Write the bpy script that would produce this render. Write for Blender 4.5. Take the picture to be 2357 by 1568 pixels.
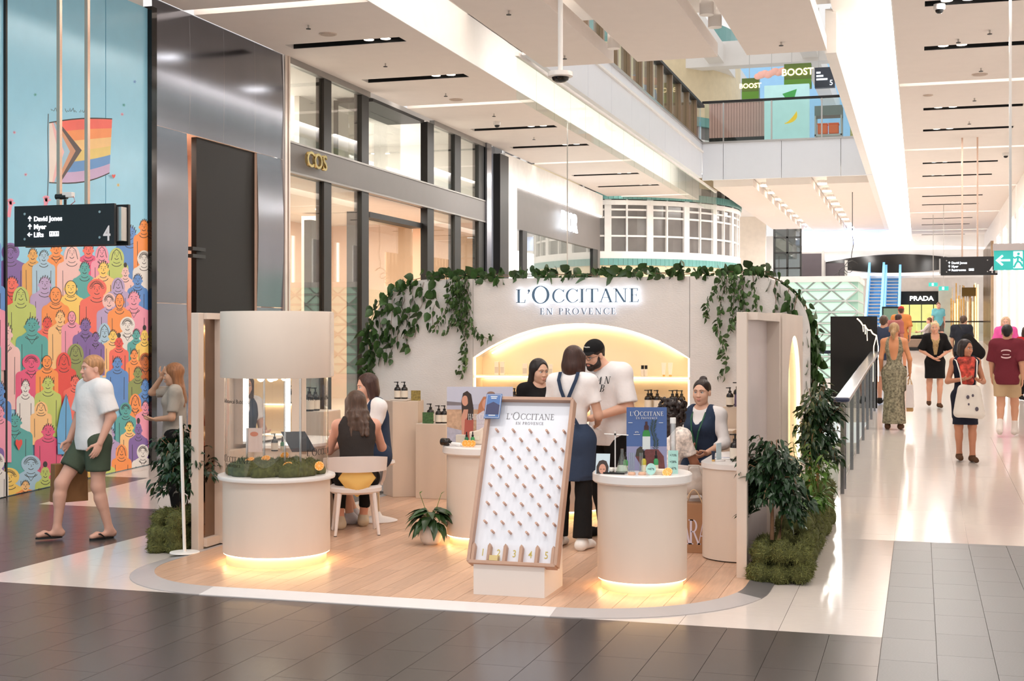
import bpy, bmesh, math, random
import numpy as np
from mathutils import Vector, Matrix, Euler
for o in list(bpy.data.objects):
 bpy.data.objects.remove(o)
SC = bpy.context.scene
COL = SC.collection
random.seed(7)
PI = math.pi
# ------------------------------------------------------------------ camera
YAW = math.radians(16.819)
cam_d = bpy.data.cameras.new('camera')
cam_d.sensor_width = 36.0
cam_d.lens = 36.0 * 3108.0 / 2357.0
cam_d.shift_y = -16.0 / 2357.0
cam_d.clip_end = 300
cam = bpy.data.objects.new('camera', cam_d)
cam.location = (0, 0, 1.8)
cam.rotation_euler = (PI / 2, 0, YAW)
COL.objects.link(cam)
SC.camera = cam
# ------------------------------------------------------------------ world, exposure
SC.view_settings.view_transform = 'Standard'
SC.view_settings.look = 'None'
SC.view_settings.gamma = 1.0
SC.view_settings.use_curve_mapping = False
SC.view_settings.exposure = 0.44
W = bpy.data.worlds.new('mall_daylight')
SC.world = W
W.use_nodes = True
wb = W.node_tree.nodes['Background']
wb.inputs[0].default_value = (1.0, 0.98, 0.965, 1)
wb.inputs[1].default_value = 0.72
def area_light(name, loc, size, power, color=(1, .94, .88), rot=(0, 0, 0), sy=None):
 d = bpy.data.lights.new(name, 'AREA')
 d.energy = power
 d.color = color
 d.shape = 'RECTANGLE'
 d.size = size
 d.size_y = sy or size
 o = bpy.data.objects.new(name, d)
 o.location = loc
 o.rotation_euler = rot
 COL.objects.link(o)
 return o
# rows of recessed lamps of the ceiling slots (the fittings are built further down)
LC = (1, .965, .93)
for _x in (-7.81, .47):
 for _y in (18.85, 21.8, 27.7, 30.6, 36.5, 39.5):
  area_light('slot_lamp', (_x, _y, 6.19), .4, 3 if _x < -5 and _y < 24 else 60, LC, sy=.16)
# fill lamps added out of view in the ceiling to brighten the stand
for _x in (-5.36, -3.73, -2.0, 1.1):
 for _y, _p in ((5.2, 38), (8.6, 24), (12.0, 15), (15.5, 13)):
  area_light('fill_lamp', (_x, _y, 6.17), .3, _p, LC)
for _x in (-4.57, -2.85):
 for _y in (43, 49, 55, 60):
  area_light('gap_lamp', (_x, _y, 6.18), .28, 110, LC, sy=3.)
# ------------------------------------------------------------------ materials
def lin(c):
 return tuple(((x / 255.) / 12.92 if x / 255. <= .04045 else ((x / 255. + .055) / 1.055) ** 2.4) for x in c)
MATS = {}
def pm(name, rgb, rough=.5, metal=0., var=.06, vscale=4., bump=0., bscale=60., emit=0., ecol=None, spec=.5,
       rnd=0., coat=0., stretch=None, sss=0.):
 """procedural principled material; rgb is 0..255 sRGB"""
 if name in MATS:
  return MATS[name]
 m = bpy.data.materials.new(name)
 m.use_nodes = True
 nt = m.node_tree
 b = nt.nodes['Principled BSDF']
 c = lin(rgb)
 b.inputs['Roughness'].default_value = rough
 b.inputs['Metallic'].default_value = metal
 b.inputs['Specular IOR Level'].default_value = spec
 if coat:
  b.inputs['Coat Weight'].default_value = coat
 tc = nt.nodes.new('ShaderNodeTexCoord')
 src = tc.outputs['Object']
 if stretch:
  mp = nt.nodes.new('ShaderNodeMapping')
  mp.inputs['Scale'].default_value = stretch
  nt.links.new(src, mp.inputs['Vector'])
  src = mp.outputs['Vector']
 nz = nt.nodes.new('ShaderNodeTexNoise')
 nz.inputs['Scale'].default_value = vscale
 nz.inputs['Detail'].default_value = 4
 nt.links.new(src, nz.inputs['Vector'])
 hs = nt.nodes.new('ShaderNodeMapRange')
 hs.inputs['From Min'].default_value = .25
 hs.inputs['From Max'].default_value = .75
 hs.inputs['To Min'].default_value = 1 - var
 hs.inputs['To Max'].default_value = 1 + var
 nt.links.new(nz.outputs['Fac'], hs.inputs['Value'])
 fac = hs.outputs['Result']
 if rnd:
  oi = nt.nodes.new('ShaderNodeObjectInfo')
  mr = nt.nodes.new('ShaderNodeMapRange')
  mr.inputs['To Min'].default_value = 1 - rnd
  mr.inputs['To Max'].default_value = 1 + rnd
  nt.links.new(oi.outputs['Random'], mr.inputs['Value'])
  mm = nt.nodes.new('ShaderNodeMath')
  mm.operation = 'MULTIPLY'
  nt.links.new(fac, mm.inputs[0])
  nt.links.new(mr.outputs['Result'], mm.inputs[1])
  fac = mm.outputs[0]
 vm = nt.nodes.new('ShaderNodeVectorMath')
 vm.operation = 'SCALE'
 vm.inputs[0].default_value = c
 nt.links.new(fac, vm.inputs['Scale'])
 nt.links.new(vm.outputs['Vector'], b.inputs['Base Color'])
 if bump:
  n2 = nt.nodes.new('ShaderNodeTexNoise')
  n2.inputs['Scale'].default_value = bscale
  n2.inputs['Detail'].default_value = 3
  nt.links.new(src, n2.inputs['Vector'])
  bp = nt.nodes.new('ShaderNodeBump')
  bp.inputs['Strength'].default_value = bump
  bp.inputs['Distance'].default_value = .01
  nt.links.new(n2.outputs['Fac'], bp.inputs['Height'])
  nt.links.new(bp.outputs['Normal'], b.inputs['Normal'])
 if emit:
  b.inputs['Emission Color'].default_value = (*lin(ecol or rgb), 1)
  b.inputs['Emission Strength'].default_value = emit
 if sss:
  b.inputs['Subsurface Weight'].default_value = sss
  b.inputs['Subsurface Radius'].default_value = (.02, .008, .005)
 MATS[name] = m
 return m
def glass_mat(name, tint=(235, 244, 240), refl=.08, rough=.0, edge=.85):
 """thin pane: mostly clear, Fresnel reflections"""
 if name in MATS:
  return MATS[name]
 m = bpy.data.materials.new(name)
 m.use_nodes = True
 nt = m.node_tree
 nt.nodes.clear()
 out = nt.nodes.new('ShaderNodeOutputMaterial')
 tr = nt.nodes.new('ShaderNodeBsdfTransparent')
 tr.inputs[0].default_value = (*lin(tint), 1)
 gl = nt.nodes.new('ShaderNodeBsdfGlossy')
 gl.inputs['Roughness'].default_value = rough
 lw = nt.nodes.new('ShaderNodeLayerWeight')
 lw.inputs[0].default_value = .5
 pw = nt.nodes.new('ShaderNodeMath')
 pw.operation = 'POWER'
 pw.inputs[1].default_value = 5.
 nt.links.new(lw.outputs['Facing'], pw.inputs[0])
 mr = nt.nodes.new('ShaderNodeMath')
 mr.operation = 'MULTIPLY_ADD'
 mr.inputs[1].default_value = edge
 mr.inputs[2].default_value = refl + .03
 mr.use_clamp = True
 nt.links.new(pw.outputs[0], mr.inputs[0])
 mx = nt.nodes.new('ShaderNodeMixShader')
 nt.links.new(mr.outputs[0], mx.inputs[0])
 nt.links.new(tr.outputs[0], mx.inputs[1])
 nt.links.new(gl.outputs[0], mx.inputs[2])
 nt.links.new(mx.outputs[0], out.inputs[0])
 MATS[name] = m
 return m
def emit_mat(name, rgb, strength):
 if name in MATS:
  return MATS[name]
 m = bpy.data.materials.new(name)
 m.use_nodes = True
 nt = m.node_tree
 nt.nodes.clear()
 out = nt.nodes.new('ShaderNodeOutputMaterial')
 em = nt.nodes.new('ShaderNodeEmission')
 em.inputs[0].default_value = (*lin(rgb), 1)
 em.inputs[1].default_value = strength
 nt.links.new(em.outputs[0], out.inputs[0])
 MATS[name] = m
 return m
# ------------------------------------------------------------------ mesh builder
OFF = {}
class MB:
 def __init__(s):
  s.v = []
  s.f = []
  s.m = []
 def add(s, verts, faces, mi=0, M=None):
  n = len(s.v)
  if M is not None:
   verts = [M @ Vector(p) for p in verts]
  s.v += [tuple(p) for p in verts]
  s.f += [tuple(i + n for i in f) for f in faces]
  s.m += [mi] * len(faces)
  return s
 def box(s, x0, x1, y0, y1, z0, z1, mi=0, M=None):
  v = [(x0, y0, z0), (x1, y0, z0), (x1, y1, z0), (x0, y1, z0), (x0, y0, z1), (x1, y0, z1), (x1, y1, z1), (x0, y1, z1)]
  f = [(3, 2, 1, 0), (4, 5, 6, 7), (0, 1, 5, 4), (1, 2, 6, 5), (2, 3, 7, 6), (3, 0, 4, 7)]
  return s.add(v, f, mi, M)
 def prism(s, poly, z0, z1, mi=0, M=None, cap=True):
  n = len(poly)
  v = [(x, y, z0) for x, y in poly] + [(x, y, z1) for x, y in poly]
  f = [(i, (i + 1) % n, n + (i + 1) % n, n + i) for i in range(n)]
  if cap:
   f += [tuple(range(n - 1, -1, -1)), tuple(range(n, 2 * n))]
  return s.add(v, f, mi, M)
 def cyl(s, c, r, z0, z1, n=32, r2=None, mi=0, M=None, cap=True):
  r2 = r if r2 is None else r2
  v = [(c[0] + r * math.cos(2 * PI * i / n), c[1] + r * math.sin(2 * PI * i / n), z0) for i in range(n)]
  v += [(c[0] + r2 * math.cos(2 * PI * i / n), c[1] + r2 * math.sin(2 * PI * i / n), z1) for i in range(n)]
  f = [(i, (i + 1) % n, n + (i + 1) % n, n + i) for i in range(n)]
  if cap:
   f += [tuple(range(n - 1, -1, -1)), tuple(range(n, 2 * n))]
  return s.add(v, f, mi, M)
 def lathe(s, prof, c=(0, 0, 0), n=24, mi=0, M=None, close=False):
  """prof: list of (r,z); r==0 ends make poles"""
  v = []
  for r, z in prof:
   for i in range(n):
    t = 2 * PI * i / n
    v.append((c[0] + r * math.cos(t), c[1] + r * math.sin(t), c[2] + z))
  f = []
  k = len(prof)
  for j in range(k if close else k - 1):
   a, b = j * n, ((j + 1) % k) * n
   for i in range(n):
    i2 = (i + 1) % n
    f.append((a + i, a + i2, b + i2, b + i))
  if not close:
   f.append(tuple(range(n - 1, -1, -1)))
   f.append(tuple(range((k - 1) * n, k * n)))
  return s.add(v, f, mi, M)
 def tube(s, pts, r, n=8, mi=0, M=None, r1=None):
  pts = [Vector(p) for p in pts]
  k = len(pts)
  v = []
  up = Vector((0, 0, 1))
  for j, p in enumerate(pts):
   d = (pts[min(j + 1, k - 1)] - pts[max(j - 1, 0)]).normalized()
   a = d.cross(up)
   if a.length < .05:
    a = d.cross(Vector((0, 1, 0)))
   a.normalize()
   b = a.cross(d)
   rr = r if r1 is None else r + (r1 - r) * j / (k - 1)
   for i in range(n):
    t = 2 * PI * i / n
    v.append(tuple(p + a * (rr * math.cos(t)) + b * (rr * math.sin(t))))
  f = []
  for j in range(k - 1):
   for i in range(n):
    i2 = (i + 1) % n
    f.append((j * n + i, j * n + i2, (j + 1) * n + i2, (j + 1) * n + i))
  f.append(tuple(range(n - 1, -1, -1)))
  f.append(tuple(range((k - 1) * n, k * n)))
  return s.add(v, f, mi, M)
 def ball(s, c, r, n=12, mi=0, M=None, sc=(1, 1, 1)):
  v = [(c[0], c[1], c[2] - r * sc[2])]
  for j in range(1, n // 2):
   ph = -PI / 2 + PI * j / (n // 2)
   for i in range(n):
    t = 2 * PI * i / n
    v.append((c[0] + r * sc[0] * math.cos(ph) * math.cos(t), c[1] + r * sc[1] * math.cos(ph) * math.sin(t), c[2] + r * sc[2] * math.sin(ph)))
  v.append((c[0], c[1], c[2] + r * sc[2]))
  f = []
  for i in range(n):
   f.append((0, 1 + (i + 1) % n, 1 + i))
  for j in range(n // 2 - 2):
   for i in range(n):
    a = 1 + j * n
    f.append((a + i, a + (i + 1) % n, a + n + (i + 1) % n, a + n + i))
  a = 1 + (n // 2 - 2) * n
  for i in range(n):
   f.append((a + i, a + (i + 1) % n, len(v) - 1))
  return s.add(v, f, mi, M)
 def plate(s, poly, M, t=.002, mi=0):
  """2D polygon in the local XZ plane of M (facing -Y), thickness t to -Y"""
  n = len(poly)
  v = [(x, -t, z) for x, z in poly] + [(x, 0, z) for x, z in poly]
  f = [tuple(range(n)), tuple(range(2 * n - 1, n - 1, -1))]
  f += [(i, n + i, n + (i + 1) % n, (i + 1) % n) for i in range(n)]
  return s.add(v, f, mi, M)
 def ring2d(s, outer, inner, M, t=.002, mi=0, closed=True):
  """strip between two polylines in local XZ, thickness t"""
  n = len(outer)
  v = [(x, -t, z) for x, z in outer] + [(x, -t, z) for x, z in inner] + [(x, 0, z) for x, z in outer] + [(x, 0, z) for x, z in inner]
  f = []
  for i in range(n if closed else n - 1):
   j = (i + 1) % n
   f.append((i, j, n + j, n + i))
   f.append((2 * n + j, 2 * n + i, 3 * n + i, 3 * n + j))
   f.append((j, i, 2 * n + i, 2 * n + j))
   f.append((n + i, n + j, 3 * n + j, 3 * n + i))
  return s.add(v, f, mi, M)
 def mesh(s, name, mats, off=None, smooth=None):
  me = bpy.data.meshes.new(name)
  v = s.v
  if off is not None and (off[0] or off[1] or off[2]):
   v = [(p[0] - off[0], p[1] - off[1], p[2] - off[2]) for p in v]
  me.from_pydata(v, [], s.f)
  if not isinstance(mats, (list, tuple)):
   mats = [mats]
  for m in mats:
   me.materials.append(m)
  if len(mats) > 1:
   me.polygons.foreach_set('material_index', s.m)
  if smooth:
   me.polygons.foreach_set('use_smooth', [True] * len(s.f))
   me.set_sharp_from_angle(angle=math.radians(smooth))
  me.update()
  return me
 def obj(s, name, mats, parent=None, smooth=None, bev=None, loc=None):
  """world-space geometry -> object (child geometry is stored relative to its parent)"""
  off = OFF.get(parent.name, (0, 0, 0)) if parent else (loc or (0, 0, 0))
  me = s.mesh(name, mats, off, smooth)
  o = bpy.data.objects.new(name, me)
  COL.objects.link(o)
  if parent:
   o.parent = parent
   OFF[o.name] = off
  else:
   o.location = off
   OFF[o.name] = off
  if bev:
   md = o.modifiers.new('bevel', 'BEVEL')
   md.width = bev
   md.segments = 2
   md.limit_method = 'ANGLE'
  return o
def tag(o, label, cat=None, group=None, kind=None):
 o['label'] = label
 if cat:
  o['category'] = cat
 if group:
  o['group'] = group
 if kind:
  o['kind'] = kind
 return o
def thing(name, label, cat, loc=(0, 0, 0), group=None, rotz=0., local=False, kind=None):
 o = bpy.data.objects.new(name, None)
 o.empty_display_size = .1
 COL.objects.link(o)
 o.location = loc
 o.rotation_euler = (0, 0, rotz)
 OFF[o.name] = (0, 0, 0) if local else tuple(loc)
 return tag(o, label, cat, group, kind)
def struct(name, label, mb, mats, parent=None, **k):
 o = mb.obj(name, mats, parent, **k)
 if parent is None:
  tag(o, label, None, None, 'structure')
 return o
def child_copy(src, name, parent, loc, rot=(0, 0, 0), scale=(1, 1, 1), mat=None):
 """linked copy of a mesh as a child; loc in world (unrotated parents)"""
 o = bpy.data.objects.new(name, src)
 COL.objects.link(o)
 o.parent = parent
 off = OFF.get(parent.name, (0, 0, 0))
 o.location = (loc[0] - off[0], loc[1] - off[1], loc[2] - off[2])
 o.rotation_euler = rot
 o.scale = scale
 return o
def dup(root, loc, rotz=None, label=None, group=None, scale=None):
 r = root.copy()
 COL.objects.link(r)
 r.location = loc
 if rotz is not None:
  r.rotation_euler = (0, 0, rotz)
 if scale is not None:
  r.scale = (scale, scale, scale)
 if label:
  r['label'] = label
 if group:
  r['group'] = group
 for ch in list(root.children):
  c = ch.copy()
  COL.objects.link(c)
  c.parent = r
  for g in list(ch.children):
   d = g.copy()
   COL.objects.link(d)
   d.parent = c
 return r
def frame(loc, xdir=(1, 0, 0), zdir=(0, 0, 1)):
 """matrix whose local X = xdir, local Z = zdir, local -Y faces the reader"""
 x = Vector(xdir).normalized()
 z = Vector(zdir).normalized()
 y = z.cross(x)
 M = Matrix((x, y, z)).transposed().to_4x4()
 M.translation = Vector(loc)
 return M
# ------------------------------------------------------------------ lettering
_TX = {}
def text_geo(s, size=1., ext=.0, align='CENTER', bold=0.):
 k = (s, align, bold)
 if k not in _TX:
  c = bpy.data.curves.new('t', 'FONT')
  c.body = s
  c.align_x = align
  c.size = 1.
  c.offset = bold
  c.extrude = .5
  c.resolution_u = 3
  o = bpy.data.objects.new('t', c)
  COL.objects.link(o)
  dg = bpy.context.evaluated_depsgraph_get()
  me = bpy.data.meshes.new_from_object(o.evaluated_get(dg))
  _TX[k] = ([tuple(v.co) for v in me.vertices], [tuple(p.vertices) for p in me.polygons])
  bpy.data.objects.remove(o)
  bpy.data.curves.remove(c)
  bpy.data.meshes.remove(me)
 v, f = _TX[k]
 return [(x * size, -ext * (z + .5), y * size) for x, y, z in v], f
def sans(mb, s, M, size, ext=.003, mi=0, align='CENTER', bold=0., sx=1.):
 v, f = text_geo(s, size, ext, align, bold)
 mb.add([(x * sx, y, z) for x, y, z in v], f, mi, M)
def _arc(cx, cz, rx, rz, a0, a1, n=22):
 return [(cx + rx * math.cos(math.radians(a0 + (a1 - a0) * i / n)), cz + rz * math.sin(math.radians(a0 + (a1 - a0) * i / n))) for i in range(n + 1)]
def _glyph(ch):
 """serif capital: (advance, [('p',poly) | ('r',outer,inner)])"""
 TK, TN, SF = .15, .055, .045
 R = lambda x0, x1, z0, z1: ('p', [(x0, z0), (x1, z0), (x1, z1), (x0, z1)])
 stem = lambda x: [R(x, x + TK, 0, 1), R(x - .1, x + TK + .1, 0, SF), R(x - .1, x + TK + .1, 1 - SF, 1)]
 D = lambda x0, x1, w, z0=0., z1=1.: ('p', [(x0 - w / 2, z0), (x0 + w / 2, z0), (x1 + w / 2, z1), (x1 - w / 2, z1)])
 if ch == 'L':
  return .72, stem(.12) + [R(.1, .64, 0, SF), ('p', [(.6, 0), (.64, 0), (.68, .24), (.64, .24)])]
 if ch == "'":
  return .28, [('p', [(.06, .86), (.16, .80), (.22, .88), (.2, .98), (.1, 1.0)]), ('p', [(.16, .88), (.22, .88), (.1, .68), (.06, .7)])]
 if ch == 'O':
  return 1.06, [('r', _arc(.5, .5, .48, .52, 0, 360, 36)[:-1], _arc(.5, .5, .34, .475, 0, 360, 36)[:-1], True)]
 if ch == 'C':
  return .9, [('r', _arc(.5, .5, .46, .52, 42, 318, 30), _arc(.53, .5, .35, .475, 42, 318, 30), False),
     ('p', [(.8, .84), (.84, .72), (.87, .98), (.83, .98)]), ('p', [(.8, .16), (.83, .1), (.9, .26), (.86, .26)])]
 if ch == 'I':
  return .42, stem(.13)
 if ch == 'T':
  return .86, stem(.35)[:2] + [R(.02, .83, 1 - SF, 1), ('p', [(.0, .78), (.035, .78), (.07, 1), (.02, 1)]), ('p', [(.78, 1), (.815, .78), (.85, .78), (.83, 1)])]
 if ch == 'A':
  return .92, [D(.1, .45, TN), D(.8, .45, TK), R(.24, .66, .33, .33 + SF), R(-.02, .22, 0, SF), R(.64, .96, 0, SF)]
 if ch == 'N':
  return 1.0, [R(.14, .14 + TN, 0, 1), R(.78, .78 + TN, 0, 1), D(.76, .16, TK), R(.04, .3, 0, SF), R(.66, .94, 1 - SF, 1), R(.0, .2, 1 - SF, 1)]
 if ch == 'E':
  return .74, stem(.12) + [R(.2, .62, 0, SF), R(.2, .58, 1 - SF, 1), R(.2, .5, .5, .5 + SF), R(.48, .51, .42, .62),
                                 ('p', [(.58, 0), (.62, 0), (.67, .22), (.63, .22)]), ('p', [(.55, .8), (.58, .8), (.59, 1), (.55, 1)])]
 if ch in 'PRB':
  g = stem(.12)
  g += [('r', [(.2, 1)] + _arc(.36, .745, .3, .255, 90, -90, 14) + [(.2, .49)], [(.2, .955)] + _arc(.36, .745, .17, .21, 90, -90, 14) + [(.2, .535)], False)]
  if ch == 'R':
   g += [D(.78, .42, .13, 0, .5), R(.7, .92, 0, SF)]
   return .86, g
  if ch == 'B':
   g += [('r', [(.2, .535)] + _arc(.38, .267, .34, .267, 90, -90, 14) + [(.2, 0)], [(.2, .49)] + _arc(.38, .267, .2, .222, 90, -90, 14) + [(.2, .045)], False)]
   return .8, g
  return .74, g
 if ch == 'V':
  return .9, [D(.46, .14, TK), D(.46, .8, TN), R(-.02, .3, 1 - SF, 1), R(.68, .94, 1 - SF, 1)]
 if ch == 'H':
  return 1.0, stem(.12) + stem(.7) + [R(.2, .76, .5, .5 + SF)]
 if ch == 'X':
  return .9, [D(.76, .16, TK), D(.12, .78, TN), R(-.02, .26, 0, SF), R(.62, .94, 0, SF), R(0, .3, 1 - SF, 1), R(.64, .92, 1 - SF, 1)]
 if ch == 'M':
  return 1.16, [D(.1, .2, TN), D(.55, .22, TK), D(.55, .9, TN), D(1.0, .92, TK), R(0, .22, 0, SF), R(.88, 1.14, 0, SF)]
 if ch == 'Z':
  return .8, [R(.06, .72, 0, SF), R(.06, .72, 1 - SF, 1), D(.14, .62, TK)]
 return .42, []
def serif(mb, s, M, cap, ext=.003, mi=0, track=.06, big_first=None, sx=1.):
 """centred serif capitals; big_first = index of a larger initial"""
 items = []
 x = 0.
 for i, ch in enumerate(s):
  k = 1.28 if i == big_first else 1.
  adv, g = _glyph(ch)
  items.append((x, k, g))
  x += adv * k + track
 x0 = -(x - track) / 2
 for gx, k, g in items:
  dz = -.04 * k if k > 1 else 0
  T = lambda p: ((x0 + gx + p[0] * k) * cap * sx, (p[1] * k + dz) * cap)
  for e in g:
   if e[0] == 'p':
    poly = [T(p) for p in e[1]]
    a = sum(poly[i][0] * poly[(i + 1) % len(poly)][1] - poly[(i + 1) % len(poly)][0] * poly[i][1] for i in range(len(poly)))
    mb.plate(poly if a > 0 else poly[::-1], M, ext, mi)
   else:
    mb.ring2d([T(p) for p in e[1]], [T(p) for p in e[2]], M, ext, mi, e[3])
 return (x - track) * cap * sx
def rrect(x0, x1, y0, y1, r, n=8):
 """rounded rectangle polygon; r = single radius or 4 radii (SW, SE, NE, NW)"""
 r = r if isinstance(r, (list, tuple)) else [r] * 4
 out = []
 for (cx, cy, a0), rr in zip(((x0, y0, 180), (x1, y0, 270), (x1, y1, 0), (x0, y1, 90)), r):
  sx = 1 if cx == x0 else -1
  sy = 1 if cy == y0 else -1
  if rr <= 0:
   out.append((cx, cy))
   continue
  for i in range(n + 1):
   t = math.radians(a0 + 90 * i / n)
   out.append((cx + sx * rr + rr * math.cos(t), cy + sy * rr + rr * math.sin(t)))
 return out
def ramp_z(y):
 return max(0., .0287 * (y - 12.19))
ORD = ('nearest', 'second nearest', 'third nearest', 'fourth nearest', 'fifth nearest', 'sixth nearest', 'seventh nearest', 'eighth nearest', 'ninth nearest', 'tenth nearest', 'eleventh nearest', 'twelfth nearest')
# ================================================================== SETTING
M_white = pm('white_paint', (240, 236, 232), .55, var=.02)
M_ceil = pm('ceiling_paint', (234, 224, 217), .7, var=.015)
M_grout = pm('grout', (120, 112, 106), .8)
M_dark = pm('dark_granite_tile', (76, 69, 66), .24, var=.16, vscale=90, bump=.02, bscale=120, rnd=.07, spec=.42)
M_grey = pm('grey_granite_tile', (98, 95, 95), .4, var=.13, vscale=90, bump=.02, bscale=120, rnd=.06, spec=.45)
M_cream = pm('cream_marble_tile', (224, 212, 204), .13, var=.035, vscale=9, rnd=.02, spec=.5, stretch=(1, 6, 1))
M_black = pm('black_powdercoat', (24, 23, 23), .45, var=.05)
M_blackg = pm('black_gloss', (12, 12, 12), .08, var=.03)
M_steel = pm('brushed_steel', (150, 152, 158), .2, 1., var=.05, vscale=3, stretch=(1, 1, .08))
M_steel2 = pm('dark_polished_steel', (128, 131, 140), .16, 1., var=.10, vscale=1.2, stretch=(1, 1, .3))
M_chrome = pm('satin_metal', (190, 186, 182), .28, 1., var=.04)
M_glass = glass_mat('shop_glass', (244, 246, 242), .09)
M_glass2 = glass_mat('balustrade_glass', (244, 249, 247), .0, edge=.35)
M_white_e = emit_mat('white_led', (255, 246, 236), 9.)
M_cove = emit_mat('cove_led', (255, 244, 232), 14.)
M_warm = emit_mat('warm_led', (255, 205, 130), 11.)
M_slot = pm('slot_black', (10, 10, 10), .6)
M_lamp = emit_mat('downlight', (255, 240, 224), 6.)
# ---- floor base: flat part, two ramps past the stand, far landing
fl = MB()
fl.box(-9.7, 4.2, 1.0, 12.19, -.3, -.008)
fl.box(-6.25, -.85, 12.19, 15.15, -.3, -.008)
for x0, x1, y0, y1 in ((-9.7, -6.25, 12.19, 26.6), (-.85, 4.2, 12.19, 26.6), (-9.7, 4.2, 26.6, 78)):
 za, zb = ramp_z(y0) - .008, ramp_z(y1) - .008
 fl.add([(x0, y0, za - .3), (x1, y0, za - .3), (x1, y1, zb - .3), (x0, y1, zb - .3), (x0, y0, za), (x1, y0, za), (x1, y1, zb), (x0, y1, zb)],
           [(3, 2, 1, 0), (4, 5, 6, 7), (0, 1, 5, 4), (1, 2, 6, 5), (2, 3, 7, 6), (3, 0, 4, 7)], 1 if y0 > 20 else 1)
floor = struct('floor', 'polished mall floor of cream and dark grey stone tiles', fl, [M_grout, M_cream])
low = MB().box(-7, 0, 14.5, 27.5, -5.2, -5.0)
low.box(-6.4, -6.25, 15.15, 26.6, -5, -.3).box(-.85, -.7, 15.15, 26.6, -5, -.3).box(-6.25, -.85, 15.0, 15.15, -5, -.3).box(-6.25, -.85, 26.6, 26.75, -5, -.3)
struct('floor_lower', 'pale lower mall level seen down the floor opening', low, M_white)
TL, TW, TH = .566, .304, .008
def tile_mesh(w, l, mat, nm):
 return MB().box(-w / 2 + .0015, w / 2 - .0015, -l / 2 + .0015, l / 2 - .0015, -TH, 0).mesh(nm, mat)
tm_dark = tile_mesh(TW, TL, M_dark, 'dark_tile')
tm_grey = tile_mesh(TW, TL, M_grey, 'grey_tile')
tm_cream = tile_mesh(TW * 2, 1.132, M_cream, 'cream_tile')
X0 = -.215   # joint line that bounds the grey field
def lay(mesh, name, x0, x1, y0, y1, w, l, z=lambda y: 0., stag=.5, rot=0., skip=None, clip=True):
 """tiles between bounds; edge tiles are cut to size"""
 k = 0
 nx0 = math.floor((x0 - X0) / w + 1e-6)
 nx1 = math.ceil((x1 - X0) / w - 1e-6)
 for i in range(nx0, nx1):
  ax, bx = max(x0, X0 + i * w), min(x1, X0 + (i + 1) * w)
  if bx - ax < .01:
   continue
  s = (.35 * (i % 3)) * l * stag * 2
  j = math.floor((y0 - 8.29 - s) / l + 1e-6)
  while 8.29 + s + j * l < y1 - 1e-6:
   ay, by = max(y0, 8.29 + s + j * l), min(y1, 8.29 + s + (j + 1) * l)
   j += 1
   if by - ay < .012:
    continue
   cx, cy = (ax + bx) / 2, (ay + by) / 2
   if skip and skip(ax, bx, ay, by):
    continue
   child_copy(mesh, name, floor, (cx, cy, z(cy)), (rot, 0, 0), ((bx - ax) / w, (by - ay) / l, 1))
   k += 1
 return k
RA = math.atan(.0287)
nt_ = lay(tm_dark, 'dark_tile', -8.6, X0, 5.4, 8.29, TW, TL)
nt_ += lay(tm_dark, 'dark_tile', -9.6, -6.62, 8.29, 12.19, TW, TL)
nt_ += lay(tm_dark, 'dark_tile', -9.6, -8.9, 12.19, 14.3, TW, TL, z=ramp_z, rot=RA)
ng_ = lay(tm_grey, 'grey_tile', X0, 2.7, 5.4, 12.19, TW, TL)
# the platform outline (wood floor of the stand)
PLAT = rrect(-5.75, -1.0, 8.27, 14.6, (1.0, 1.25, .3, .3), 14)
def in_plat(a, b, c, d):
 return a > -5.5 and b < -1.3 and c > 9.3 and d < 14.4
lay(tm_cream, 'cream_tile', -6.62, X0, 8.29, 12.19, TW * 2, 1.132, skip=in_plat)
lay(tm_cream, 'cream_tile', -.85, 2.72, 12.19, 21.3, TW * 2, 1.132, z=ramp_z, rot=RA)
lay(tm_cream, 'cream_tile', -8.9, -6.25, 12.19, 17.2, TW * 2, 1.132, z=ramp_z, rot=RA)
lay(tm_cream, 'cream_tile', -9.6, -8.9, 14.3, 17.2, TW * 2, 1.132, z=ramp_z, rot=RA)
# ---- ceilings: panels with light slits between, lamp slots cut as black recesses
CZ = 6.2
ceiling = struct('ceiling', 'pale ceiling panels with black lamp slots and light coves', MB().box(-9.6, -7.0, 8, 46, CZ + .25, CZ + .45).box(-.35, 2.75, 8, 76, CZ + .25, CZ + .45), M_white)
def ceil_panel(x0, x1, y0, y1, slots, sx0, sx1):
 """panel with rectangular slot openings (grid faces), rim depth .22"""
 mb = MB()
 ys = sorted([y0, y1] + [s - .16 for s in slots] + [s + .16 for s in slots])
 for a, b in zip(ys[:-1], ys[1:]):
  mid = (a + b) / 2
  if any(abs(mid - s) < .15 for s in slots):
   mb.box(x0, sx0, a, b, CZ, CZ + .22).box(sx1, x1, a, b, CZ, CZ + .22)
  else:
   mb.box(x0, x1, a, b, CZ, CZ + .22)
 return mb.obj('ceiling_panel', M_ceil, ceiling)
slot_y = [14.9 - 5.0, 18.85, 21.8, 27.7, 30.6, 36.5, 39.5, 45.3, 48.3, 54.1, 57.1, 62.9, 65.9]
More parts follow.
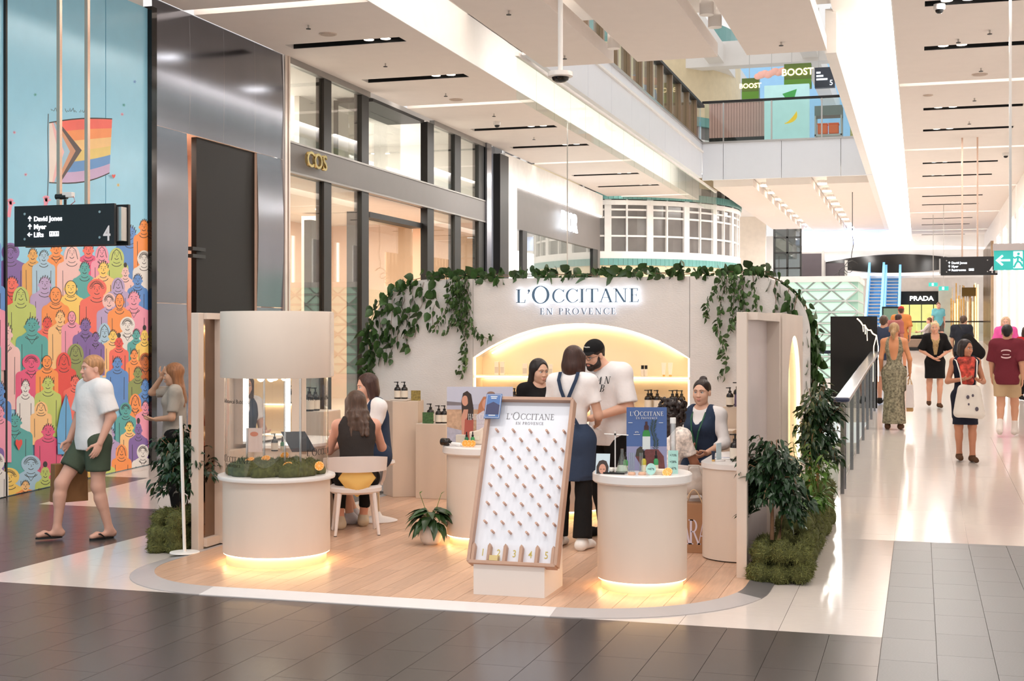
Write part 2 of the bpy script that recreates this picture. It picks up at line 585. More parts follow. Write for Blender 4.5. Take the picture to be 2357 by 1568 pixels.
def slot_fit(x0, x1, y, side, n):
 t = thing('slot_light', '%s black lamp slot in the %s ceiling' % (ORD[n - 1], side), 'ceiling light', ((x0 + x1) / 2, y, CZ + .1), 'ceiling lamp slots')
 MB().box(x0, x1, y - .155, y + .155, CZ + .17, CZ + .2).box(x0, x1, y - .158, y - .150, CZ + .004, CZ + .2).box(x0, x1, y + .150, y + .158, CZ + .004, CZ + .2).obj('housing', M_slot, t)
 ds = (x1 - .28, x1 - .55) if side[0] == 'l' else (x0 + .28, x0 + .55)
 for d in ds:
  lb = MB().cyl((d, y), .085, CZ + .03, CZ + .16, 16).obj('lamp_body', M_slot, t)
  MB().cyl((d, y), .075, CZ + .024, CZ + .03, 16).obj('lens', M_lamp, lb)
k = 1
for y0, y1 in ((8, 16.3), (16.58, 24.4), (24.68, 33.5), (33.78, 42.3), (42.58, 46)):
 sl = [s for s in slot_y if y0 + .3 < s < y1 - .3]
 if y0 < 10:
  sl = []
 ceil_panel(-9.6, -7.0, y0, y1, sl, -9.27, -7.4)
 for s in sl:
  slot_fit(-9.27, -7.4, s, 'left', k)
  k += 1
k = 1
for y0, y1 in ((4, 16.3), (16.58, 24.75), (25.03, 33.6), (33.88, 42.4), (42.68, 51.2), (51.48, 60.0), (60.28, 68.5)):
 sl = [s for s in slot_y if y0 + .3 < s < y1 - .3]
 if y0 < 10:
  sl = []
 ceil_panel(-.35, 2.75, y0, y1, sl, .06, 1.9)
 for s in sl:
  slot_fit(.06, 1.9, s, 'right', k)
  k += 1
# glow in the slits between panels
for i, (x0, x1, y) in enumerate([(-9.6, -7.0, v) for v in (16.44, 24.54, 33.64, 42.44)] + [(-.35, 2.75, v) for v in (16.44, 24.89, 33.74, 42.54, 51.34, 60.14)]):
 o = MB().box(x0 + .05, x1 - .05, y - .05, y + .05, CZ + .21, CZ + .23).obj('slit_light', emit_mat('slit_led', (255, 248, 240), 5.), ceiling)
# ---- coves either side of the central band
cv = MB()
cv.box(-7.0, -6.98, 8, 46, CZ, CZ + .75)          # left face of the left cove
cv.box(-7.0, -5.9, 8, 46, CZ + .75, CZ + .8)
cv.box(-.37, -.35, 8, 76, CZ, CZ + .3)
cv.box(-1.3, -.35, 8, 76, CZ + .62, CZ + .67)
cv.box(-1.42, -1.25, 21.6, 76, CZ - .02, CZ + .67)
struct('trim_1', 'white lit cove beside the ceiling panels', cv, M_white)
cl = thing('cove_light', 'white linear light hidden along the left ceiling cove', 'cove light', (-6.0, 20, CZ + .5))
MB().box(-5.99, -5.96, 9, 21.4, CZ + .3, CZ + .36).obj('led_strip', emit_mat('cove_led_left', (255, 244, 232), 16.), cl)
MB().box(-6.16, -6.12, 21.4, 40, CZ + .3, CZ + .36).obj('led_strip', MATS['cove_led_left'], cl)
cl = thing('cove_light', 'white linear light hidden along the right ceiling cove', 'cove light', (-.45, 20, CZ + .5))
MB().box(-.46, -.40, 9, 74, CZ + .3, CZ + .34).obj('led_strip', emit_mat('cove_led_right', (255, 244, 232), 16.), cl)
# ---- ceiling rafts (three lanes) near and far, with the slab above them
rafts = ((-5.95, -4.77), (-4.38, -3.08), (-2.62, -1.39))
for n, (x0, x1) in enumerate(rafts):
 r = struct('ceiling_raft', 'x', MB().box(x0, x1, 4.0, 21.5, CZ, CZ + .22), M_ceil)
 tag(r, '%s flat ceiling raft hung above the stand' % ('left', 'middle', 'right')[n], None, None, 'structure')
 r = struct('ceiling_raft', 'x', MB().box(x0, x1, 40.6, 62, CZ, CZ + .22), M_ceil)
 tag(r, '%s far ceiling raft beyond the opening' % ('left', 'middle', 'right')[n], None, None, 'structure')
sl = MB()
sl.box(-5.95, -1.3, 8.0, 21.6, CZ + .75, CZ + 1.1)
sl.box(-9.7, -7.0, 8, 60, CZ + .8, CZ + 1.05)
struct('ceiling_slab', 'white concrete slab of the floor above', sl, M_white)
# near edge of the upper slab and the white fascias round the opening
fa = thing('slab_fascia', 'white panelled slab edge of the upper floor around the opening', 'slab edge', (-6, 38.4, CZ), kind='structure')
for i in range(9):
 y0 = 20.6 + i * 2.0
 y1 = min(y0 + 2.0, 38.4)
 MB().box(-6.06, -5.95, y0 + .006, y1 - .006, CZ + .03, 7.2).obj('fascia_panel', pm('fascia', (232, 234, 240), .4, var=.01), fa)
for x0, x1 in ((-5.95, -5.35), (-5.35, -3.72), (-3.72, -2.1), (-2.1, -1.25)):
 MB().box(x0 + .006, x1 - .006, 38.4, 38.52, CZ - .03, 7.2).obj('fascia_panel', MATS['fascia'], fa)
MB().box(-6.1, -5.9, 20.6, 38.4, 7.2, 7.25).box(-6.0, -1.25, 38.35, 38.6, 7.2, 7.25).obj('edge_trim', M_chrome, fa)
MB().box(-9.7, -6.05, 20.6, 60, 6.95, 7.2).box(-6.05, -1.3, 38.53, 66, 6.45, 7.19).box(-1.24, 4.0, 8, 66, 6.95, 7.19).obj('slab', M_white, fa)
# smoke baffle of glass panes along the opening
bf = thing('glass_baffle', 'row of clear glass panes hung below the left edge of the opening', 'glass panel', (-6.12, 20.5, 5.5))
for i in range(19):
 y0 = 20.5 + i * 1.15
 MB().box(-6.125, -6.113, y0 + .005, y0 + 1.145, 5.52, CZ + .05).obj('glass_pane', glass_mat('baffle_glass', (246, 250, 248), .0, edge=.2), bf)
MB().box(-6.15, -6.09, 20.5, 42.3, CZ + .0, CZ + .06).obj('clamp_rail', M_white, bf)
rl = MB().cyl((0, 0), .14, 0, .02, 20).mesh('lens', M_lamp)
rh = MB().lathe([(.15, 0), (.18, 0), (.18, .02), (.15, .02)], n=20, close=True).mesh('rim', M_white)
for i, x in enumerate((-5.36, -3.73, -2.0, 1.1)):  # unseen fittings, added to go with the fill lamps
 for j, y in enumerate((5.2, 8.6, 12.0, 15.5)):
  t = thing('fill_downlight', '%s added fill downlight in the %s ceiling strip' % (ORD[j], ('left raft', 'middle raft', 'right raft', 'right hand')[i]), 'ceiling light', (x, y, CZ - .02), 'added fill downlights')
  child_copy(rl, 'lens', t, (x, y, CZ - .02))
  child_copy(rh, 'rim', t, (x, y, CZ - .02))
# gap equipment: projectors in the near gaps, downlights in the far gaps
for n, (gx, gy) in enumerate(((-4.57, 20.6), (-2.85, 19.6), (-2.85, 18.8))):
 t = thing('track_projector', ('small cylindrical lamp in the left gap between ceiling rafts', 'far cylindrical lamp in the right gap between ceiling rafts', 'near cylindrical lamp in the right gap between ceiling rafts')[n], 'ceiling lamp', (gx, gy, 6.3))
 MB().cyl((gx, gy), .1, 6.24, 6.48, 16).obj('lamp_can', M_white, t, smooth=40)
 MB().cyl((gx, gy), .035, 6.48, 6.95, 10).obj('stem', M_white, t)
dl = MB().cyl((0, 0), .14, -.02, .02, 14).mesh('lens', emit_mat('downlight_far', (255, 238, 214), 9.))
dc = MB().cyl((0, 0), .16, .02, .22, 14).mesh('lamp_can', M_white)
for gi, gx in enumerate((-4.57, -2.85)):
 for i in range(9):
  t = thing('gap_downlight', '%s round downlight in the %s gap of the far rafts' % (ORD[i], ('left', 'right')[gi]), 'ceiling light', (gx, 42 + i * 2.2, CZ + .15), 'downlights between the far rafts')
  child_copy(dl, 'lens', t, (gx, 42 + i * 2.2, CZ + .15))
  child_copy(dc, 'lamp_can', t, (gx, 42 + i * 2.2, CZ + .15))
# ================================================================== LEFT FRONTAGE (plane x = -9.6)
XF = -9.6
def at(u, v, d):
 """point seen at photo pixel (u,v) standing d metres in front of the camera plane"""
 xc, yc = (u - 1178.5) / 3108., (768. - v) / 3108.
 ca, sa = math.cos(YAW), math.sin(YAW)
 return Vector(((xc * ca - sa) * d, (xc * sa + ca) * d, 1.8 + yc * d))
# steel store portal
M_reveal = pm('peach_reveal', (236, 200, 178), .5)
pt = thing('store_portal', 'polished steel store portal with tall black door beside the mural', 'storefront', (XF, 17.4, 0), kind='structure')
# bulged polished panels: each panel bows a little outwards so that it mirrors like rolled sheet
def steel_panel(y0, y1, z0, z1, bow=.05, n=10, nz=16):
 mb = MB()
 vs, fs = [], []
 for j in range(nz + 1):
  for i in range(n + 1):
   a, b = i / n, j / nz
   vs.append((XF + bow * math.sin(PI * b) * .9 - .02, y0 + (y1 - y0) * a, z0 + (z1 - z0) * b))
 for j in range(nz):
  for i in range(n):
   q = j * (n + 1) + i
   fs.append((q, q + 1, q + n + 2, q + n + 1))
 mb.add(vs, fs)
 return mb.obj('steel_panel', M_steel2, pt, smooth=60)
for y0, y1 in ((15.54, 16.42), (18.465, 19.33)):
 steel_panel(y0, y1, 0, 2.2, .03)
 steel_panel(y0, y1, 2.21, 4.54, .03)
for i in range(4):
 a = 15.54 + i * (19.33 - 15.54) / 4
 steel_panel(a + .0005, a + (19.33 - 15.54) / 4 - .0005, 4.545, 6.2, .02)
MB().box(XF - 1.2, XF - .02, 16.3, 16.42, 0, 4.6).box(XF - 1.2, XF - .02, 18.465, 18.6, 0, 4.6).box(XF - 1.2, XF - .02, 16.42, 18.465, 4.54, 4.66).obj('reveal', M_reveal, pt)
MB().box(XF - .14, XF - .06, 16.75, 18.465, .1, 4.54).obj('door_leaf', pm('bronze_black', (20, 16, 13), .5, spec=.25), pt)
for z in (2.85, 2.95):
 MB().box(XF - .08, XF + .0, 16.55, 16.9, z, z + .05).obj('door_bracket', M_black, pt)
MB().cyl((XF - .5, 16.58), .05, 4.53, 4.54, 14).obj('downlight', M_lamp, pt)
MB().box(XF - 1.25, XF - 1.2, 16.3, 18.6, 0, 4.6).obj('inner_wall', M_reveal, pt)
area_light('portal_lamp', (XF - .6, 16.7, 4.5), .4, 30)
MB().box(XF - .12, XF + .06, 15.413, 15.537, 0, 6.05).obj('edge_post', M_blackg, pt)
MB().box(XF - .05, XF + .02, 19.34, 19.42, 0, 6.2).box(XF - .05, XF + .03, 19.45, 19.5, 0, 6.2).obj('edge_trim', pm('cream_metal', (226, 214, 204), .3, .6), pt)
# ---- fashion store with two rows of glazing
cs = thing('store_front', 'two storey glazed shopfront with grey band and gold COS letters', 'storefront', (XF, 24.5, 0), kind='structure')
M_mull = pm('mullion_black', (24, 23, 22), .5)
M_band = pm('band_grey', (122, 118, 117), .5, .0, var=.02)
MB().box(XF - .2, XF, 19.5, 29.6, 4.38, 4.85).obj('sign_band', M_band, cs)
MB().box(XF - .1, XF + .015, 19.5, 29.6, 4.36, 4.39).box(XF - .1, XF + .015, 19.5, 29.6, 4.84, 4.87).box(XF - .1, XF + .015, 19.5, 22.8, 6.1, 6.2).box(XF - .1, XF + .01, 26.2, 29.6, 6.1, 6.2).obj('band_trim', pm('trim_grey', (150, 146, 142), .35, .5), cs)
panes = [(19.52, 20.85), (21.15, 22.46), (26.22, 27.53), (27.93, 29.18)]
for a, b in panes:
 for z0, z1 in ((.1, 4.36), (4.87, 6.1)):
  MB().box(XF - .07, XF - .055, a, b, z0, z1).obj('glass_pane', M_glass, cs)
for a, b in ((20.85, 21.15), (22.46, 22.78), (25.84, 26.22), (27.53, 27.93), (29.18, 29.56)):
 for z0, z1 in ((0, 4.36), (4.87, 6.12)):
  MB().box(XF - .16, XF - .01, a, b, z0, z1).obj('mullion', M_mull, cs)
# set back entrance with its black frame, upper display box with black frame
MB().box(XF - 1.3, XF - 1.15, 22.78, 23.1, 0, 3.9).box(XF - .5, XF - .3, 22.9, 23.25, 0, 4.05).box(XF - .4, XF - .12, 23.1, 25.9, 3.95, 4.05).obj('door_frame', M_mull, cs)
MB().box(XF - .35, XF - .33, 23.25, 25.84, .1, 3.95).obj('glass_pane', M_glass, cs)
MB().box(XF - .9, XF - .82, 23.2, 23.24, 4.87, 6.12).box(XF - .9, XF - .1, 23.2, 25.9, 6.1, 6.16).obj('display_frame', M_mull, cs)
MB().box(XF - 1.5, XF - 1.4, 22.78, 25.84, 4.87, 6.2).obj('display_back', M_white, cs)
gb = MB().box(XF - .62, XF - .6, 23.25, 25.84, 4.9, 6.1).obj('glass_pane', M_glass, cs)
# interior
MB().box(-13.78, -13.7, 19.4, 29.7, 4.5, 6.2).box(-13.7, XF - .25, 29.6, 29.68, 4.5, 6.2).obj('upper_lining', M_white, cs)
M_peach = pm('peach_wall', (232, 198, 170), .6, var=.02)
MB().box(-13.9, -13.8, 19.4, 29.7, 0, 6.2).box(-13.8, XF - .2, 19.3, 19.4, 0, 6.2).box(-13.8, XF - .2, 29.7, 29.8, 0, 6.2).obj('inner_wall', M_peach, cs)
MB().box(-13.8, XF - .2, 19.4, 29.7, -.2, .25).obj('inner_floor', pm('shop_floor', (214, 196, 180), .25), cs)
MB().box(-13.8, XF - .21, 19.4, 29.7, 4.37, 4.5).box(-13.8, XF - .2, 19.4, 29.7, 6.2, 6.3).obj('inner_ceiling', M_white, cs)
MB().box(-12.9, -12.3, 22.6, 22.9, .25, 4.3).box(-12.6, -12.2, 26.2, 26.5, .25, 4.3).obj('partition', pm('cream_wall', (240, 226, 212), .5), cs)
for i in range(4):
 MB().box(-11.9, -11.7, 20.6 + 2.4 * i, 20.8 + 2.4 * i, 4.34, 4.37).obj('downlight', M_lamp, cs)
area_light('shop_lamp', (-11.5, 24.5, 4.3), 3.2, 330, (1, .93, .85), sy=8)
area_light('shop_lamp_upper', (-12.2, 24.5, 6.1), 2.0, 200, (1, .97, .93), sy=8)
lt = MB()
M_gold = pm('polished_gold', (240, 214, 150), .12, 1.)
Mc = frame((XF + .07, 20.32, 4.515), (0, 1, 0))
sans(lt, 'COS', Mc, .36, .05, bold=.012, sx=1.1)
lt.obj('gold_letters', M_gold, cs)
# end post, grey pier, black column
MB().box(XF - .1, XF + .05, 29.6, 29.95, 0, 6.2).obj('end_post', M_steel, cs)
MB().box(XF - .3, XF - .05, 29.95, 30.5, 0, 6.2).obj('pier', pm('pier_grey', (118, 122, 132), .4), cs)
MB().box(XF - .2, XF + .12, 30.4, 31.08, 0, 6.05).obj('black_column', M_black, cs)
# ---- second shop: white portal, grey shopfront
ds = thing('boutique_front', 'white boutique portal with grey shopfront and glowing DIOR sign', 'storefront', (XF, 36.5, 0), kind='structure')
MB().box(XF - .2, XF + .03, 31.09, 32.1, 0, 6.15).box(XF - .2, XF + .03, 32.1, 41.55, 5.5, 6.15).obj('portal', pm('portal_white', (246, 243, 240), .4), ds)
MB().box(XF - .2, XF - .05, 32.1, 41.5, 4.42, 5.46).box(XF - .2, XF - .05, 41.2, 41.5, 0, 4.42).obj('sign_panel', pm('taupe_panel', (112, 106, 104), .5, var=.03), ds)
MB().box(XF - .1, XF + .0, 32.08, 32.15, .6, 5.5).box(XF - .1, XF + .0, 32.1, 41.5, 5.46, 5.5).obj('led_outline', emit_mat('portal_led', (255, 250, 244), 5.), ds)
MB().box(XF - .16, XF - .06, 32.9, 33.3, 0, 4.42).box(XF - .16, XF - .06, 40.6, 41.2, 0, 4.42).obj('mullion', M_black, ds)
MB().box(XF - .12, XF - .105, 33.3, 40.6, .6, 4.42).obj('glass_pane', M_glass, ds)
MB().box(XF - 1.2, XF - 1.1, 34.6, 37.6, .6, 4.1).obj('light_wall', emit_mat('lit_panel', (255, 252, 250), 2.2), ds)
MB().box(XF - 3, XF - 2.9, 32, 41.5, 0, 5).box(XF - 3, XF - .2, 41.5, 41.6, 0, 6.1).box(XF - 3, XF - .2, 32.0, 32.1, 0, 5).obj('inner_wall', M_white, ds)
lt = MB()
Mc = frame((XF + .06, 37.1, 4.72), (0, 1, 0))
sans(lt, 'DIOR', Mc, .72, .05, bold=.02)
lt.obj('sign_letters', emit_mat('sign_white', (240, 248, 255), 4.), ds)
# ================================================================== CURVED TOWER beyond
M_teal = pm('teal_tile', (112, 168, 164), .3, rnd=.06)
M_cream2 = pm('cream_render', (238, 220, 184), .6)
M_win = pm('window_grey', (120, 116, 114), .15, .0, var=.12, vscale=2)
M_frame = pm('window_frame_white', (244, 242, 240), .4)
tw = thing('round_tower', 'round cream tower with white framed windows and teal tile bands', 'building', (-11.4, 47.5, 0), kind='structure')
TC, TR = (-11.4, 47.5), 5.35
def ring_seg(r0, r1, z0, z1, a0, a1, n):
 mb = MB()
 for i in range(n):
  p, q = math.radians(a0 + (a1 - a0) * i / n), math.radians(a0 + (a1 - a0) * (i + 1) / n)
  v = [(TC[0] + r * math.cos(t), TC[1] + r * math.sin(t), z) for z in (z0, z1) for t, r in ((p, r0), (q, r0), (q, r1), (p, r1))]
  mb.add(v, [(3, 2, 1, 0), (4, 5, 6, 7), (2, 3, 7, 6), (0, 1, 5, 4)] + ([(0, 4, 7, 3)] if i == 0 else []) + ([(1, 2, 6, 5)] if i == n - 1 else []))
 return mb
A0, A1 = -150, 40
for z0, z1, mt, nm in ((-1, 4.0, M_cream2, 'wall_band'), (4.22, 4.45, M_frame, 'wall_band'), (5.95, 6.1, M_frame, 'wall_band'), (8.9, 11.2, M_cream2, 'wall_band'), (6.6, 7.3, M_cream2, 'wall_band')):
 ring_seg(TR - .3, TR, z0, z1, A0, A1, 40).obj(nm, mt, tw, smooth=30)
ring_seg(TR - .35, TR - .12, 4.45, 8.7, A0, A1, 40).obj('glazing', M_win, tw, smooth=30)
ring_seg(TR - .3, TR - .02, 11.2, 12.2, A0, A1, 40).obj('wall_band', M_teal, tw, smooth=30)
ring_seg(TR - .3, TR + .02, 8.65, 8.95, A0, A1, 40).obj('wall_band', M_teal, tw, smooth=30)
tile_t = MB().box(-.075, .075, -.03, .03, -.11, .11).mesh('teal_tile', M_teal)
for zc in (4.11, 6.24):
 for i in range(72):
  a = math.radians(-95 + i * 1.7)
  o = child_copy(tile_t, 'tile', tw, (TC[0] + (TR + .01) * math.cos(a), TC[1] + (TR + .01) * math.sin(a), zc), (0, 0, a + PI / 2))
for zc in (4.95, 5.55, 5.8, 7.6, 8.2):
 ring_seg(TR - .14, TR - .06, zc - .03, zc + .03, A0, A1, 40).obj('window_rail', M_frame, tw)
for i in range(24):
 a = -140 + i * 7.6
 ring_seg(TR - .16, TR - .03, 4.45, 8.65, a, a + (2.4 if i % 2 else .6), 2).obj('window_post', M_frame, tw)
# wall behind the tower and far left shop wall
fw = MB().box(-20, -6.5, 60, 60.3, 0, 12.0)
struct('wall_far', 'cream far wall behind the round tower', fw, pm('far_wall', (240, 230, 216), .6))
# glass lift shaft
lf = thing('glass_lift', 'glass lift shaft with dark steel frame behind the ivy', 'lift', tuple(at(1815, 768, 44)), kind='structure')
p0 = at(1782, 560, 44)
p1 = at(1842, 560, 44)
for dx in (0, .42, .85):
 MB().box(p0.x + dx - .03, p0.x + dx + .03, p0.y - .03, p0.y + .03, .8, 5.2).obj('lift_post', M_mull, lf)
for z in (1.4, 2.1, 2.8, 3.4, 3.9, 4.4, 4.9):
 MB().box(p0.x, p0.x + .85, p0.y - .03, p0.y + .03, z, z + .05).obj('lift_rail', M_mull, lf)
MB().box(p0.x, p0.x + .85, p0.y + .05, p0.y + .07, .8, 5.2).obj('glass_pane', glass_mat('lift_glass', (150, 160, 160), .2), lf)
# ================================================================== UPPER LEVEL across the opening
M_pinkt = pm('pink_slat', (226, 176, 166), .5)
bl = thing('upper_balustrade', 'glass balustrade with dark handrail along the upper floor edge', 'balustrade', (-3.6, 38.5, 7.25))
xs = (-5.9, -5.35, -4.0, -2.62, -1.25)
for a, b in zip(xs[:-1], xs[1:]):
 MB().box(a + .02, b - .02, 38.46, 38.475, 7.27, 8.36).obj('glass_pane', M_glass2, bl)
for x in xs[1:]:
 MB().box(x - .02, x + .02, 38.44, 38.5, 7.25, 8.36).obj('post', M_chrome, bl)
MB().box(-5.95, -1.25, 38.42, 38.52, 8.36, 8.42).obj('handrail', M_black, bl)
br = thing('bronze_balustrade', 'bronze finned balustrade climbing along the left upper edge', 'balustrade', (-6.1, 30, 7.25))
M_brz = pm('bronze_fin', (150, 124, 100), .35, .6)
for i in range(11):
 y = 25.0 + i * 1.3
 MB().box(-6.25, -6.05, y, y + .12, 7.25, 8.42).obj('fin', M_brz, br)
 MB().box(-6.13, -6.12, y + .12, y + 1.3, 7.28, 8.4).obj('glass_pane', M_glass2, br)
MB().box(-6.25, -6.03, 25, 39.4, 8.4, 8.47).obj('handrail', M_mull, br)
jc = thing('juice_counter', 'pink slatted juice bar counter on the upper floor', 'counter', (-4.8, 39.6, 7.25))
MB().box(-5.9, -4.25, 39.4, 40.4, 7.25, 7.5).obj('plinth', M_black, jc)
MB().box(-5.92, -4.22, 39.35, 40.4, 8.5, 8.56).obj('worktop', M_white, jc)
sl_ = MB().box(-.035, .035, -.03, .03, -.5, .5).mesh('slat', M_pinkt)
for i in range(21):
 child_copy(sl_, 'slat', jc, (-5.85 + i * .08, 39.42, 8.0))
MB().box(-5.9, -4.25, 39.44, 40.4, 7.5, 8.5).obj('counter_body', M_pinkt, jc)
bn = thing('banana_lightbox', 'pale blue illuminated poster of a banana and green cup on the upper floor', 'lightbox', (-3.6, 39.0, 7.25))
MB().box(-4.25, -3.0, 38.9, 39.1, 7.25, 8.86).obj('box', pm('poster_blue', (176, 216, 216), .3, emit=.35), bn)
Mb = frame((-3.6, 38.895, 7.5))
b = MB()
pts = [(.02 + .34 * math.sin(t) - .1, .25 + .42 * (1 - math.cos(t)) * .9) for t in [i * .12 for i in range(13)]]
b.ring2d([(x + .07 * math.sin(PI * i / 12), z) for i, (x, z) in enumerate(pts)], [(x - .07 * math.sin(PI * i / 12), z + .02) for i, (x, z) in enumerate(pts)], Mb, .01, closed=False)
b.obj('banana', pm('banana_yellow', (244, 200, 30), .4, emit=.3), bn)
MB().plate([(-.02, .92), (.2, 1.0), (.26, 1.22), (-.14, 1.1)], Mb, .012).obj('green_cup', pm('cup_green', (70, 160, 80), .4, emit=.2), bn)
for n, (x0, x1, y, z0, z1, s) in enumerate(((-5.1, -4.6, 40.6, 8.8, 9.42, .2), (-3.8, -3.03, 40.0, 8.95, 9.66, .28))):
 t = thing('juice_sign', ('smaller green hanging BOOST sign above the pink counter', 'larger green hanging BOOST sign above the banana poster')[n], 'sign', ((x0 + x1) / 2, y, z0), 'green signs of the juice bar')
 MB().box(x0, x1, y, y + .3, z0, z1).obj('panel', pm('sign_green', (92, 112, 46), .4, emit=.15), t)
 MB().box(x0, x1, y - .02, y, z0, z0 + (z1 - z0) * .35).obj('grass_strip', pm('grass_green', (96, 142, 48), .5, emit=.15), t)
 l2 = MB()
 sans(l2, 'BOOST', frame(((x0 + x1) / 2, y - .01, z0 + (z1 - z0) * .52)), s, .02, bold=.02)
 l2.obj('letters', emit_mat('sign_peach', (255, 226, 170), 2.), t)
 MB().box(x0 + .2, x0 + .22, y + .1, y + .12, z1, 11).obj('hanger', M_chrome, t)
t = thing('pink_arrow_sign', 'pink rounded cloud sign between the BOOST signs', 'sign', (-4.2, 40.4, 9.2))
b = MB()
for i in range(9):
 b.ball((-4.6 + i * .1, 40.4, 9.42 + .03 * (i % 3) + i * .012), .12 + .02 * (i % 2), 10, sc=(1, .35, .8))
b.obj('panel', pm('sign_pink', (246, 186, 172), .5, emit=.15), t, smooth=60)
MB().box(-4.21, -4.19, 40.39, 40.41, 9.5, 11).obj('hanger', M_chrome, t)
t = thing('directory_sign', 'dark hanging directory board with number 5 on the upper floor', 'sign', (-2.8, 41, 9.0))
MB().box(-3.0, -2.42, 41, 41.2, 9.1, 9.7).obj('panel', pm('sign_slate', (70, 76, 90), .4), t)
l2 = MB()
sans(l2, '5', frame((-2.52, 40.99, 9.16)), .22, .01)
for i in range(3):
 l2.box(-2.95, -2.95 + (.12, .2, .32)[i], 40.985, 41, 9.52 - .1 * i, 9.57 - .1 * i)
l2.obj('letters', emit_mat('sign_text', (240, 245, 250), 1.6), t)
for x in (-2.9, -2.55):
 MB().box(x, x + .02, 41.1, 41.12, 9.7, 11.5).obj('hanger', M_chrome, t)
t = thing('service_trolley', 'grey service trolley with two orange tubs behind the upper balustrade', 'trolley', (-2.5, 39.6, 7.25))
MB().box(-2.88, -2.12, 39.3, 39.9, 8.0, 8.28).obj('upper_tray', pm('tray_grey', (128, 136, 134), .5), t)
MB().box(-2.88, -2.12, 39.3, 39.9, 7.42, 7.47).obj('lower_tray', M_chrome, t)
for dx in (-2.86, -2.14):
 for dy in (39.32, 39.88):
  MB().box(dx - .02, dx + .02, dy - .02, dy + .02, 7.25, 8.0).obj('leg', M_chrome, t)
for i, x in enumerate((-2.8, -2.49)):
 c_ = thing('orange_tub', ('left', 'right')[i] + ' orange tub on the lower shelf of the trolley', 'tub', (x + .13, 39.5, 7.47), 'orange tubs')
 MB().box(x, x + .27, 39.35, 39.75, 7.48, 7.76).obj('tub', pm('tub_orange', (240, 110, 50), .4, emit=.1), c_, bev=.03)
 MB().box(x - .01, x + .28, 39.34, 39.76, 7.76, 7.79).obj('rim', MATS['tub_orange'], c_)
t = thing('yellow_tile_counter', 'pale yellow tiled counter at the right of the upper floor', 'counter', (-1.6, 39.5, 7.25))
MB().box(-1.9, -1.27, 39.35, 40.3, 8.55, 8.62).obj('worktop', M_white, t)
ty = MB().box(-.07, .07, -.02, .02, -.07, .07).mesh('tile', pm('tile_yellow', (226, 216, 150), .35, rnd=.04))
for i in range(4):
 for j in range(8):
  child_copy(ty, 'tile', t, (-1.82 + i * .148, 39.4, 7.35 + j * .148))
MB().box(-1.9, -1.28, 39.42, 40.3, 7.25, 8.55).obj('counter_body', pm('grout_yellow', (200, 192, 140), .6), t)
# upper storey backdrop: blue skylit hall, white beams
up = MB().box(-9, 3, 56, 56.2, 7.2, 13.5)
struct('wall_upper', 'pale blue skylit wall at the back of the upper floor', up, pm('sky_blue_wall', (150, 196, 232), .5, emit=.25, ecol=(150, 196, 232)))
ub = MB()
for x in (-6.6, -3.6, -.9):
 ub.box(x, x + .5, 39, 56, 10.6, 11.2)
ub.box(-9, 3, 44, 44.6, 10.5, 11.3)
struct('beam_upper', 'white roof beams over the upper floor', ub, M_white)
struct('column_upper', 'white bulkhead column right of the upper floor', MB().box(-1.25, -1.0, 38.4, 44, 7.2, 12).box(-1.25, -.36, 21.6, 38.4, 6.87, 7.2), M_white)
# ================================================================== FAR CORRIDOR
fc = MB()
zs = []
n = 40
def lens(y, x0, x1, zc, h_up, h_dn, dy, mat, nm, lab):
 mb = MB()
 up_, dn = [], []
 for i in range(n + 1):
  a = i / n
  s = math.sin(PI * a)
  up_.append((x0 + (x1 - x0) * a, zc + h_up * s))
  dn.append((x0 + (x1 - x0) * a, zc - h_dn * s))
 mb.ring2d(up_, dn, frame((0, y, 0)), dy, closed=False)
 return struct(nm, lab, mb, mat)
# white curved bulkheads with a black lens shaped opening (d about 64 m)
a, b = at(1868, 612, 62), at(2230, 612, 62)
struct('bulkhead_far', 'white curved bulkhead across the far corridor', MB().box(-9.6, 4.2, 63.2, 63.4, 4.3, 6.3), M_white)
lens(63.15, a.x, b.x + .6, 4.95, .42, .42, .05, M_blackg, 'trim_2', 'black lens shaped opening in the far bulkhead')
lens(63.0, a.x - 1.2, b.x + 1.5, 5.52, .22, -.02, .4, emit_mat('lip_glow', (255, 246, 238), 1.3), 'trim_3', 'upper glowing lip of the far bulkhead')
lens(62.9, a.x + .3, b.x + 1.2, 4.52, -.02, .14, .5, emit_mat('lip_glow2', (255, 240, 228), 1.2), 'trim_4', 'lower curved white lip of the far bulkhead')
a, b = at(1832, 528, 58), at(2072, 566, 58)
struct('ceiling_blue', 'pale blue plate with a glow of its own in the far ceiling', MB().box(a.x, b.x, a.y, a.y + .1, b.z, a.z), pm('blue_glow', (196, 214, 250), .5, emit=.45))  # flat plate; the blue light is put into its own glow
# dark screens and frames left of the corridor
for i, (u0, u1, v0, v1, d) in enumerate(((1845, 1892, 578, 648, 50), (1900, 1945, 600, 648, 50))):
 a, b = at(u0, v1, d), at(u1, v0, d)
 t = thing('dark_screen', ('larger dark tilted screen above the green lattice stand', 'smaller dark tilted screen above the green lattice stand')[i], 'screen', (a.x, a.y, a.z), 'dark screens')
 MB().box(a.x, b.x, a.y, a.y + .08, a.z, b.z - .1).obj('panel', pm('screen_dark', (66, 60, 64), .2), t)
 MB().box(a.x - .03, a.x, a.y - .02, a.y + .1, .9, b.z).obj('post', M_chrome, t)
 MB().box(b.x, b.x + .1, a.y - .02, a.y + .1, .9, b.z).obj('post', M_chrome, t)
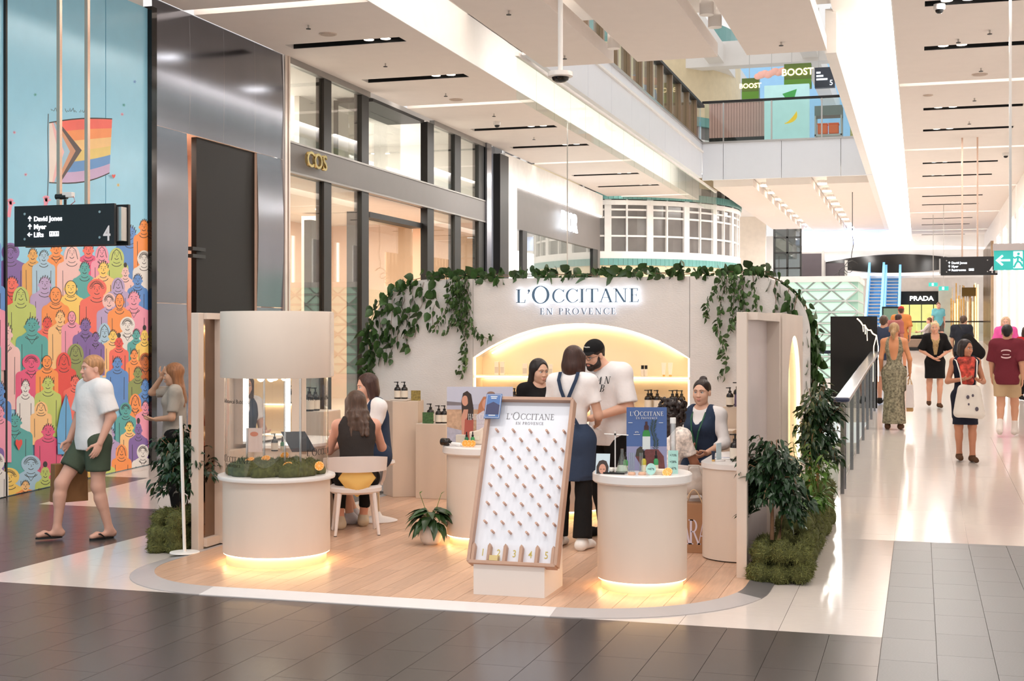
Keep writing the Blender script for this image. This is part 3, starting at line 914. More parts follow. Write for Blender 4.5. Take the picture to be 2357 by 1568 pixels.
# escalators with blue lit steps
for i, (u0, u1) in enumerate(((1994, 2025), (2036, 2066))):
 a, b = at(u0, 740, 56), at(u1, 740, 56)
 t = thing('escalator', ('left', 'right')[i] + ' blue lit escalator rising behind the shoppers', 'escalator', (a.x, a.y, 1.5), 'blue escalators')
 st = MB().box(0, b.x - a.x, 0, .3, 0, .10).mesh('step', pm('step_blue', (60, 120, 160), .35, emit=.12))
 for j in range(18):
  child_copy(st, 'step', t, (a.x, a.y + j * .3, 1.55 + j * .155))
 for sx in (a.x - .1, b.x - .01):
  b_ = MB()
  b_.add([(sx, a.y, 1.6), (sx + .1, a.y, 1.6), (sx + .1, a.y + 5.6, 4.5), (sx, a.y + 5.6, 4.5), (sx, a.y, 2.3), (sx + .1, a.y, 2.3), (sx + .1, a.y + 5.6, 5.2), (sx, a.y + 5.6, 5.2)],
               [(3, 2, 1, 0), (4, 5, 6, 7), (0, 1, 5, 4), (1, 2, 6, 5), (2, 3, 7, 6), (3, 0, 4, 7)])
  b_.obj('side_panel', pm('escalator_blue', (120, 180, 230), .3, emit=.35), t)
# PRADA shop at the end
a, b = at(2066, 672, 74), at(2176, 672, 74)
t = thing('end_boutique', 'black fronted PRADA boutique with glowing yellow wall behind glass at the corridor end', 'storefront', (a.x, a.y, 1.6), kind='structure')
MB().box(a.x, b.x, a.y - .1, a.y + .3, 3.38, 4.1).obj('sign_panel', M_blackg, t)
MB().box(a.x, b.x, a.y + 2.6, a.y + 2.7, 1.5, 3.5).obj('inner_wall', pm('lime_glow', (236, 226, 140), .5, emit=.55), t)  # shop lighting is put into this wall as emission
w3 = (b.x - a.x) / 4
for i in range(4):
 MB().box(a.x + w3 * i + .02, a.x + w3 * (i + 1) - .02, a.y + .1, a.y + .12, 1.6, 3.38).obj('glass_pane', M_glass2, t)
 MB().box(a.x + w3 * i - .02, a.x + w3 * i + .02, a.y + .05, a.y + .15, 1.6, 3.38).obj('mullion', M_mull, t)
l2 = MB()
sans(l2, 'PRADA', frame(((a.x + b.x) / 2, a.y - .12, 3.6)), .34, .03, bold=.02, sx=1.15)
l2.obj('letters', emit_mat('prada_text', (255, 255, 250), 5.), t)
struct('wall_end', 'pale end wall of the corridor', MB().box(-9.6, a.x, a.y, a.y + .3, 1.5, 6.3).box(b.x, 5.5, a.y, a.y + .3, 1.5, 6.3).box(a.x, b.x, a.y, a.y + .3, 4.1, 6.3), pm('end_wall', (238, 228, 220), .5))
# right wall
rw = thing('wall_right', 'bright white shop wall with vertical light strips along the right', None, (2.72, 45, 0), kind='structure')
M_rw = pm('right_white', (244, 240, 236), .35)
M_rg = pm('right_grey', (176, 172, 172), .3)
MB().box(2.72, 2.9, 8, 37.5, 0, 6.2).obj('wall_panel', M_rw, rw)
yy = 37.5
for i, (w, m_) in enumerate(((1.6, M_rw), (2.4, M_rg), (1.2, M_rw), (2.6, M_rg), (1.6, M_rw), (2.4, M_rg), (1.4, M_rw), (2.6, M_rg), (2.2, M_rw))):
 MB().box(2.72 + (.12 if m_ is M_rg else 0), 2.95, yy, yy + w - .12, .5, 5.4).obj('wall_panel', m_, rw)
 MB().box(2.76, 2.8, yy + w - .12, yy + w, .6, 5.4).obj('light_strip', emit_mat('strip_white', (255, 248, 240), 3.), rw)
 yy += w
MB().box(2.72, 2.9, 37.5, 76, 5.4, 6.2).obj('wall_panel', M_rw, rw)
br_m = pm('bronze_mirror', (176, 150, 124), .18, 1., var=.2, vscale=3)
yy0 = yy
for i in range(16):
 MB().box(2.62, 2.8, yy0 + i * .42, yy0 + i * .42 + .2, .9, 5.4).obj('bronze_fin', br_m, rw)
MB().box(2.82, 2.9, yy0, yy0 + 7, .9, 5.4).obj('wall_panel', M_rg, rw)
gd = thing('golden_storefront', 'glittering gold and glass storefront at the far right', 'storefront', tuple(at(2220, 790, 66)), kind='structure')
M_gm = [pm('gold_mirror', (214, 164, 92), .15, 1., var=.25, vscale=5), pm('champagne', (230, 208, 176), .2, .7, var=.2), emit_mat('gold_glow', (255, 214, 150), 2.0)]
r_ = random.Random(4)
a, b = at(2188, 690, 66), at(2252, 790, 66)
for i in range(22):
 x = a.x + (b.x - a.x) * i / 22
 MB().box(x, x + .055, a.y + .1 * (i % 3), a.y + .3, b.z, a.z + r_.uniform(-.2, .9)).obj('fin', M_gm[r_.choice((0, 0, 1, 1, 2))], gd)
a2, b2 = at(2214, 662, 65), at(2246, 682, 65)
MB().box(a2.x, b2.x, a2.y, a2.y + .2, b2.z, a2.z).obj('hanging_panel', pm('bronze_panel', (110, 84, 40), .3, .7), gd)
MB().box(at(2160, 700, 67).x, at(2190, 700, 67).x, at(2160, 700, 67).y, at(2160, 700, 67).y + .3, 1.5, 4.1).obj('pillar', pm('pale_green_white', (226, 236, 230), .4), gd)
# far glass balustrade with dark rail
t = thing('far_balustrade', 'low glass balustrade with thin dark rail in front of the PRADA boutique', 'balustrade', tuple(at(2180, 785, 60)))
a, b = at(2030, 741, 60), at(2270, 741, 60)
MB().box(a.x, b.x, a.y, a.y + .05, a.z - .03, a.z + .03).obj('handrail', M_mull, t)
for i in range(6):
 x = a.x + (b.x - a.x) * i / 6
 MB().box(x + .02, x + (b.x - a.x) / 6 - .02, a.y + .02, a.y + .03, a.z - .85, a.z - .03).obj('glass_pane', M_glass2, t)
# ================================================================== floor opening balustrade
M_wood = pm('rail_timber', (58, 66, 92), .2, .1)
rb = thing('balustrade', 'steel and glass balustrade with broad handrail right of the stand', 'balustrade', (-.8, 15, ramp_z(15)))
zr = lambda y: 1.096 + (y - 15.0) * (1.45 - 1.096) / 10.6
b = MB()
b.add([(-.88, 14.9, zr(14.9) - .03), (-.72, 14.9, zr(14.9) - .03), (-.72, 25.7, zr(25.7) - .03), (-.88, 25.7, zr(25.7) - .03), (-.88, 14.9, zr(14.9) + .02), (-.72, 14.9, zr(14.9) + .02), (-.72, 25.7, zr(25.7) + .02), (-.88, 25.7, zr(25.7) + .02)],
      [(3, 2, 1, 0), (4, 5, 6, 7), (0, 1, 5, 4), (1, 2, 6, 5), (2, 3, 7, 6), (3, 0, 4, 7)])
b.obj('handrail', M_steel, rb, bev=.015)
MB().box(-3.2, -.72, 14.82, 14.96, zr(15) - .03, zr(15) + .02).obj('handrail', M_wood, rb, bev=.02)
for y in (14.92, 15.3, 16.99, 18.7, 20.42, 22.14, 23.9, 25.6):
 MB().box(-.82, -.78, y - .02, y + .02, ramp_z(y) - .02, zr(y) - .02).obj('post', M_steel, rb)
for y0, y1 in ((15.34, 16.95), (17.03, 18.66), (18.74, 20.38), (20.46, 22.1), (22.18, 23.86), (23.94, 25.56)):
 MB().box(-.845, -.835, y0, y1, ramp_z(y0) + .05, zr(y0) - .08).obj('glass_pane', M_glass2, rb)
MB().box(-1.9, -.85, 14.96, 14.975, .05, 1.0).obj('glass_pane', M_glass2, rb)
bs = thing('black_screen', 'large glossy black screen panel at the end of the balustrade', 'screen', (-1.2, 25.9, .4))
MB().box(-1.6, -.76, 25.8, 25.92, .42, 2.12).obj('panel', M_blackg, bs)
r_ = random.Random(9)
b = MB()
p = Vector((-1.12, 25.78, 2.08))
pts = [p.copy()]
for i in range(10):
 p = p + Vector((.035, 0, -.02 + r_.uniform(-.05, .035)))
 pts.append(p.copy())
b.tube(pts, .012, 5)
for i in range(3):
 b.tube([pts[3 + i], pts[3 + i] + Vector((.01, 0, -.12 - .05 * i))], .007, 5)
b.tube([pts[-1], pts[-1] + Vector((-.05, 0, -.2)), pts[-1] + Vector((-.06, 0, -.85))], .008, 5)
b.tube([pts[-1], pts[-1] + Vector((.03, 0, -.2)), pts[-1] + Vector((.03, 0, -.85))], .008, 5)
b.obj('light_line', emit_mat('script_light', (255, 226, 190), 3.), bs)
t = thing('crossing_rail', 'blue topped handrail across the far end of the floor opening', 'balustrade', (-2, 26.4, .4))
MB().box(-6.2, -.7, 26.2, 26.32, 1.42, 1.48).obj('handrail', M_wood, t)
for x in (-1.0, -2.4, -3.8, -5.2):
 MB().box(x, x + .04, 26.24, 26.28, .41, 1.42).obj('post', M_steel, t)
# ================================================================== green lattice light stand
gs = thing('lattice_stand', 'glowing pale green stand with white triangle lattice behind the balustrade', 'display stand', (-3.0, 34, ramp_z(33)))
zb, zt, xl, xr, yf, yb = .72, 3.03, -5.2, -1.41, 33.0, 36.2
MB().box(xl, xr, yf + .06, yb, .6, zt).obj('light_box', pm('green_light', (164, 200, 184), .4, emit=.15, ecol=(196, 240, 216)), gs)
MB().box(xl - .03, xr + .03, yf - .03, yb + .03, zt, zt + .14).box(xl - .02, xr + .02, yf - .02, yb + .02, .5, .72).obj('edge_frame', M_frame, gs)
CW, CH = .62, .265
tri_up = MB().plate([(-.27, -.1), (.27, -.1), (0, .12)], Matrix(), .03).mesh('triangle_panel', pm('green_tile', (190, 222, 206), .3, emit=.3, ecol=(214, 255, 234)))
tri_dn = MB().plate([(.27, .1), (-.27, .1), (0, -.12)], Matrix(), .03).mesh('triangle_panel', MATS['green_tile'])
for j in range(9):
 z = zb + CH * (j + .5)
 for i in range(13):
  x = xr - .3 - i * CW / 2
  if x - .27 < xl:
   continue
  child_copy(tri_up if (i + j) % 2 == 0 else tri_dn, 'triangle_panel', gs, (x, yf + .05, z))
 for i in range(9):
  y = yf + .32 + i * CW / 2
  if y + .27 < yb:
   child_copy(tri_up if (i + j) % 2 == 0 else tri_dn, 'triangle_panel', gs, (xr - .04, y, z), (0, 0, PI / 2))
lat = MB()
for j in range(10):
 z = zb + CH * j
 lat.box(xl, xr, yf - .01, yf + .04, z - .02, z + .02)
 lat.box(xr - .04, xr + .01, yf, yb, z - .02, z + .02)
for j in range(9):
 z = zb + CH * j
 for i in range(13):
  x = xr - .3 - i * CW / 2
  if x - .29 < xl:
   continue
  sg = 1 if (i + j) % 2 == 0 else -1
  za, zc_ = (z, z + CH) if sg > 0 else (z + CH, z)
  for s in (-1, 1):
   lat.tube([(x + s * .31, yf + .01, za), (x, yf + .01, zc_)], .02, 4)
lat.obj('lattice', pm('lattice_grey', (206, 214, 212), .5), gs)
# ================================================================== THE STAND
ZP = .03
M_birch = pm('birch_laminate', (224, 208, 194), .45, var=.05, vscale=3, stretch=(1, 1, .25))
M_birch2 = pm('birch_panel', (216, 194, 174), .45, var=.06, vscale=5, stretch=(1, 1, .2))
M_plank = pm('oak_plank', (206, 167, 140), .34, var=.13, vscale=14, rnd=.10, stretch=(3, .25, 1), spec=.4)
M_edge = pm('edge_vinyl', (186, 178, 176), .3, var=.02)
M_edgew = pm('edge_vinyl_white', (226, 220, 218), .25, var=.02)
M_edged = pm('edge_vinyl_dark', (112, 108, 108), .3, var=.02)
M_plast = pm('textured_plaster', (226, 219, 214), .75, var=.03, bump=.35, bscale=38, stretch=(1, 1, 2.2))
M_top = pm('white_worktop', (236, 230, 226), .25, var=.02)
M_cream_p = pm('cream_plinth', (246, 226, 190), .5)
M_led = emit_mat('stand_led', (255, 212, 146), 13.)
M_ledn = emit_mat('niche_led', (255, 226, 178), 7.)
def clip_convex(poly, x0, x1, y0, y1):
 for ax, lim, sg in ((0, x0, 1), (0, x1, -1), (1, y0, 1), (1, y1, -1)):
  out = []
  for i in range(len(poly)):
   p, q = poly[i - 1], poly[i]
   a, b = (p[ax] - lim) * sg, (q[ax] - lim) * sg
   if (a >= 0) != (b >= 0):
    t = a / (a - b)
    out.append((p[0] + (q[0] - p[0]) * t, p[1] + (q[1] - p[1]) * t))
   if b >= 0:
    out.append(q)
  poly = out
  if len(poly) < 3:
   return []
 return poly
pf = thing('stand_platform', 'low timber floor platform with grey edge under the whole stand', 'platform', (-3.4, 11, 0))
PIN = rrect(-5.58, -1.17, 8.44, 14.55, (.85, 1.08, .2, .2), 14)
MB().prism(PIN, -.004, ZP - .012).obj('base', pm('platform_base', (120, 92, 70), .7), pf)
n = len(PLAT)
segs = {}
run, last = 0, ''
for i in range(n):
 j = (i + 1) % n
 cx, cy = (PLAT[i][0] + PLAT[j][0]) / 2, (PLAT[i][1] + PLAT[j][1]) / 2
 key = ('w' if cy < 8.3 and -4.4 < cx < -2.4 else 'd' if cx > -1.05 and cy > 9.3 else 'a')
 if key != last or i % 5 == 0:
  run += 1
 last = key
 key += str(run)
 segs.setdefault(key, []).append((i, j))
for key, lst in segs.items():
 mb = MB()
 for i, j in lst:
  o0, o1, i0, i1 = PLAT[i], PLAT[j], PIN[i], PIN[j]
  mb.add([(*o0, 0), (*o1, 0), (*i1, 0), (*i0, 0), (*o0, .006), (*o1, .006), (*i1, ZP + .001), (*i0, ZP + .001)],
               [(4, 5, 6, 7), (0, 1, 5, 4), (1, 2, 6, 5), (3, 0, 4, 7)])
 mb.obj('edge_strip', M_edgew if key[0] == 'w' else M_edged if key[0] == 'd' else M_edge, pf)
PWD, PLN = .152, 1.22
r_ = random.Random(11)
for i in range(30):
 x0 = -5.7 + i * PWD
 y0 = 8.3 - r_.uniform(0, 1.1)
 while y0 < 14.6:
  y1 = y0 + PLN
  q = clip_convex(PIN, x0 + .0012, x0 + PWD - .0012, y0 + .0012, y1 - .0012)
  if len(q) >= 3:
   cx, cy = sum(p[0] for p in q) / len(q), sum(p[1] for p in q) / len(q)
   ob = MB().prism([(a - cx, b - cy) for a, b in q], ZP - .012 - ZP, 0).mesh('plank', M_plank)
   child_copy(ob, 'plank', pf, (cx, cy, ZP))
  y0 = y1
def counter(name, label, c, r, h, rim=.035, rimh=.07, led=True):
 t = thing(name, label, 'counter', (c[0], c[1], ZP))
 MB().cyl(c, r, ZP + .075, h - rimh, 64).obj('body', M_birch, t, smooth=40)
 MB().lathe([(r + rim - .012, h - rimh), (r + rim, h - rimh + .012), (r + rim, h - .01), (r + rim - .01, h), (.02, h)], (c[0], c[1], 0), 64).obj('worktop', M_top, t, smooth=40)
 MB().cyl(c, r - .028, ZP, ZP + .075, 64).obj('plinth', M_cream_p, t, smooth=40)
 if led:
  MB().lathe([(r - .022, 0), (r - .022, .006), (r - .006, .006), (r - .006, 0)], (c[0], c[1], ZP + .067), 64, close=True).obj('led_strip', M_led, t)
 return t
C1 = at(1478, 768, 9.44)
C2 = at(1112, 768, 11.46)
CY = at(637, 768, 10.52)
counter('display_counter', 'round birch counter with white top and glowing base at the front right', (C1.x, C1.y), .312, .835)
counter('display_counter', 'round birch counter with glowing base behind the tilted peg board', (C2.x, C2.y), .31, .855)
counter('service_counter', 'birch service counter with glowing base behind the standing staff', (-3.45, 12.85), .5, .92)
# ---- tall round terrarium column
tc = thing('terrarium_column', 'tall round birch column with clear drum of moss at the front left', 'display column', (CY.x, CY.y, ZP))
c = (CY.x, CY.y)
MB().cyl(c, .413, ZP + .085, .685, 72).obj('lower_drum', M_birch, tc, smooth=40)
MB().lathe([(.40, .672), (.45, .680), (.455, .695), (.45, .708), (.42, .712), (.02, .712)], (c[0], c[1], 0), 72).obj('white_ring', M_top, tc, smooth=40)
MB().cyl(c, .385, ZP, ZP + .085, 64).obj('plinth', M_cream_p, tc, smooth=40)
MB().lathe([(.388, 0), (.388, .006), (.408, .006), (.408, 0)], (c[0], c[1], ZP + .078), 64, close=True).obj('led_strip', M_led, tc)
ud = MB().lathe([(.02, 1.461), (.43, 1.461), (.432, 1.465), (.432, 1.965), (.43, 1.97), (.02, 1.97)], (c[0], c[1], 0), 72).obj('upper_drum', M_birch, tc, smooth=40)
# rear door panel of the upper drum, standing slightly proud on the right
a0 = math.atan2(-c[1], -c[0])
mb = MB()
for k_ in range(6):
 p, q = a0 + math.radians(70 + k_ * 5), a0 + math.radians(75 + k_ * 5)
 mb.add([(c[0] + r * math.cos(t), c[1] + r * math.sin(t), z) for z in (1.47, 1.965) for t, r in ((p, .43), (q, .43), (q, .442), (p, .442))],
           [(3, 2, 1, 0), (4, 5, 6, 7), (2, 3, 7, 6), (0, 4, 7, 3), (1, 2, 6, 5)])
mb.obj('door_panel', M_birch, ud, smooth=40)
M_acr = glass_mat('acrylic', (250, 250, 248), .03)
MB().cyl(c, .397, .712, 1.461, 72, cap=False).obj('acrylic_drum', M_acr, tc, smooth=40)
for dx in (-.31, -.16, .13, .26):
 MB().cyl((c[0] + dx, c[1] + (.1 if dx < 0 else -.12)), .009, .74, 1.461, 10).obj('acrylic_rod', glass_mat('rod_acrylic', (240, 240, 240), .35, .05), tc)
# prints on the drum (front left and, seen through, the far side)
def on_drum(mb, v, f, cz, ang0, r):
 mb.add([(c[0] + (r - y) * math.cos(ang0 + x / r), c[1] + (r - y) * math.sin(ang0 + x / r), cz + z) for x, y, z in v], f)
pr = MB()
tmp = MB()
serif(tmp, "L'OCCITANE", Matrix(), .045, .001, big_first=2)
on_drum(pr, tmp.v, tmp.f, .82, a0 - math.radians(58), .398)
on_drum(pr, tmp.v, tmp.f, .87, a0 + math.radians(62), .398)
tmp = MB()
serif(tmp, 'EN PROVENCE', Matrix(), .022, .001)
on_drum(pr, tmp.v, tmp.f, .785, a0 - math.radians(58), .398)
tmp = MB()
sans(tmp, 'The Botanical Bubbles', Matrix(), .042, .001)
on_drum(pr, tmp.v, tmp.f, 1.27, a0 - math.radians(58), .398)
on_drum(pr, tmp.v, tmp.f, 1.29, a0 + math.radians(62), .398)
pr.obj('print', M_black, tc)
# ---- tilted peg game board on its white box
BX0, BX1, BY0, BY1 = -2.904, -2.404, 8.703, 9.178
bd = thing('peg_board', 'tilted white peg game board with wooden frame on a white box', 'game board', ((BX0 + BX1) / 2, BY0, ZP))
mb = MB()
pf_ = [(BY0, ZP), (BY1, ZP), (BY1, .62), (BY0 + .19, .24), (BY0, .24)]
mb.add([(x, y, z) for x in (BX0, BX1) for y, z in pf_], [(4, 3, 2, 1, 0), (5, 6, 7, 8, 9)] + [(i, (i + 1) % 5, 5 + (i + 1) % 5, 5 + i) for i in range(5)])
mb.obj('box_base', pm('white_box', (240, 232, 226), .4, var=.01), bd)
pc = at(1181, 1302, 9.12)
th = math.radians(23.5)
BM = frame((pc.x, pc.y, .235), (1, 0, 0), (0, math.sin(th), math.cos(th)))
BW, BL = .61, 1.185
M_oak = pm('board_oak', (190, 152, 130), .5, var=.1, vscale=8)
MB().box(-BW / 2, BW / 2, 0, .03, 0, BL, M=BM).obj('back_panel', pm('board_white', (236, 238, 246), .35, var=.01), bd)
for x0, x1, z0, z1 in ((-BW / 2 - .012, -BW / 2 + .012, 0, BL), (BW / 2 - .012, BW / 2 + .012, 0, BL), (-BW / 2, BW / 2, -.012, .012), (-BW / 2, BW / 2, BL - .012, BL + .012)):
 MB().box(x0, x1, -.055, .035, z0, z1, M=BM).obj('frame_rail', M_oak, bd, bev=.003)
pg = MB()
pm_ = MB().tube([(0, 0, 0), (0, -.055, 0)], .0085, 10).mesh('peg', pm('peg_oak', (206, 166, 146), .5))
RT = BM.to_euler()
for j in range(12):
 z = BL - .235 - j * .0665
 row = [-.245, -.1225, 0, .1225, .245] if j % 2 == 0 else [-.184, -.061, .061, .184]
 for x in row:
  p = BM @ Vector((x + .02, 0, z))
  o = child_copy(pm_, 'peg', bd, p, RT)
for i in range(6):
 x = -BW / 2 + .024 + i * (BW - .048) / 5
 w = .011
 MB().plate([(x - w, .012), (x + w, .012), (x + w, .115), (x, .135), (x - w, .115)], BM, .05).obj('picket', M_oak, bd, bev=.002)
for i in range(5):
 lt = MB()
 x = -BW / 2 + .024 + (i + .5) * (BW - .048) / 5
 sans(lt, str(i + 1), BM @ Matrix.Translation((x, -.001, .055)), .07, .001, bold=.004, sx=.8)
 lt.obj('number', pm('number_gold', (206, 186, 92), .4), bd)
lt = MB()
serif(lt, "L'OCCITANE", BM @ Matrix.Translation((.0, -.001, BL - .14)), .043, .0015, big_first=2, sx=.95)
serif(lt, 'EN PROVENCE', BM @ Matrix.Translation((.0, -.001, BL - .178)), .019, .0015, track=.16)
lt.obj('logo', pm('logo_grey', (140, 138, 142), .4), bd)
MB().box(-.17, -.1, -.05, -.002, .014, .05, M=BM).obj('sample_chip', pm('chip_gold', (214, 190, 130), .4), bd)
LM = BM @ Matrix.Translation((-.265, -.062, BL - .16))
lf_ = thing('leaflet', 'small blue leaflet clipped on the top left corner of the peg board', 'leaflet', tuple(LM.translation))
MB().box(-.058, .058, -.004, 0, 0, .185, M=LM).obj('card', pm('leaflet_blue', (66, 108, 168), .35), lf_)
MB().plate([(-.05, .03), (.05, .03), (.05, .1), (.02, .115), (0, .125), (-.03, .11), (-.05, .1)], LM @ Matrix.Translation((0, -.004, 0)), .001).obj('photo_print', pm('leaflet_navy', (44, 48, 92), .4), lf_)
lt = MB()
LM2 = LM @ Matrix.Translation((0, -.0045, 0))
for z, w in ((.16, .05), (.148, .04), (.02, .05)):
 lt.plate([(-w / 2, z), (w / 2, z), (w / 2, z + .006), (-w / 2, z + .006)], LM2, .0008)
lt.ring2d([(-.052, .006), (.052, .006), (.052, .179), (-.052, .179)], [(-.05, .008), (.05, .008), (.05, .177), (-.05, .177)], LM2, .0008)
lt.obj('text_lines', M_white, lf_)
# ---- back wall with arched niche
WY, WT = 14.3, .42
XL, XR, WZ = -6.03, -1.09, 2.41
NX0, NX1, NB, NS, NA = -4.775, -2.35, .28, 1.535, 1.912
bw = thing('stand_wall', 'textured off white back wall with round top corners and arched lit niche', 'display wall', (-3.56, WY, 0), kind='structure')
Mw = frame((0, WY + WT, 0))
def wall_poly(poly, nm='wall_panel', mat=M_plast, t=WT, M=Mw):
 return MB().plate(poly, M, t).obj(nm, mat, bw)
RC = .72
wall_poly([(XL, 0), (NX0 - .004, 0), (NX0 - .004, WZ)] + [(XL + RC + RC * math.cos(math.radians(90 + 90 * i / 14)), WZ - RC + RC * math.sin(math.radians(90 + 90 * i / 14))) for i in range(15)])
RC2 = .62
wall_poly([(NX1 + .004, 0), (XR, 0)] + [(XR - RC2 + RC2 * math.cos(math.radians(90 * i / 14)), WZ - RC2 + RC2 * math.sin(math.radians(90 * i / 14))) for i in range(15)] + [(NX1 + .004, WZ)])
# arch = circular segment through spring points and apex
hw, rise = (NX1 - NX0) / 2, NA - NS
AR = (hw * hw + rise * rise) / (2 * rise)
NCX = (NX0 + NX1) / 2
am = math.asin(hw / AR)
ARCH = [(NCX + AR * math.sin(-am + 2 * am * i / 40), NA - AR + AR * math.cos(-am + 2 * am * i / 40)) for i in range(41)]
MB().ring2d([(p[0], WZ) for p in ARCH], ARCH, Mw, WT, closed=False).obj('wall_panel', M_plast, bw)
wall_poly([(NX0, 0), (NX1, 0), (NX1, NB), (NX0, NB)])
M_niche = pm('niche_birch', (244, 226, 196), .5, var=.03, vscale=3)
NBY = WY + .34
MB().ring2d(ARCH, [(p[0], NB) for p in ARCH], frame((0, NBY + .02, 0)), .02, closed=False).obj('niche_back', M_niche, bw)
MB().box(NX0 - .02, NX0, WY + .01, NBY, NB, NS).box(NX1, NX1 + .02, WY + .01, NBY, NB, NS).box(NX0, NX1, WY + .01, NBY, NB - .02, NB).obj('niche_side', M_niche, bw)
SHZ = (1.335, .985, .635)
for z in SHZ:
 sh = MB().box(NX0, NX1, WY + .02, NBY, z - .03, z).obj('shelf', M_niche, bw)
 MB().box(NX0 + .01, NX1 - .01, WY + .014, WY + .02, z - .024, z - .006).obj('shelf_led', emit_mat('shelf_led', (255, 236, 206), 2.2), bw)
 MB().box(NX0 + .02, NX1 - .02, NBY - .03, NBY - .01, z - .038, z - .031).obj('under_led', emit_mat('under_led', (255, 230, 190), 7.), bw)
ld = MB()
edge = [(NX0 + .012, NB)] + [(NX0 + .012, NS)] + [(p[0], p[1] - .01) for p in ARCH[1:-1]] + [(NX1 - .012, NS), (NX1 - .012, NB)]
ld.tube([(x, WY + .03, z) for x, z in edge], .009, 6)
ld.obj('arch_led', M_ledn, bw)
ld = MB()
ld.tube([(p[0] * .985 + NCX * .015, NBY - .04, p[1] - .03) for p in ARCH[2:-2]], .008, 6)
ld.obj('arch_led', emit_mat('arch_back_led', (255, 232, 194), 9.), bw)
# sign
Ms = frame((-3.565, WY - .05, 2.137))
lt = MB()
wd = serif(lt, "L'OCCITANE", Ms, .148, .018, big_first=2, track=.055, sx=1.09)
lt.obj('sign_letters', pm('sign_steel', (92, 118, 142), .3, .5), bw)
lt2 = MB()
serif(lt2, 'EN PROVENCE', frame((-3.56, WY - .05, 2.008)), .068, .015, track=.2, sx=1.13)
lt2.obj('sign_letters', pm('sign_steel2', (128, 138, 156), .3, .5), bw)
for mb_, nm in ((lt, 0), (lt2, 1)):
 gl = MB()
 gl.v = [(x, y + .026, z) for x, y, z in mb_.v]
 gl.f, gl.m = mb_.f, mb_.m
 gl.obj('sign_glow', emit_mat('sign_glow%d' % nm, (226, 238, 255), (4.5, 1.6)[nm]), bw)
# ---- side partitions
M_pan = pm('pale_birch', (220, 202, 188), .4, var=.05, vscale=3, stretch=(1, 1, .2))
rp = thing('side_partition', 'pale birch side partition with lit arch behind the right fig tree', 'partition', (-1.2, 9.9, 0))
MB().box(-1.275, -1.2, 9.84, 9.92, 0, 1.955).obj('end_panel', M_pan, rp, bev=.004)
MB().box(-1.275, -1.235, 9.92, 11.6, 0, 1.955).obj('inner_panel', pm('pale_lilac_panel', (206, 192, 190), .35, var=.03), rp)
MB().box(-1.235, -1.13, 9.9, 11.6, 1.9, 1.957).box(-1.235, -1.13, 11.5, 11.6, 0, 1.9).obj('frame_rail', M_pan, rp)
PX = -1.12
arch2 = [(12.15, .1), (12.15, 1.2)] + [(12.8 + .65 * math.cos(math.radians(180 - 180 * i / 20)), 1.2 + .58 * math.sin(math.radians(180 - 180 * i / 20))) for i in range(21)] + [(13.45, 1.2), (13.45, .1)]
Mo = frame((PX - .12, 0, 0), (0, 1, 0))
mb = MB()
outer = []
for y, z in arch2:
 outer.append((min(max(11.62, 12.8 + (y - 12.8) * 3), 13.72), z if z < 1.25 and y in (12.15, 13.45) else 1.975))
mb.ring2d(outer, arch2, Mo, .12, closed=False)
mb.box(PX - .12, PX, 11.62, 13.72, 0, .1)
mb.obj('arch_panel', M_pan, rp)
MB().box(PX - .12, PX - .1, 11.62, 13.72, .1, 1.9).obj('arch_back', M_niche, rp)
ld = MB()
ld.tube([(PX - .02, y - .015 if y > 12.8 else y + .015, z - .012) for y, z in arch2], .012, 6)
ld.obj('led_strip', M_ledn, rp)
lp = thing('side_partition', 'pale birch framed partition with mirror panel at the left edge', 'partition', (-5.7, 10, 0))
MB().box(-5.76, -5.69, 9.9, 9.985, 0, 1.972).obj('end_panel', M_pan, lp, bev=.004)
MB().box(-5.76, -5.72, 9.985, 12.0, 0, 1.96).obj('inner_panel', M_pan, lp)
MB().box(-5.72, -5.66, 9.985, 10.2, 1.92, 1.972).box(-5.72, -5.66, 9.985, 10.2, ZP, .1).box(-5.72, -5.62, 10.2, 10.3, ZP, 1.972).obj('frame_rail', M_pan, lp)
MB().box(-5.72, -5.71, 9.99, 10.2, .1, 1.92).obj('mirror_panel', pm('smoked_mirror', (150, 128, 112), .06, 1.), lp)
MB().box(-5.72, -5.62, 10.3, 12.0, 1.5, 1.972).box(-5.72, -5.63, 10.3, 12.0, ZP, .8).obj('frame_rail', M_birch2, lp)
mr_ = thing('vanity_mirror', 'vanity mirror with vertical light bars on the left partition', 'mirror', (-5.62, 11.0, .9))
MB().box(-5.72, -5.63, 10.55, 11.5, .84, 1.48).obj('glass', pm('mirror', (225, 225, 225), .02, 1., var=0), mr_)
for y in (10.6, 11.42):
 MB().box(-5.63, -5.61, y - .012, y + .012, .86, 1.46).obj('light_bar', M_white_e, mr_)
for y in (10.98, 11.25):
 MB().ball((-5.58, y, 1.4), .035, 14).obj('globe_bulb', emit_mat('globe', (255, 236, 206), 12.), mr_, smooth=60)
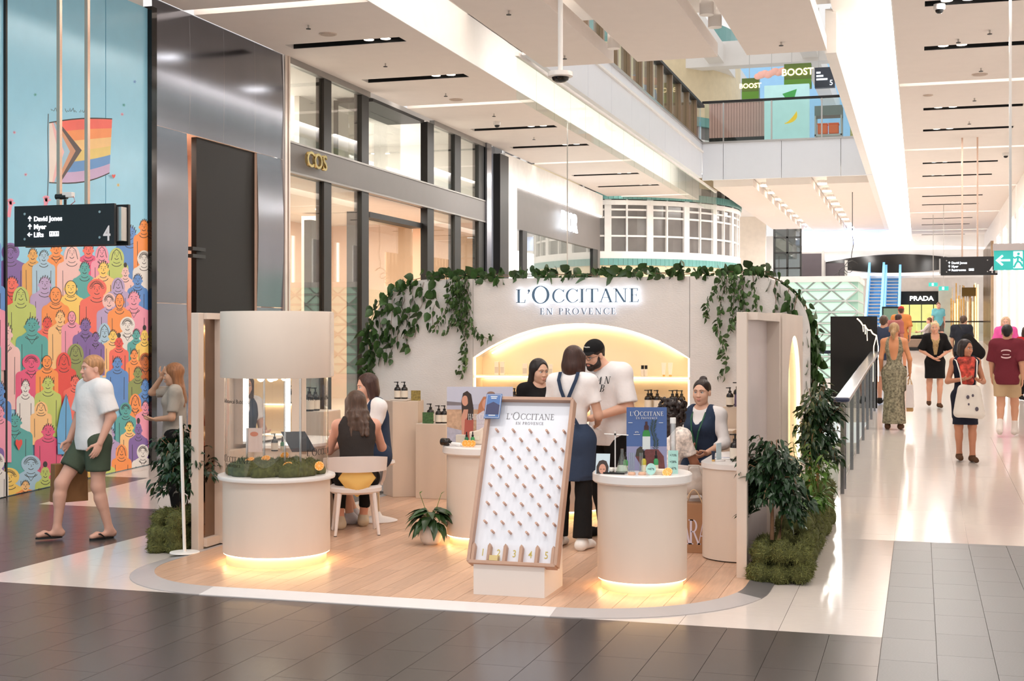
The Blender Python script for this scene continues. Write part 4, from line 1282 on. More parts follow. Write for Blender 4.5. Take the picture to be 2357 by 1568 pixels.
# ---- consultation tables
tb = thing('consultation_table', 'rounded birch consultation table inside the left partition', 'table', (-5.3, 11, ZP))
MB().prism(rrect(-5.69, -5.16, 10.75, 11.9, (.0, .45, .45, 0.), 10), ZP, .79).obj('body', M_birch, tb, smooth=40)
MB().prism(rrect(-5.69, -5.13, 10.72, 11.93, (.0, .47, .47, 0.), 10), .79, .815).obj('worktop', M_top, tb, smooth=40)
tb = thing('consultation_table', 'rounded birch consultation table beside the right partition', 'table', (-1.4, 11, ZP))
MB().prism(rrect(-1.66, -1.285, 10.45, 11.75, (.3, 0., 0., .3), 10), ZP + .01, .745).obj('body', M_birch, tb, smooth=40)
MB().prism(rrect(-1.67, -1.285, 10.44, 11.76, (.31, 0., 0., .31), 10), .745, .785).obj('worktop', M_top, tb, smooth=40)
MB().prism(rrect(-1.645, -1.285, 10.47, 11.73, (.29, 0., 0., .29), 10), ZP, ZP + .01).obj('plinth', M_black, tb)
# ---- plinths by the back wall
def plinth(label, cx, cy, r, h, n=6, rot=.3):
 t = thing('display_plinth', label, 'plinth', (cx, cy, ZP), 'birch display plinths')
 MB().prism([(cx + r * math.cos(rot + 2 * PI * i / n), cy + r * math.sin(rot + 2 * PI * i / n)) for i in range(n)], ZP, h).obj('column', M_birch2, t, bev=.004)
 MB().prism([(cx + (r - .004) * math.cos(rot + 2 * PI * i / n), cy + (r - .004) * math.sin(rot + 2 * PI * i / n)) for i in range(n)], h, h + .003).obj('top_face', M_birch, t)
 return t
pA = at(930, 768, 14.82)
pB = at(1006, 768, 14.62)
pR = at(1712, 768, 13.2)
plinth('tall six sided birch plinth left of the arched niche', pA.x, pA.y, .235, 1.065, 5, -1.75)
plinth('lower birch plinth between the tall plinth and the photo poster', pB.x, pB.y, .25, .83, 4, math.radians(43))
plinth('birch plinth behind the lanyard wearing consultant', pR.x, pR.y, .24, 1.09, 4, math.radians(40))
pR2 = at(1658, 768, 12.9)
plinth('low birch plinth just left of the rear right plinth', pR2.x, pR2.y, .2, .88, 4, math.radians(43))
pL = at(725, 768, 14.0)
plinth('birch plinth seen through the clear drum', pL.x, pL.y, .28, 1.0, 4, math.radians(43))
# ---- pump bottles
M_amber = pm('dark_amber_glass', (34, 24, 18), .12, var=.05)
M_label = pm('paper_label', (232, 218, 200), .6, var=.03)
M_pump = pm('pump_black', (18, 18, 18), .35)
bt0 = thing('pump_bottle', 'x', 'bottle', (0, 0, 0), local=True)
MB().lathe([(.0, 0), (.033, 0), (.036, .004), (.036, .105), (.03, .12), (.016, .128), (.014, .135), (0, .135)], n=20).obj('body', M_amber, bt0, smooth=50)
MB().lathe([(.0366, .014), (.0366, .088)], n=20).obj('label_paper', M_label, bt0, smooth=50)
_p = MB().lathe([(0, .133), (.015, .133), (.015, .15), (.006, .152), (.006, .172), (.011, .174), (.011, .184), (0, .186)], n=14)
_p.box(-.038, .006, -.005, .005, .175, .183)
_p.obj('pump', M_pump, bt0, smooth=50)
NB_ = [0]
def bottle(p, label, rz=0., sc=1., group='amber pump bottles'):
 NB_[0] += 1
 if NB_[0] == 1:
  bt0.location = p
  bt0.rotation_euler = (0, 0, rz)
  bt0.scale = (sc,) * 3
  bt0['label'] = label
  bt0['group'] = group
  return bt0
 return dup(bt0, p, rz, label, group, sc)
def on_back(u, z, dy=.16, y=None):
 """x on the niche shelf under photo column u"""
 yy = (WY + dy) if y is None else y
 xc = (u - 1178.5) / 3108.
 ca, sa = math.cos(YAW), math.sin(YAW)
 return Vector(((xc * ca - sa) * yy / (xc * sa + ca), yy, z))
for nm, us in (('at the left end of the middle shelf', (1128, 1142, 1157)), ('behind the dark haired customer', (1184, 1199, 1211)), ('beside the standing man', (1443, 1454)), ('right of centre on the middle shelf', (1492, 1499, 1513)), ('at the right end of the middle shelf', (1548, 1558, 1569))):
 for k_, u in enumerate(us):
  bottle(on_back(u, SHZ[1], .1 + .07 * (k_ % 2)), ('left', 'middle', 'right')[k_] + ' amber pump bottle ' + nm, .3 * k_, 1.12)
for k_, u in enumerate((1430, 1445)):
 bottle(on_back(u, SHZ[2], .12), ('left', 'right')[k_] + ' amber pump bottle on the lowest shelf behind the blue poster', 0, 1.1)
for k_, u in enumerate((915, 931)):
 bottle(Vector((at(u, 0, 14.74).x, at(u, 0, 14.74).y, 1.09)), ('left', 'right')[k_] + ' amber pump bottle on the tall plinth', .4, 1.0)
for k_, u in enumerate((1010, 1023)):
 bottle(Vector((at(u, 0, 14.55).x, at(u, 0, 14.55).y, .834)), ('left', 'right')[k_] + ' amber pump bottle on the lower plinth', .2, 1.04)
bottle(Vector((at(991, 0, 14.65).x, at(991, 0, 14.65).y, .834)), 'amber pump bottle behind the green card on the lower plinth', .3, 1.12)
bottle(Vector((at(1680, 0, 13.1).x, at(1680, 0, 13.1).y, 1.094)), 'amber pump bottle on the rear right plinth, left one', .3, 1.0)
bottle(Vector((at(1698, 0, 13.25).x, at(1698, 0, 13.25).y, 1.094)), 'amber pump bottle half hidden behind the right partition', .3, 1.25)
bottle(Vector((at(712, 0, 13.85).x, at(712, 0, 13.85).y, 1.004)), 'left amber pump bottle seen through the clear drum', .3, 1.35)
bottle(Vector((at(726, 0, 13.95).x, at(726, 0, 13.95).y, 1.004)), 'right amber pump bottle seen through the clear drum', .3, 1.3)
bottle(Vector((at(1692, 0, 10.75).x, at(1692, 0, 10.75).y, .79)), 'tall amber bottle with white label on the right consultation table', .3, 1.15)
# small jars, boxes, tubes of the top shelf
M_carton = pm('pale_carton', (240, 226, 206), .5)
M_gold_l = pm('amber_liquid', (222, 176, 100), .15)
def item_box(name, label, cat, p, w, d, h, mat, group=None, lidmat=None):
 t = thing(name, label, cat, p, group)
 MB().box(p[0] - w / 2, p[0] + w / 2, p[1] - d / 2, p[1] + d / 2, p[2], p[2] + h).obj('carton', mat, t, bev=.002)
 t = bpy.data.objects[t.children[0].name]
 MB().box(p[0] - w / 2 + .004, p[0] + w / 2 - .004, p[1] - d / 2 - .001, p[1] - d / 2, p[2] + h * .15, p[2] + h * .6).obj('front_label', lidmat or pm('carton_label', (214, 198, 180), .6), t)
 return t.parent
for k_, (u, w, h) in enumerate(((1144, .05, .15), (1157, .05, .15), (1209, .055, .13), (1236, .06, .12), (1262, .11, .125), (1400, .08, .12))):
 item_box('product_box', ('leftmost pale carton on the top shelf', 'second pale carton from the left on the top shelf', 'third pale carton from the left on the top shelf', 'fourth pale carton from the left on the top shelf', 'wide pale carton on the top shelf behind the staff', 'pale carton on the top shelf behind the man in the cap')[k_], 'box', on_back(u, SHZ[0], .18), w, .04, h, M_carton, 'cartons on the top shelf')
for k_, (u, h) in enumerate(((1437, .11), (1446, .11), (1479, .12), (1487, .12))):
 p = on_back(u, SHZ[0], .15)
 t = thing('black_capped_bottle', ('first', 'second', 'third', 'fourth')[k_] + ' black capped oil bottle from the left on the top shelf', 'bottle', p, 'oil bottles on the top shelf')
 MB().lathe([(0, 0), (.019, 0), (.02, .004), (.02, h * .62), (.012, h * .7), (0, h * .7)], p, 16).obj('body', M_gold_l if k_ < 2 else M_label, t, smooth=50)
 MB().lathe([(.0205, h * .12), (.0205, h * .5)], p, 16).obj('label_paper', M_label, t)
 MB().cyl((p.x, p.y), .0165, p.z + h * .66, p.z + h, 14).obj('cap', M_pump, t, smooth=50)
for k_, u in enumerate((1528, 1543)):
 p = on_back(u, SHZ[0], .15)
 t = thing('cream_tube', ('left', 'right')[k_] + ' cream tube standing at the right of the top shelf', 'tube', p, 'cream tubes')
 mb = MB()
 mb.add([(p.x + sx * w, p.y + sy * dd, p.z + z) for z, w, dd in ((.02, .016, .014), (.15, .028, .002)) for sx, sy in ((-1, -1), (1, -1), (1, 1), (-1, 1))],
           [(3, 2, 1, 0), (4, 5, 6, 7), (0, 1, 5, 4), (1, 2, 6, 5), (2, 3, 7, 6), (3, 0, 4, 7)])
 mb.obj('tube_body', pm('tube_cream', (248, 232, 214), .4), t, bev=.003)
 MB().cyl((p.x, p.y), .014, p.z, p.z + .022, 12).obj('cap', M_gold_l, t)
# picture cards on the plinths
for k_, (u, d, z, w, h, col, lab) in enumerate(((957, 14.7, 1.07, .11, .11, (150, 128, 64), 'small olive coloured picture card on the tall plinth'), (985, 14.5, .834, .125, .12, (70, 104, 58), 'small green picture card on the lower plinth'), (1700, 13.0, 1.094, .08, .12, (96, 80, 104), 'small purple picture card on the rear right plinth'))):
 p = at(u, 768, d)
 t = thing('picture_card', lab, 'card', (p.x, p.y, z), 'picture cards')
 MB().box(p.x - w / 2, p.x + w / 2, p.y, p.y + .004, z, z + h).obj('card', pm('card_print%d' % k_, col, .4, var=.6, vscale=45), t)
 MB().plate([(-.02, 0), (.02, 0), (0, h * .5)], frame((p.x, p.y + .006, z)), .002).obj('strut', M_white, t)
p = at(923, 768, 14.72)
t = thing('bottle_tray', 'thin birch tray under the two bottles on the tall plinth', 'tray', (p.x, p.y, 1.07))
MB().box(p.x - .1, p.x + .1, p.y - .07, p.y + .07, 1.07, 1.086).obj('board', M_birch, t, bev=.004)
MB().box(p.x - .1, p.x + .1, p.y + .06, p.y + .07, 1.086, 1.094).obj('rim', M_birch, t)
# ---- posters
ps = thing('photo_poster', 'landscape poster of two long haired women on a beach reading HAIR CARE', 'poster', (C2.x, C2.y, .855))
q0, q1 = at(1029, 1020, 11.62), at(1177, 1020, 11.62)
PXc, PW, PH = (q0.x + q1.x) / 2, 148 / 3108 * 11.62 * 1.03, .485
Mp = frame((PXc, (q0.y + q1.y) / 2 + .02, .856), (q1 - q0).normalized())
MB().box(-PW / 2, PW / 2, 0, .012, 0, PH, M=Mp).obj('board', pm('poster_sky', (196, 196, 212), .4, var=.03), ps)
def pl(poly, mat, k, nm='print', M=None, par=None):
 MB().plate(poly, (M or Mp) @ Matrix.Translation((0, -.0006 * k, 0)), .0006).obj(nm, mat, par or ps)
def blob(cx, cz, rx, rz, n=18):
 return [(cx + rx * math.cos(2 * PI * i / n), cz + rz * math.sin(2 * PI * i / n)) for i in range(n)]
pl([(-PW / 2, .0), (PW / 2, 0), (PW / 2, .30), (-PW / 2, .30)], pm('pr_grass', (196, 158, 128), .5, var=.25, vscale=30), 1, 'grass_print')
pl([(-PW / 2, .29), (PW / 2, .29), (PW / 2, .335), (-PW / 2, .335)], pm('pr_sea', (182, 180, 196), .5), 2, 'sea_print')
pl([(-PW / 2, .325), (-.05, .325), (-.1, .345), (-PW / 2, .36)], pm('pr_hill', (128, 118, 122), .5), 3, 'hill_print')
pl([(-PW / 2, .0), (-.1, 0), (-.12, .1), (-PW / 2, .14)], pm('pr_water', (176, 170, 182), .5, var=.15, vscale=40), 3, 'water_print')
M_ph = pm('pr_hair', (58, 44, 40), .5)
M_psk = pm('pr_skin', (212, 152, 128), .5)
M_pdr = pm('pr_dress', (178, 88, 74), .5)
pl([(-.15, .16), (-.06, .16), (-.055, .3), (-.075, .42), (-.11, .45), (-.145, .43), (-.16, .36)], M_ph, 4, 'hair_print')
pl([(-.155, .02), (-.09, .02), (-.08, .24), (-.1, .29), (-.14, .29), (-.16, .22)], M_psk, 5, 'skin_print')
pl([(-.14, .0), (-.06, 0), (-.055, .24), (-.09, .24), (-.13, .2)], M_pdr, 6, 'dress_print')
pl(blob(-.128, .365, .028, .045), M_psk, 6, 'face_print')
pl([(-.11, .2), (-.062, .2), (-.06, .3), (-.08, .41), (-.12, .435), (-.105, .38), (-.1, .3)], M_ph, 7, 'hair_print')
pl([(-.03, .18), (.09, .18), (.1, .32), (.07, .4), (.03, .4), (-.01, .33)], pm('pr_hair2', (186, 120, 84), .5), 4, 'hair_print')
pl(blob(.05, .335, .03, .045), M_psk, 5, 'face_print')
pl([(-.03, 0), (.09, 0), (.085, .25), (.03, .28), (-.03, .24)], pm('pr_white_top', (206, 196, 204), .5), 6, 'top_print')
pl(blob(.095, .425, .035, .02), pm('pr_hair3', (150, 120, 104), .5), 4, 'hair_print')
lt = MB()
serif(lt, 'HAIR CARE EXPERIENCE', Mp @ Matrix.Translation((.10, -.006, .2)), .052, .0008, track=-.02, sx=.52)
sans(lt, 'FOR ALL HAIR TYPES', Mp @ Matrix.Translation((.06, -.006, .165)), .018, .0008)
lt.obj('lettering', M_white, ps)
bp = thing('blue_poster', 'upright blue poster of a green dropper bottle and rosemary on the front counter', 'poster', (C1.x, C1.y, .835))
q0, q1 = at(1443, 1090, 9.5), at(1534, 1090, 9.5)
Mq = frame((q0 + q1) / 2 * 1.0, (q1 - q0).normalized())
Mq.translation.z = .836
PW2, PH2 = .283, .445
MB().box(-PW2 / 2, PW2 / 2, 0, .008, 0, PH2, M=Mq).obj('board', pm('poster_navy', (78, 104, 158), .35, var=.05), bp)
MB().plate([(-.06, 0), (.06, 0), (0, .2)], Mq @ Matrix.Translation((0, .05, 0)), .003).obj('strut', M_white, bp)
def pq(poly, mat, k, nm='print'):
 pl(poly, mat, k, nm, Mq, bp)
pq([(-PW2 / 2, 0), (PW2 / 2, 0), (PW2 / 2, .17), (-PW2 / 2, .17)], pm('pr_dusk', (150, 150, 186), .4, var=.08), 1, 'haze_print')
pq([(-.02, .0), (.13, 0), (.12, .1), (.08, .15), (.0, .15), (-.05, .12), (-.08, .1)], pm('pr_rock', (112, 62, 62), .5, var=.25, vscale=40), 2, 'rock_print')
pq([(-.08, .1), (-.03, .1), (-.02, .16), (-.045, .17), (-.07, .15)], pm('pr_bush', (66, 62, 52), .5), 3, 'bush_print')
pq([(-.03, .15), (.025, .15), (.025, .24), (-.03, .24)], pm('pr_label', (216, 222, 222), .4), 4, 'bottle_print')
pq([(-.03, .24), (.025, .24), (.022, .27), (.012, .285), (-.016, .285), (-.027, .27)], pm('pr_green', (58, 140, 70), .4), 4, 'bottle_print')
pq([(-.018, .285), (.014, .285), (.014, .315), (.006, .32), (.005, .345), (-.01, .345), (-.011, .32), (-.018, .315)], pm('pr_cap', (72, 40, 44), .4), 5, 'dropper_print')
sp = MB()
r_ = random.Random(2)
for i in range(26):
 z = .15 + i * .0078
 x = .062 + .008 * math.sin(i * .3) - (i * .0007)
 for s in (-1, 1):
  dx = s * r_.uniform(.014, .026)
  sp.plate([(x, z), (x + dx * .5, z + .006), (x + dx, z + .016), (x + dx * .4, z + .011)][::1 if s > 0 else -1], Mq @ Matrix.Translation((0, -.003, 0)), .0006)
sp.obj('rosemary_print', pm('pr_sprig', (52, 72, 58), .5), bp)
lt = MB()
serif(lt, "L'OCCITANE", Mq @ Matrix.Translation((0, -.004, .385)), .030, .0008, big_first=2, sx=.92)
serif(lt, 'EN PROVENCE', Mq @ Matrix.Translation((0, -.004, .362)), .0145, .0008, track=.14, sx=1.0)
sans(lt, '47%', Mq @ Matrix.Translation((-.07, -.004, .265)), .016, .0008)
for i, (x, z, w) in enumerate(((-.07, .252, .045), (-.115, .335, .03), (.1, .335, .03))):
 lt.plate([(x - w / 2, z), (x + w / 2, z), (x + w / 2, z + .003), (x - w / 2, z + .003)], Mq @ Matrix.Translation((0, -.004, 0)), .0008)
lt.obj('lettering', M_white, bp)
# ---- small things on the front counter
ZC = .836
def c1(u, d):
 p = at(u, 768, d)
 return Vector((p.x, p.y, ZC))
M_clear = glass_mat('lab_glass', (236, 244, 242), .10)
M_mint = pm('mint_print', (176, 222, 212), .4, var=.12, vscale=30)
M_cork = pm('beige_ceramic', (222, 176, 148), .6)
p = c1(1386, 9.28)
t = thing('face_card', 'small pale blue card printed with a dark haired face on the front counter', 'card', p)
Mf = frame((p.x, p.y, ZC), (1, .1, 0), (0, .25, 1))
MB().box(-.048, .048, 0, .003, 0, .14, M=Mf).obj('card', pm('card_blue', (206, 222, 230), .4), t)
pl([(-.04, 0), (.04, 0), (.042, .05), (.025, .088), (0, .096), (-.025, .088), (-.042, .05)], M_ph, 1, 'hair_print', Mf, t)
pl(blob(0, .034, .024, .034)[0:18], M_psk, 2, 'face_print', Mf, t)
MB().plate([(-.016, .03), (-.005, .03), (-.005, .033), (-.016, .033)], Mf @ Matrix.Translation((0, -.002, 0)), .0006).plate([(.005, .03), (.016, .03), (.016, .033), (.005, .033)], Mf @ Matrix.Translation((0, -.002, 0)), .0006).obj('lash_print', M_black, t)
p = c1(1416, 9.3)
t = thing('retort_stand', 'thin white laboratory stand with cross bar on a black tray', 'lab stand', p)
MB().box(p.x - .075, p.x + .075, p.y - .05, p.y + .05, ZC, ZC + .012).obj('tray', M_blackg, t, bev=.003)
MB().tube([(p.x, p.y, ZC + .012), (p.x, p.y, ZC + .29)], .004, 8).obj('rod', M_white, t)
MB().tube([(p.x - .075, p.y - .01, ZC + .272), (p.x + .09, p.y + .01, ZC + .265)], .0035, 8).obj('cross_bar', M_white, t)
MB().ball((p.x, p.y, ZC + .27), .009, 8).obj('clamp', M_pump, t)
MB().box(p.x - .06, p.x - .01, p.y - .03, p.y + .03, ZC + .012, ZC + .04).obj('dish', pm('pebbles', (222, 216, 206), .7, var=.2, vscale=60), t, bev=.008)
p = c1(1432, 9.36)
t = thing('conical_flask', 'clear conical flask beside the laboratory stand', 'flask', p)
MB().lathe([(.045, .012), (.012, .13), (.012, .165)], p, 20).obj('glass', M_clear, t, smooth=50)
MB().lathe([(0, .013), (.043, .013), (.03, .05), (0, .05)], p, 20).obj('liquid', pm('pale_liquid', (226, 226, 210), .2), t, smooth=50)
def dropper(p, col, label, h=.115, lower=(226, 216, 190)):
 t = thing('dropper_bottle', label, 'bottle', p, 'dropper bottles')
 MB().lathe([(0, 0), (.016, 0), (.017, .003), (.017, h * .32), (0, h * .32)], p, 16).obj('lower_body', pm('drop_%d%d%d' % lower, lower, .2), t, smooth=50)
 MB().lathe([(.017, h * .32), (.017, h * .52), (.009, h * .62), (0, h * .62)], p, 16).obj('upper_body', pm('drop_%d%d%d' % col, col, .15), t, smooth=50)
 MB().lathe([(0, h * .6), (.0095, h * .6), (.0095, h * .76), (.005, h * .78), (.0055, h * .97), (0, h)], p, 12).obj('dropper_cap', M_pump, t, smooth=50)
dropper(c1(1440, 9.40), (70, 150, 80), 'green dropper bottle behind the conical flask', .14)
dropper(c1(1482, 9.42), (196, 178, 60), 'yellow dropper bottle in front of the blue poster', .15)
dropper(c1(1510, 9.42), (60, 150, 90), 'green dropper bottle in front of the blue poster', .15)
for k_, (u, n_) in enumerate(((1454, 3), (1478, 2))):
 p = c1(u, 9.22)
 t = thing('test_tube_rack', ('left cluster of slim glass tubes in a beige base', 'right pair of slim glass tubes in a beige base')[k_], 'tube rack', p, 'test tube racks')
 MB().lathe([(0, 0), (.026, 0), (.028, .006), (.022, .018), (0, .02)], p, 18).obj('base', M_cork, t, smooth=50)
 for i in range(n_):
  MB().cyl((p.x - .014 + i * .014, p.y), .006, ZC + .016, ZC + .15, 10, cap=False).obj('glass_tube', M_clear, t, smooth=50)
p = c1(1498, 9.2)
t = thing('round_leaflet', 'round mint leaflet printed with plus 47 percent', 'leaflet', p)
Mr = frame((p.x, p.y, ZC), (1, .1, 0), (0, .15, 1))
MB().plate(blob(0, .04, .034, .04, 24), Mr, .003).obj('card', M_mint, t)
lt = MB()
sans(lt, '+47%', Mr @ Matrix.Translation((0, -.0035, .033)), .021, .0006)
lt.obj('lettering', M_black, t)
p = c1(1549, 9.28)
t = thing('tall_leaflet', 'tall mint leaflet with three printed percentages at the counter edge', 'leaflet', p)
Mr = frame((p.x, p.y, ZC), (1, .2, 0), (0, .06, 1))
MB().box(-.034, .034, 0, .003, 0, .16, M=Mr).obj('card', M_mint, t)
lt = MB()
for z, s in ((.12, '+73%'), (.075, '+58%'), (.03, '+47%')):
 sans(lt, s, Mr @ Matrix.Translation((0, -.001, z)), .021, .0006)
lt.obj('lettering', M_black, t)
p = c1(1549, 9.5)
t = thing('acrylic_cylinder', 'tall clear cylinder with white cap behind the mint leaflet', 'cylinder', p)
MB().cyl((p.x, p.y), .021, ZC, ZC + .335, 20, cap=False).obj('tube', glass_mat('rod_acrylic', (240, 240, 240), .35, .05), t, smooth=50)
MB().cyl((p.x, p.y), .021, ZC + .33, ZC + .372, 20).obj('cap', M_white, t, smooth=50)
p = c1(1515, 9.26)
item_box('product_box', 'small clear carton lying on the front counter', 'box', p, .1, .06, .035, M_carton)
M_or = pm('orange_flesh', (255, 160, 30), .35, var=.1, vscale=60)
M_pith = pm('orange_pith', (255, 216, 150), .5)
M_orp = pm('orange_peel', (246, 132, 10), .45)
def orange(p, label, nrm, r=.034, group='orange slices'):
 z = Vector(nrm).normalized()
 x = z.cross(Vector((.3, 1, .1))).normalized()
 y = z.cross(x)
 M = Matrix((x, y, z)).transposed().to_4x4()
 M.translation = Vector(p)
 t = thing('orange_slice', label, 'orange slice', tuple(p), group)
 MB().lathe([(0, -.008), (r * .9, -.008), (r, -.003), (r, .002), (r * .96, .003)], n=24, M=M).obj('peel', M_orp, t, smooth=50)
 MB().lathe([(r * .97, .0015), (r * .97, .0035), (0, .0035)], n=24, M=M).obj('pith', M_pith, t)
 for i in range(9):
  a, b = 2 * PI * i / 9 + .07, 2 * PI * (i + 1) / 9 - .07
  MB().prism([(r * .1 * math.cos((a + b) / 2), r * .1 * math.sin((a + b) / 2)), (r * .84 * math.cos(a), r * .84 * math.sin(a)), (r * .87 * math.cos((a + b) / 2), r * .87 * math.sin((a + b) / 2)), (r * .84 * math.cos(b), r * .84 * math.sin(b))], .0035, .0048, M=M).obj('segment', M_or, t)
orange(c1(1536, 9.2) + Vector((0, 0, .02)), 'halved orange on the front counter beside the mint leaflet', (-.2, -1, .9), .036)
# second counter
ZD = .856
def c2(u, d):
 p = at(u, 768, d)
 return Vector((p.x, p.y, ZD))
for k_, u in enumerate((1071, 1080, 1089)):
 orange(c2(u, 11.28) + Vector((0, -.01 * k_, .026)), ('left', 'middle', 'right')[k_] + ' orange slice leaning on the second counter', (-.1, -1, .35), .03)
dropper(c2(1074, 11.4), (40, 110, 70), 'left dropper bottle with amber base on the second counter', .115, (214, 176, 70))
dropper(c2(1088, 11.42), (70, 150, 90), 'right dropper bottle with clear base on the second counter', .115)
p = c2(1028, 11.36)
t = thing('lying_bottle', 'dark bottle lying on its side at the left of the second counter', 'bottle', p)
Ml = Matrix.Translation((p.x, p.y, ZD + .032)) @ Matrix.Rotation(PI / 2, 4, 'Y') @ Matrix.Rotation(.3, 4, 'X')
MB().lathe([(0, -.05), (.03, -.05), (.032, -.045), (.032, .02), (.014, .035), (0, .035)], n=16, M=Ml).obj('body', M_amber, t, smooth=50)
MB().lathe([(0, .033), (.013, .033), (.013, .05), (0, .05)], n=12, M=Ml).obj('cap', M_pump, t, smooth=50)
p = c2(1046, 11.33)
t = thing('white_tube', 'white cream tube lying on the second counter', 'tube', p)
Ml = Matrix.Translation((p.x, p.y, ZD + .018)) @ Matrix.Rotation(PI / 2 + .12, 4, 'Y')
MB().lathe([(0, -.09), (.004, -.09), (.012, -.03), (.018, .05), (.018, .06), (0, .06)], n=16, M=Ml).obj('tube_body', M_top, t, smooth=50)
MB().lathe([(0, .06), (.012, .06), (.012, .08), (0, .08)], n=12, M=Ml).obj('cap', M_white, t, smooth=50)
p = c2(1062, 11.46)
item_box('product_box', 'squat cream carton on the second counter', 'box', p, .085, .05, .085, pm('carton_cream', (214, 200, 184), .5))
p = c2(1098, 11.5)
t = thing('refill_pouch', 'cream refill pouch with slanted top on the second counter', 'pouch', p)
mb = MB()
mb.plate([(-.065, 0), (.06, 0), (.058, .15), (.02, .125), (-.04, .11), (-.066, .11)], frame((p.x, p.y + .02, ZD)), .04)
mb.obj('pouch_body', pm('pouch_cream', (234, 214, 196), .5), t, bev=.012)
MB().box(p.x - .03, p.x + .03, p.y - .024, p.y - .02, ZD + .04, ZD + .07).obj('label_paper', M_carton, t)
# third round table things: right consultation table
p = at(1655, 768, 10.75)
t = thing('leaflet_stand', 'small upright leaflet on a round white base on the right table', 'leaflet', (p.x, p.y, .786))
MB().cyl((p.x, p.y), .05, .786, .798, 24).obj('base', M_top, t)
Mr = frame((p.x, p.y, .798), (.35, 1, 0), (0, 0, 1))
MB().box(-.04, .04, 0, .004, 0, .13, M=Mr).obj('card', pm('card_aqua', (200, 226, 234), .3), t)
p = at(1642, 768, 10.72)
t = thing('dark_tube', 'small dark blue tube standing on the right table', 'tube', (p.x, p.y, .786))
MB().lathe([(0, .0), (.012, 0), (.012, .05), (.016, .075), (.016, .08), (0, .08)], (p.x, p.y, .786), 14).obj('tube_body', pm('tube_navy', (28, 44, 66), .3), t, smooth=50)
MB().cyl((p.x, p.y), .0125, .786, .80, 14).obj('cap', M_gold_l, t)
p = at(1672, 768, 10.95)
t = thing('tablet', 'white tablet lying on the right table', 'tablet', (p.x, p.y, .786))
MB().box(p.x - .1, p.x + .08, p.y - .07, p.y + .07, .786, .794).obj('body', M_top, t, bev=.004)
MB().box(p.x - .09, p.x + .07, p.y - .06, p.y + .06, .794, .795).obj('screen', pm('tablet_screen', (196, 204, 220), .1), t)
# left table things seen through the drum
for k_, (u, d, col, w, h) in enumerate(((585, 11.2, (246, 216, 206), .14, .2), )):
 p = at(u, 768, d)
 t = thing('pink_leaflet', 'pale pink upright leaflet on the left table behind the clear drum', 'leaflet', (p.x, p.y, .816))
 Mr = frame((p.x, p.y, .816), (1, .2, 0))
 MB().box(-w / 2, w / 2, 0, .004, 0, h, M=Mr).obj('card', pm('card_pink', col, .4), t)
 pl(blob(0, h * .75, .035, .02, 12), pm('pr_coral', (230, 130, 90), .4), 1, 'flower_print', Mr, t)
p = at(632, 768, 11.3)
bottle(Vector((p.x, p.y, .816)), 'short amber pump bottle on the left table behind the clear drum', .2, .8)
dropper(Vector((at(650, 768, 11.35).x, at(650, 768, 11.35).y, .816)), (60, 140, 80), 'dropper bottle on the left table behind the clear drum', .12)
p = at(700, 768, 11.25)
t = thing('tablet_stand', 'tilted tablet screen on the left table behind the clear drum', 'tablet', (p.x, p.y, .816))
Mr = frame((p.x, p.y, .816), (1, .5, 0), (-.55, .1, .8))
MB().box(-.1, .1, 0, .01, 0, .2, M=Mr).obj('screen', pm('tablet_dark', (54, 56, 64), .1), t)
MB().box(-.02, .02, .01, .08, 0, .015, M=Mr).obj('stand_foot', M_chrome, t)
# ---- seats
M_seat = pm('white_leather', (236, 226, 222), .45, var=.02)
def tub_chair(label, cx, cy, rz):
 t = thing('tub_chair', label, 'chair', (cx, cy, ZP), 'white tub chairs', rz, local=True)
 MB().lathe([(0, .36), (.21, .36), (.235, .38), (.235, .41), (.21, .43), (0, .435)], n=32).obj('seat', M_seat, t, smooth=40)
 mb = MB()
 vs, fs = [], []
 nn = 30
 for i in range(nn + 1):
  a = math.radians(-200 + 220 * i / nn)     # open to +Y
  e = abs(i / nn - .5) * 2
  zt, zb = .70 - .05 * e ** 2, .56 - (.13 * max(0, e - .72) / .28)
  for r, z in ((.245, zb), (.275, zb), (.285, zt), (.25, zt)):
   vs.append((r * math.cos(a), r * math.sin(a), z))
 for i in range(nn):
  for j in range(4):
   fs.append((i * 4 + j, i * 4 + (j + 1) % 4, (i + 1) * 4 + (j + 1) % 4, (i + 1) * 4 + j))
 fs += [(3, 2, 1, 0), (nn * 4, nn * 4 + 1, nn * 4 + 2, nn * 4 + 3)]
 mb.add(vs, fs)
 mb.obj('backrest', M_seat, t, smooth=50)
 for s in (-1, 1):
  MB().tube([(s * .255, .1, .57), (s * .235, .13, .41)], .022, 10).obj('arm_post', M_seat, t, smooth=50)
 for sx in (-1, 1):
  for sy in (-1, 1):
   lg = MB().tube([(sx * .15, sy * .15, .37), (sx * .19, sy * .2, 0)], .021, 12, r1=.013).obj('leg', M_seat, t, smooth=50)
   MB().cyl((sx * .19, sy * .2), .0135, 0, .006, 10).obj('foot_pad', M_black, lg)
 return t
ch = at(818, 768, 12.0)
tub_chair('white tub chair with yellow cushion behind the terrarium column', ch.x, ch.y, math.radians(28))
cu = thing('cushion', 'mustard yellow cushion tucked in the white tub chair', 'cushion', (ch.x + .1, ch.y - .12, .46))
Mcu = frame((ch.x + .09, ch.y - .17, .535), Vector((.62, .33, -.71)), Vector((.62, .33, .71)))
mb = MB()
vs, fs = [], []
for s in (-1, 1):
 for j in range(9):
  for i in range(9):
   a, b = i / 4 - 1, j / 4 - 1
   th_ = .055 * (1 - a ** 4) * (1 - b ** 4)
   vs.append((a * .13 * (1 - .12 * b * b), s * th_ + .0, b * .13 * (1 - .12 * a * a)))
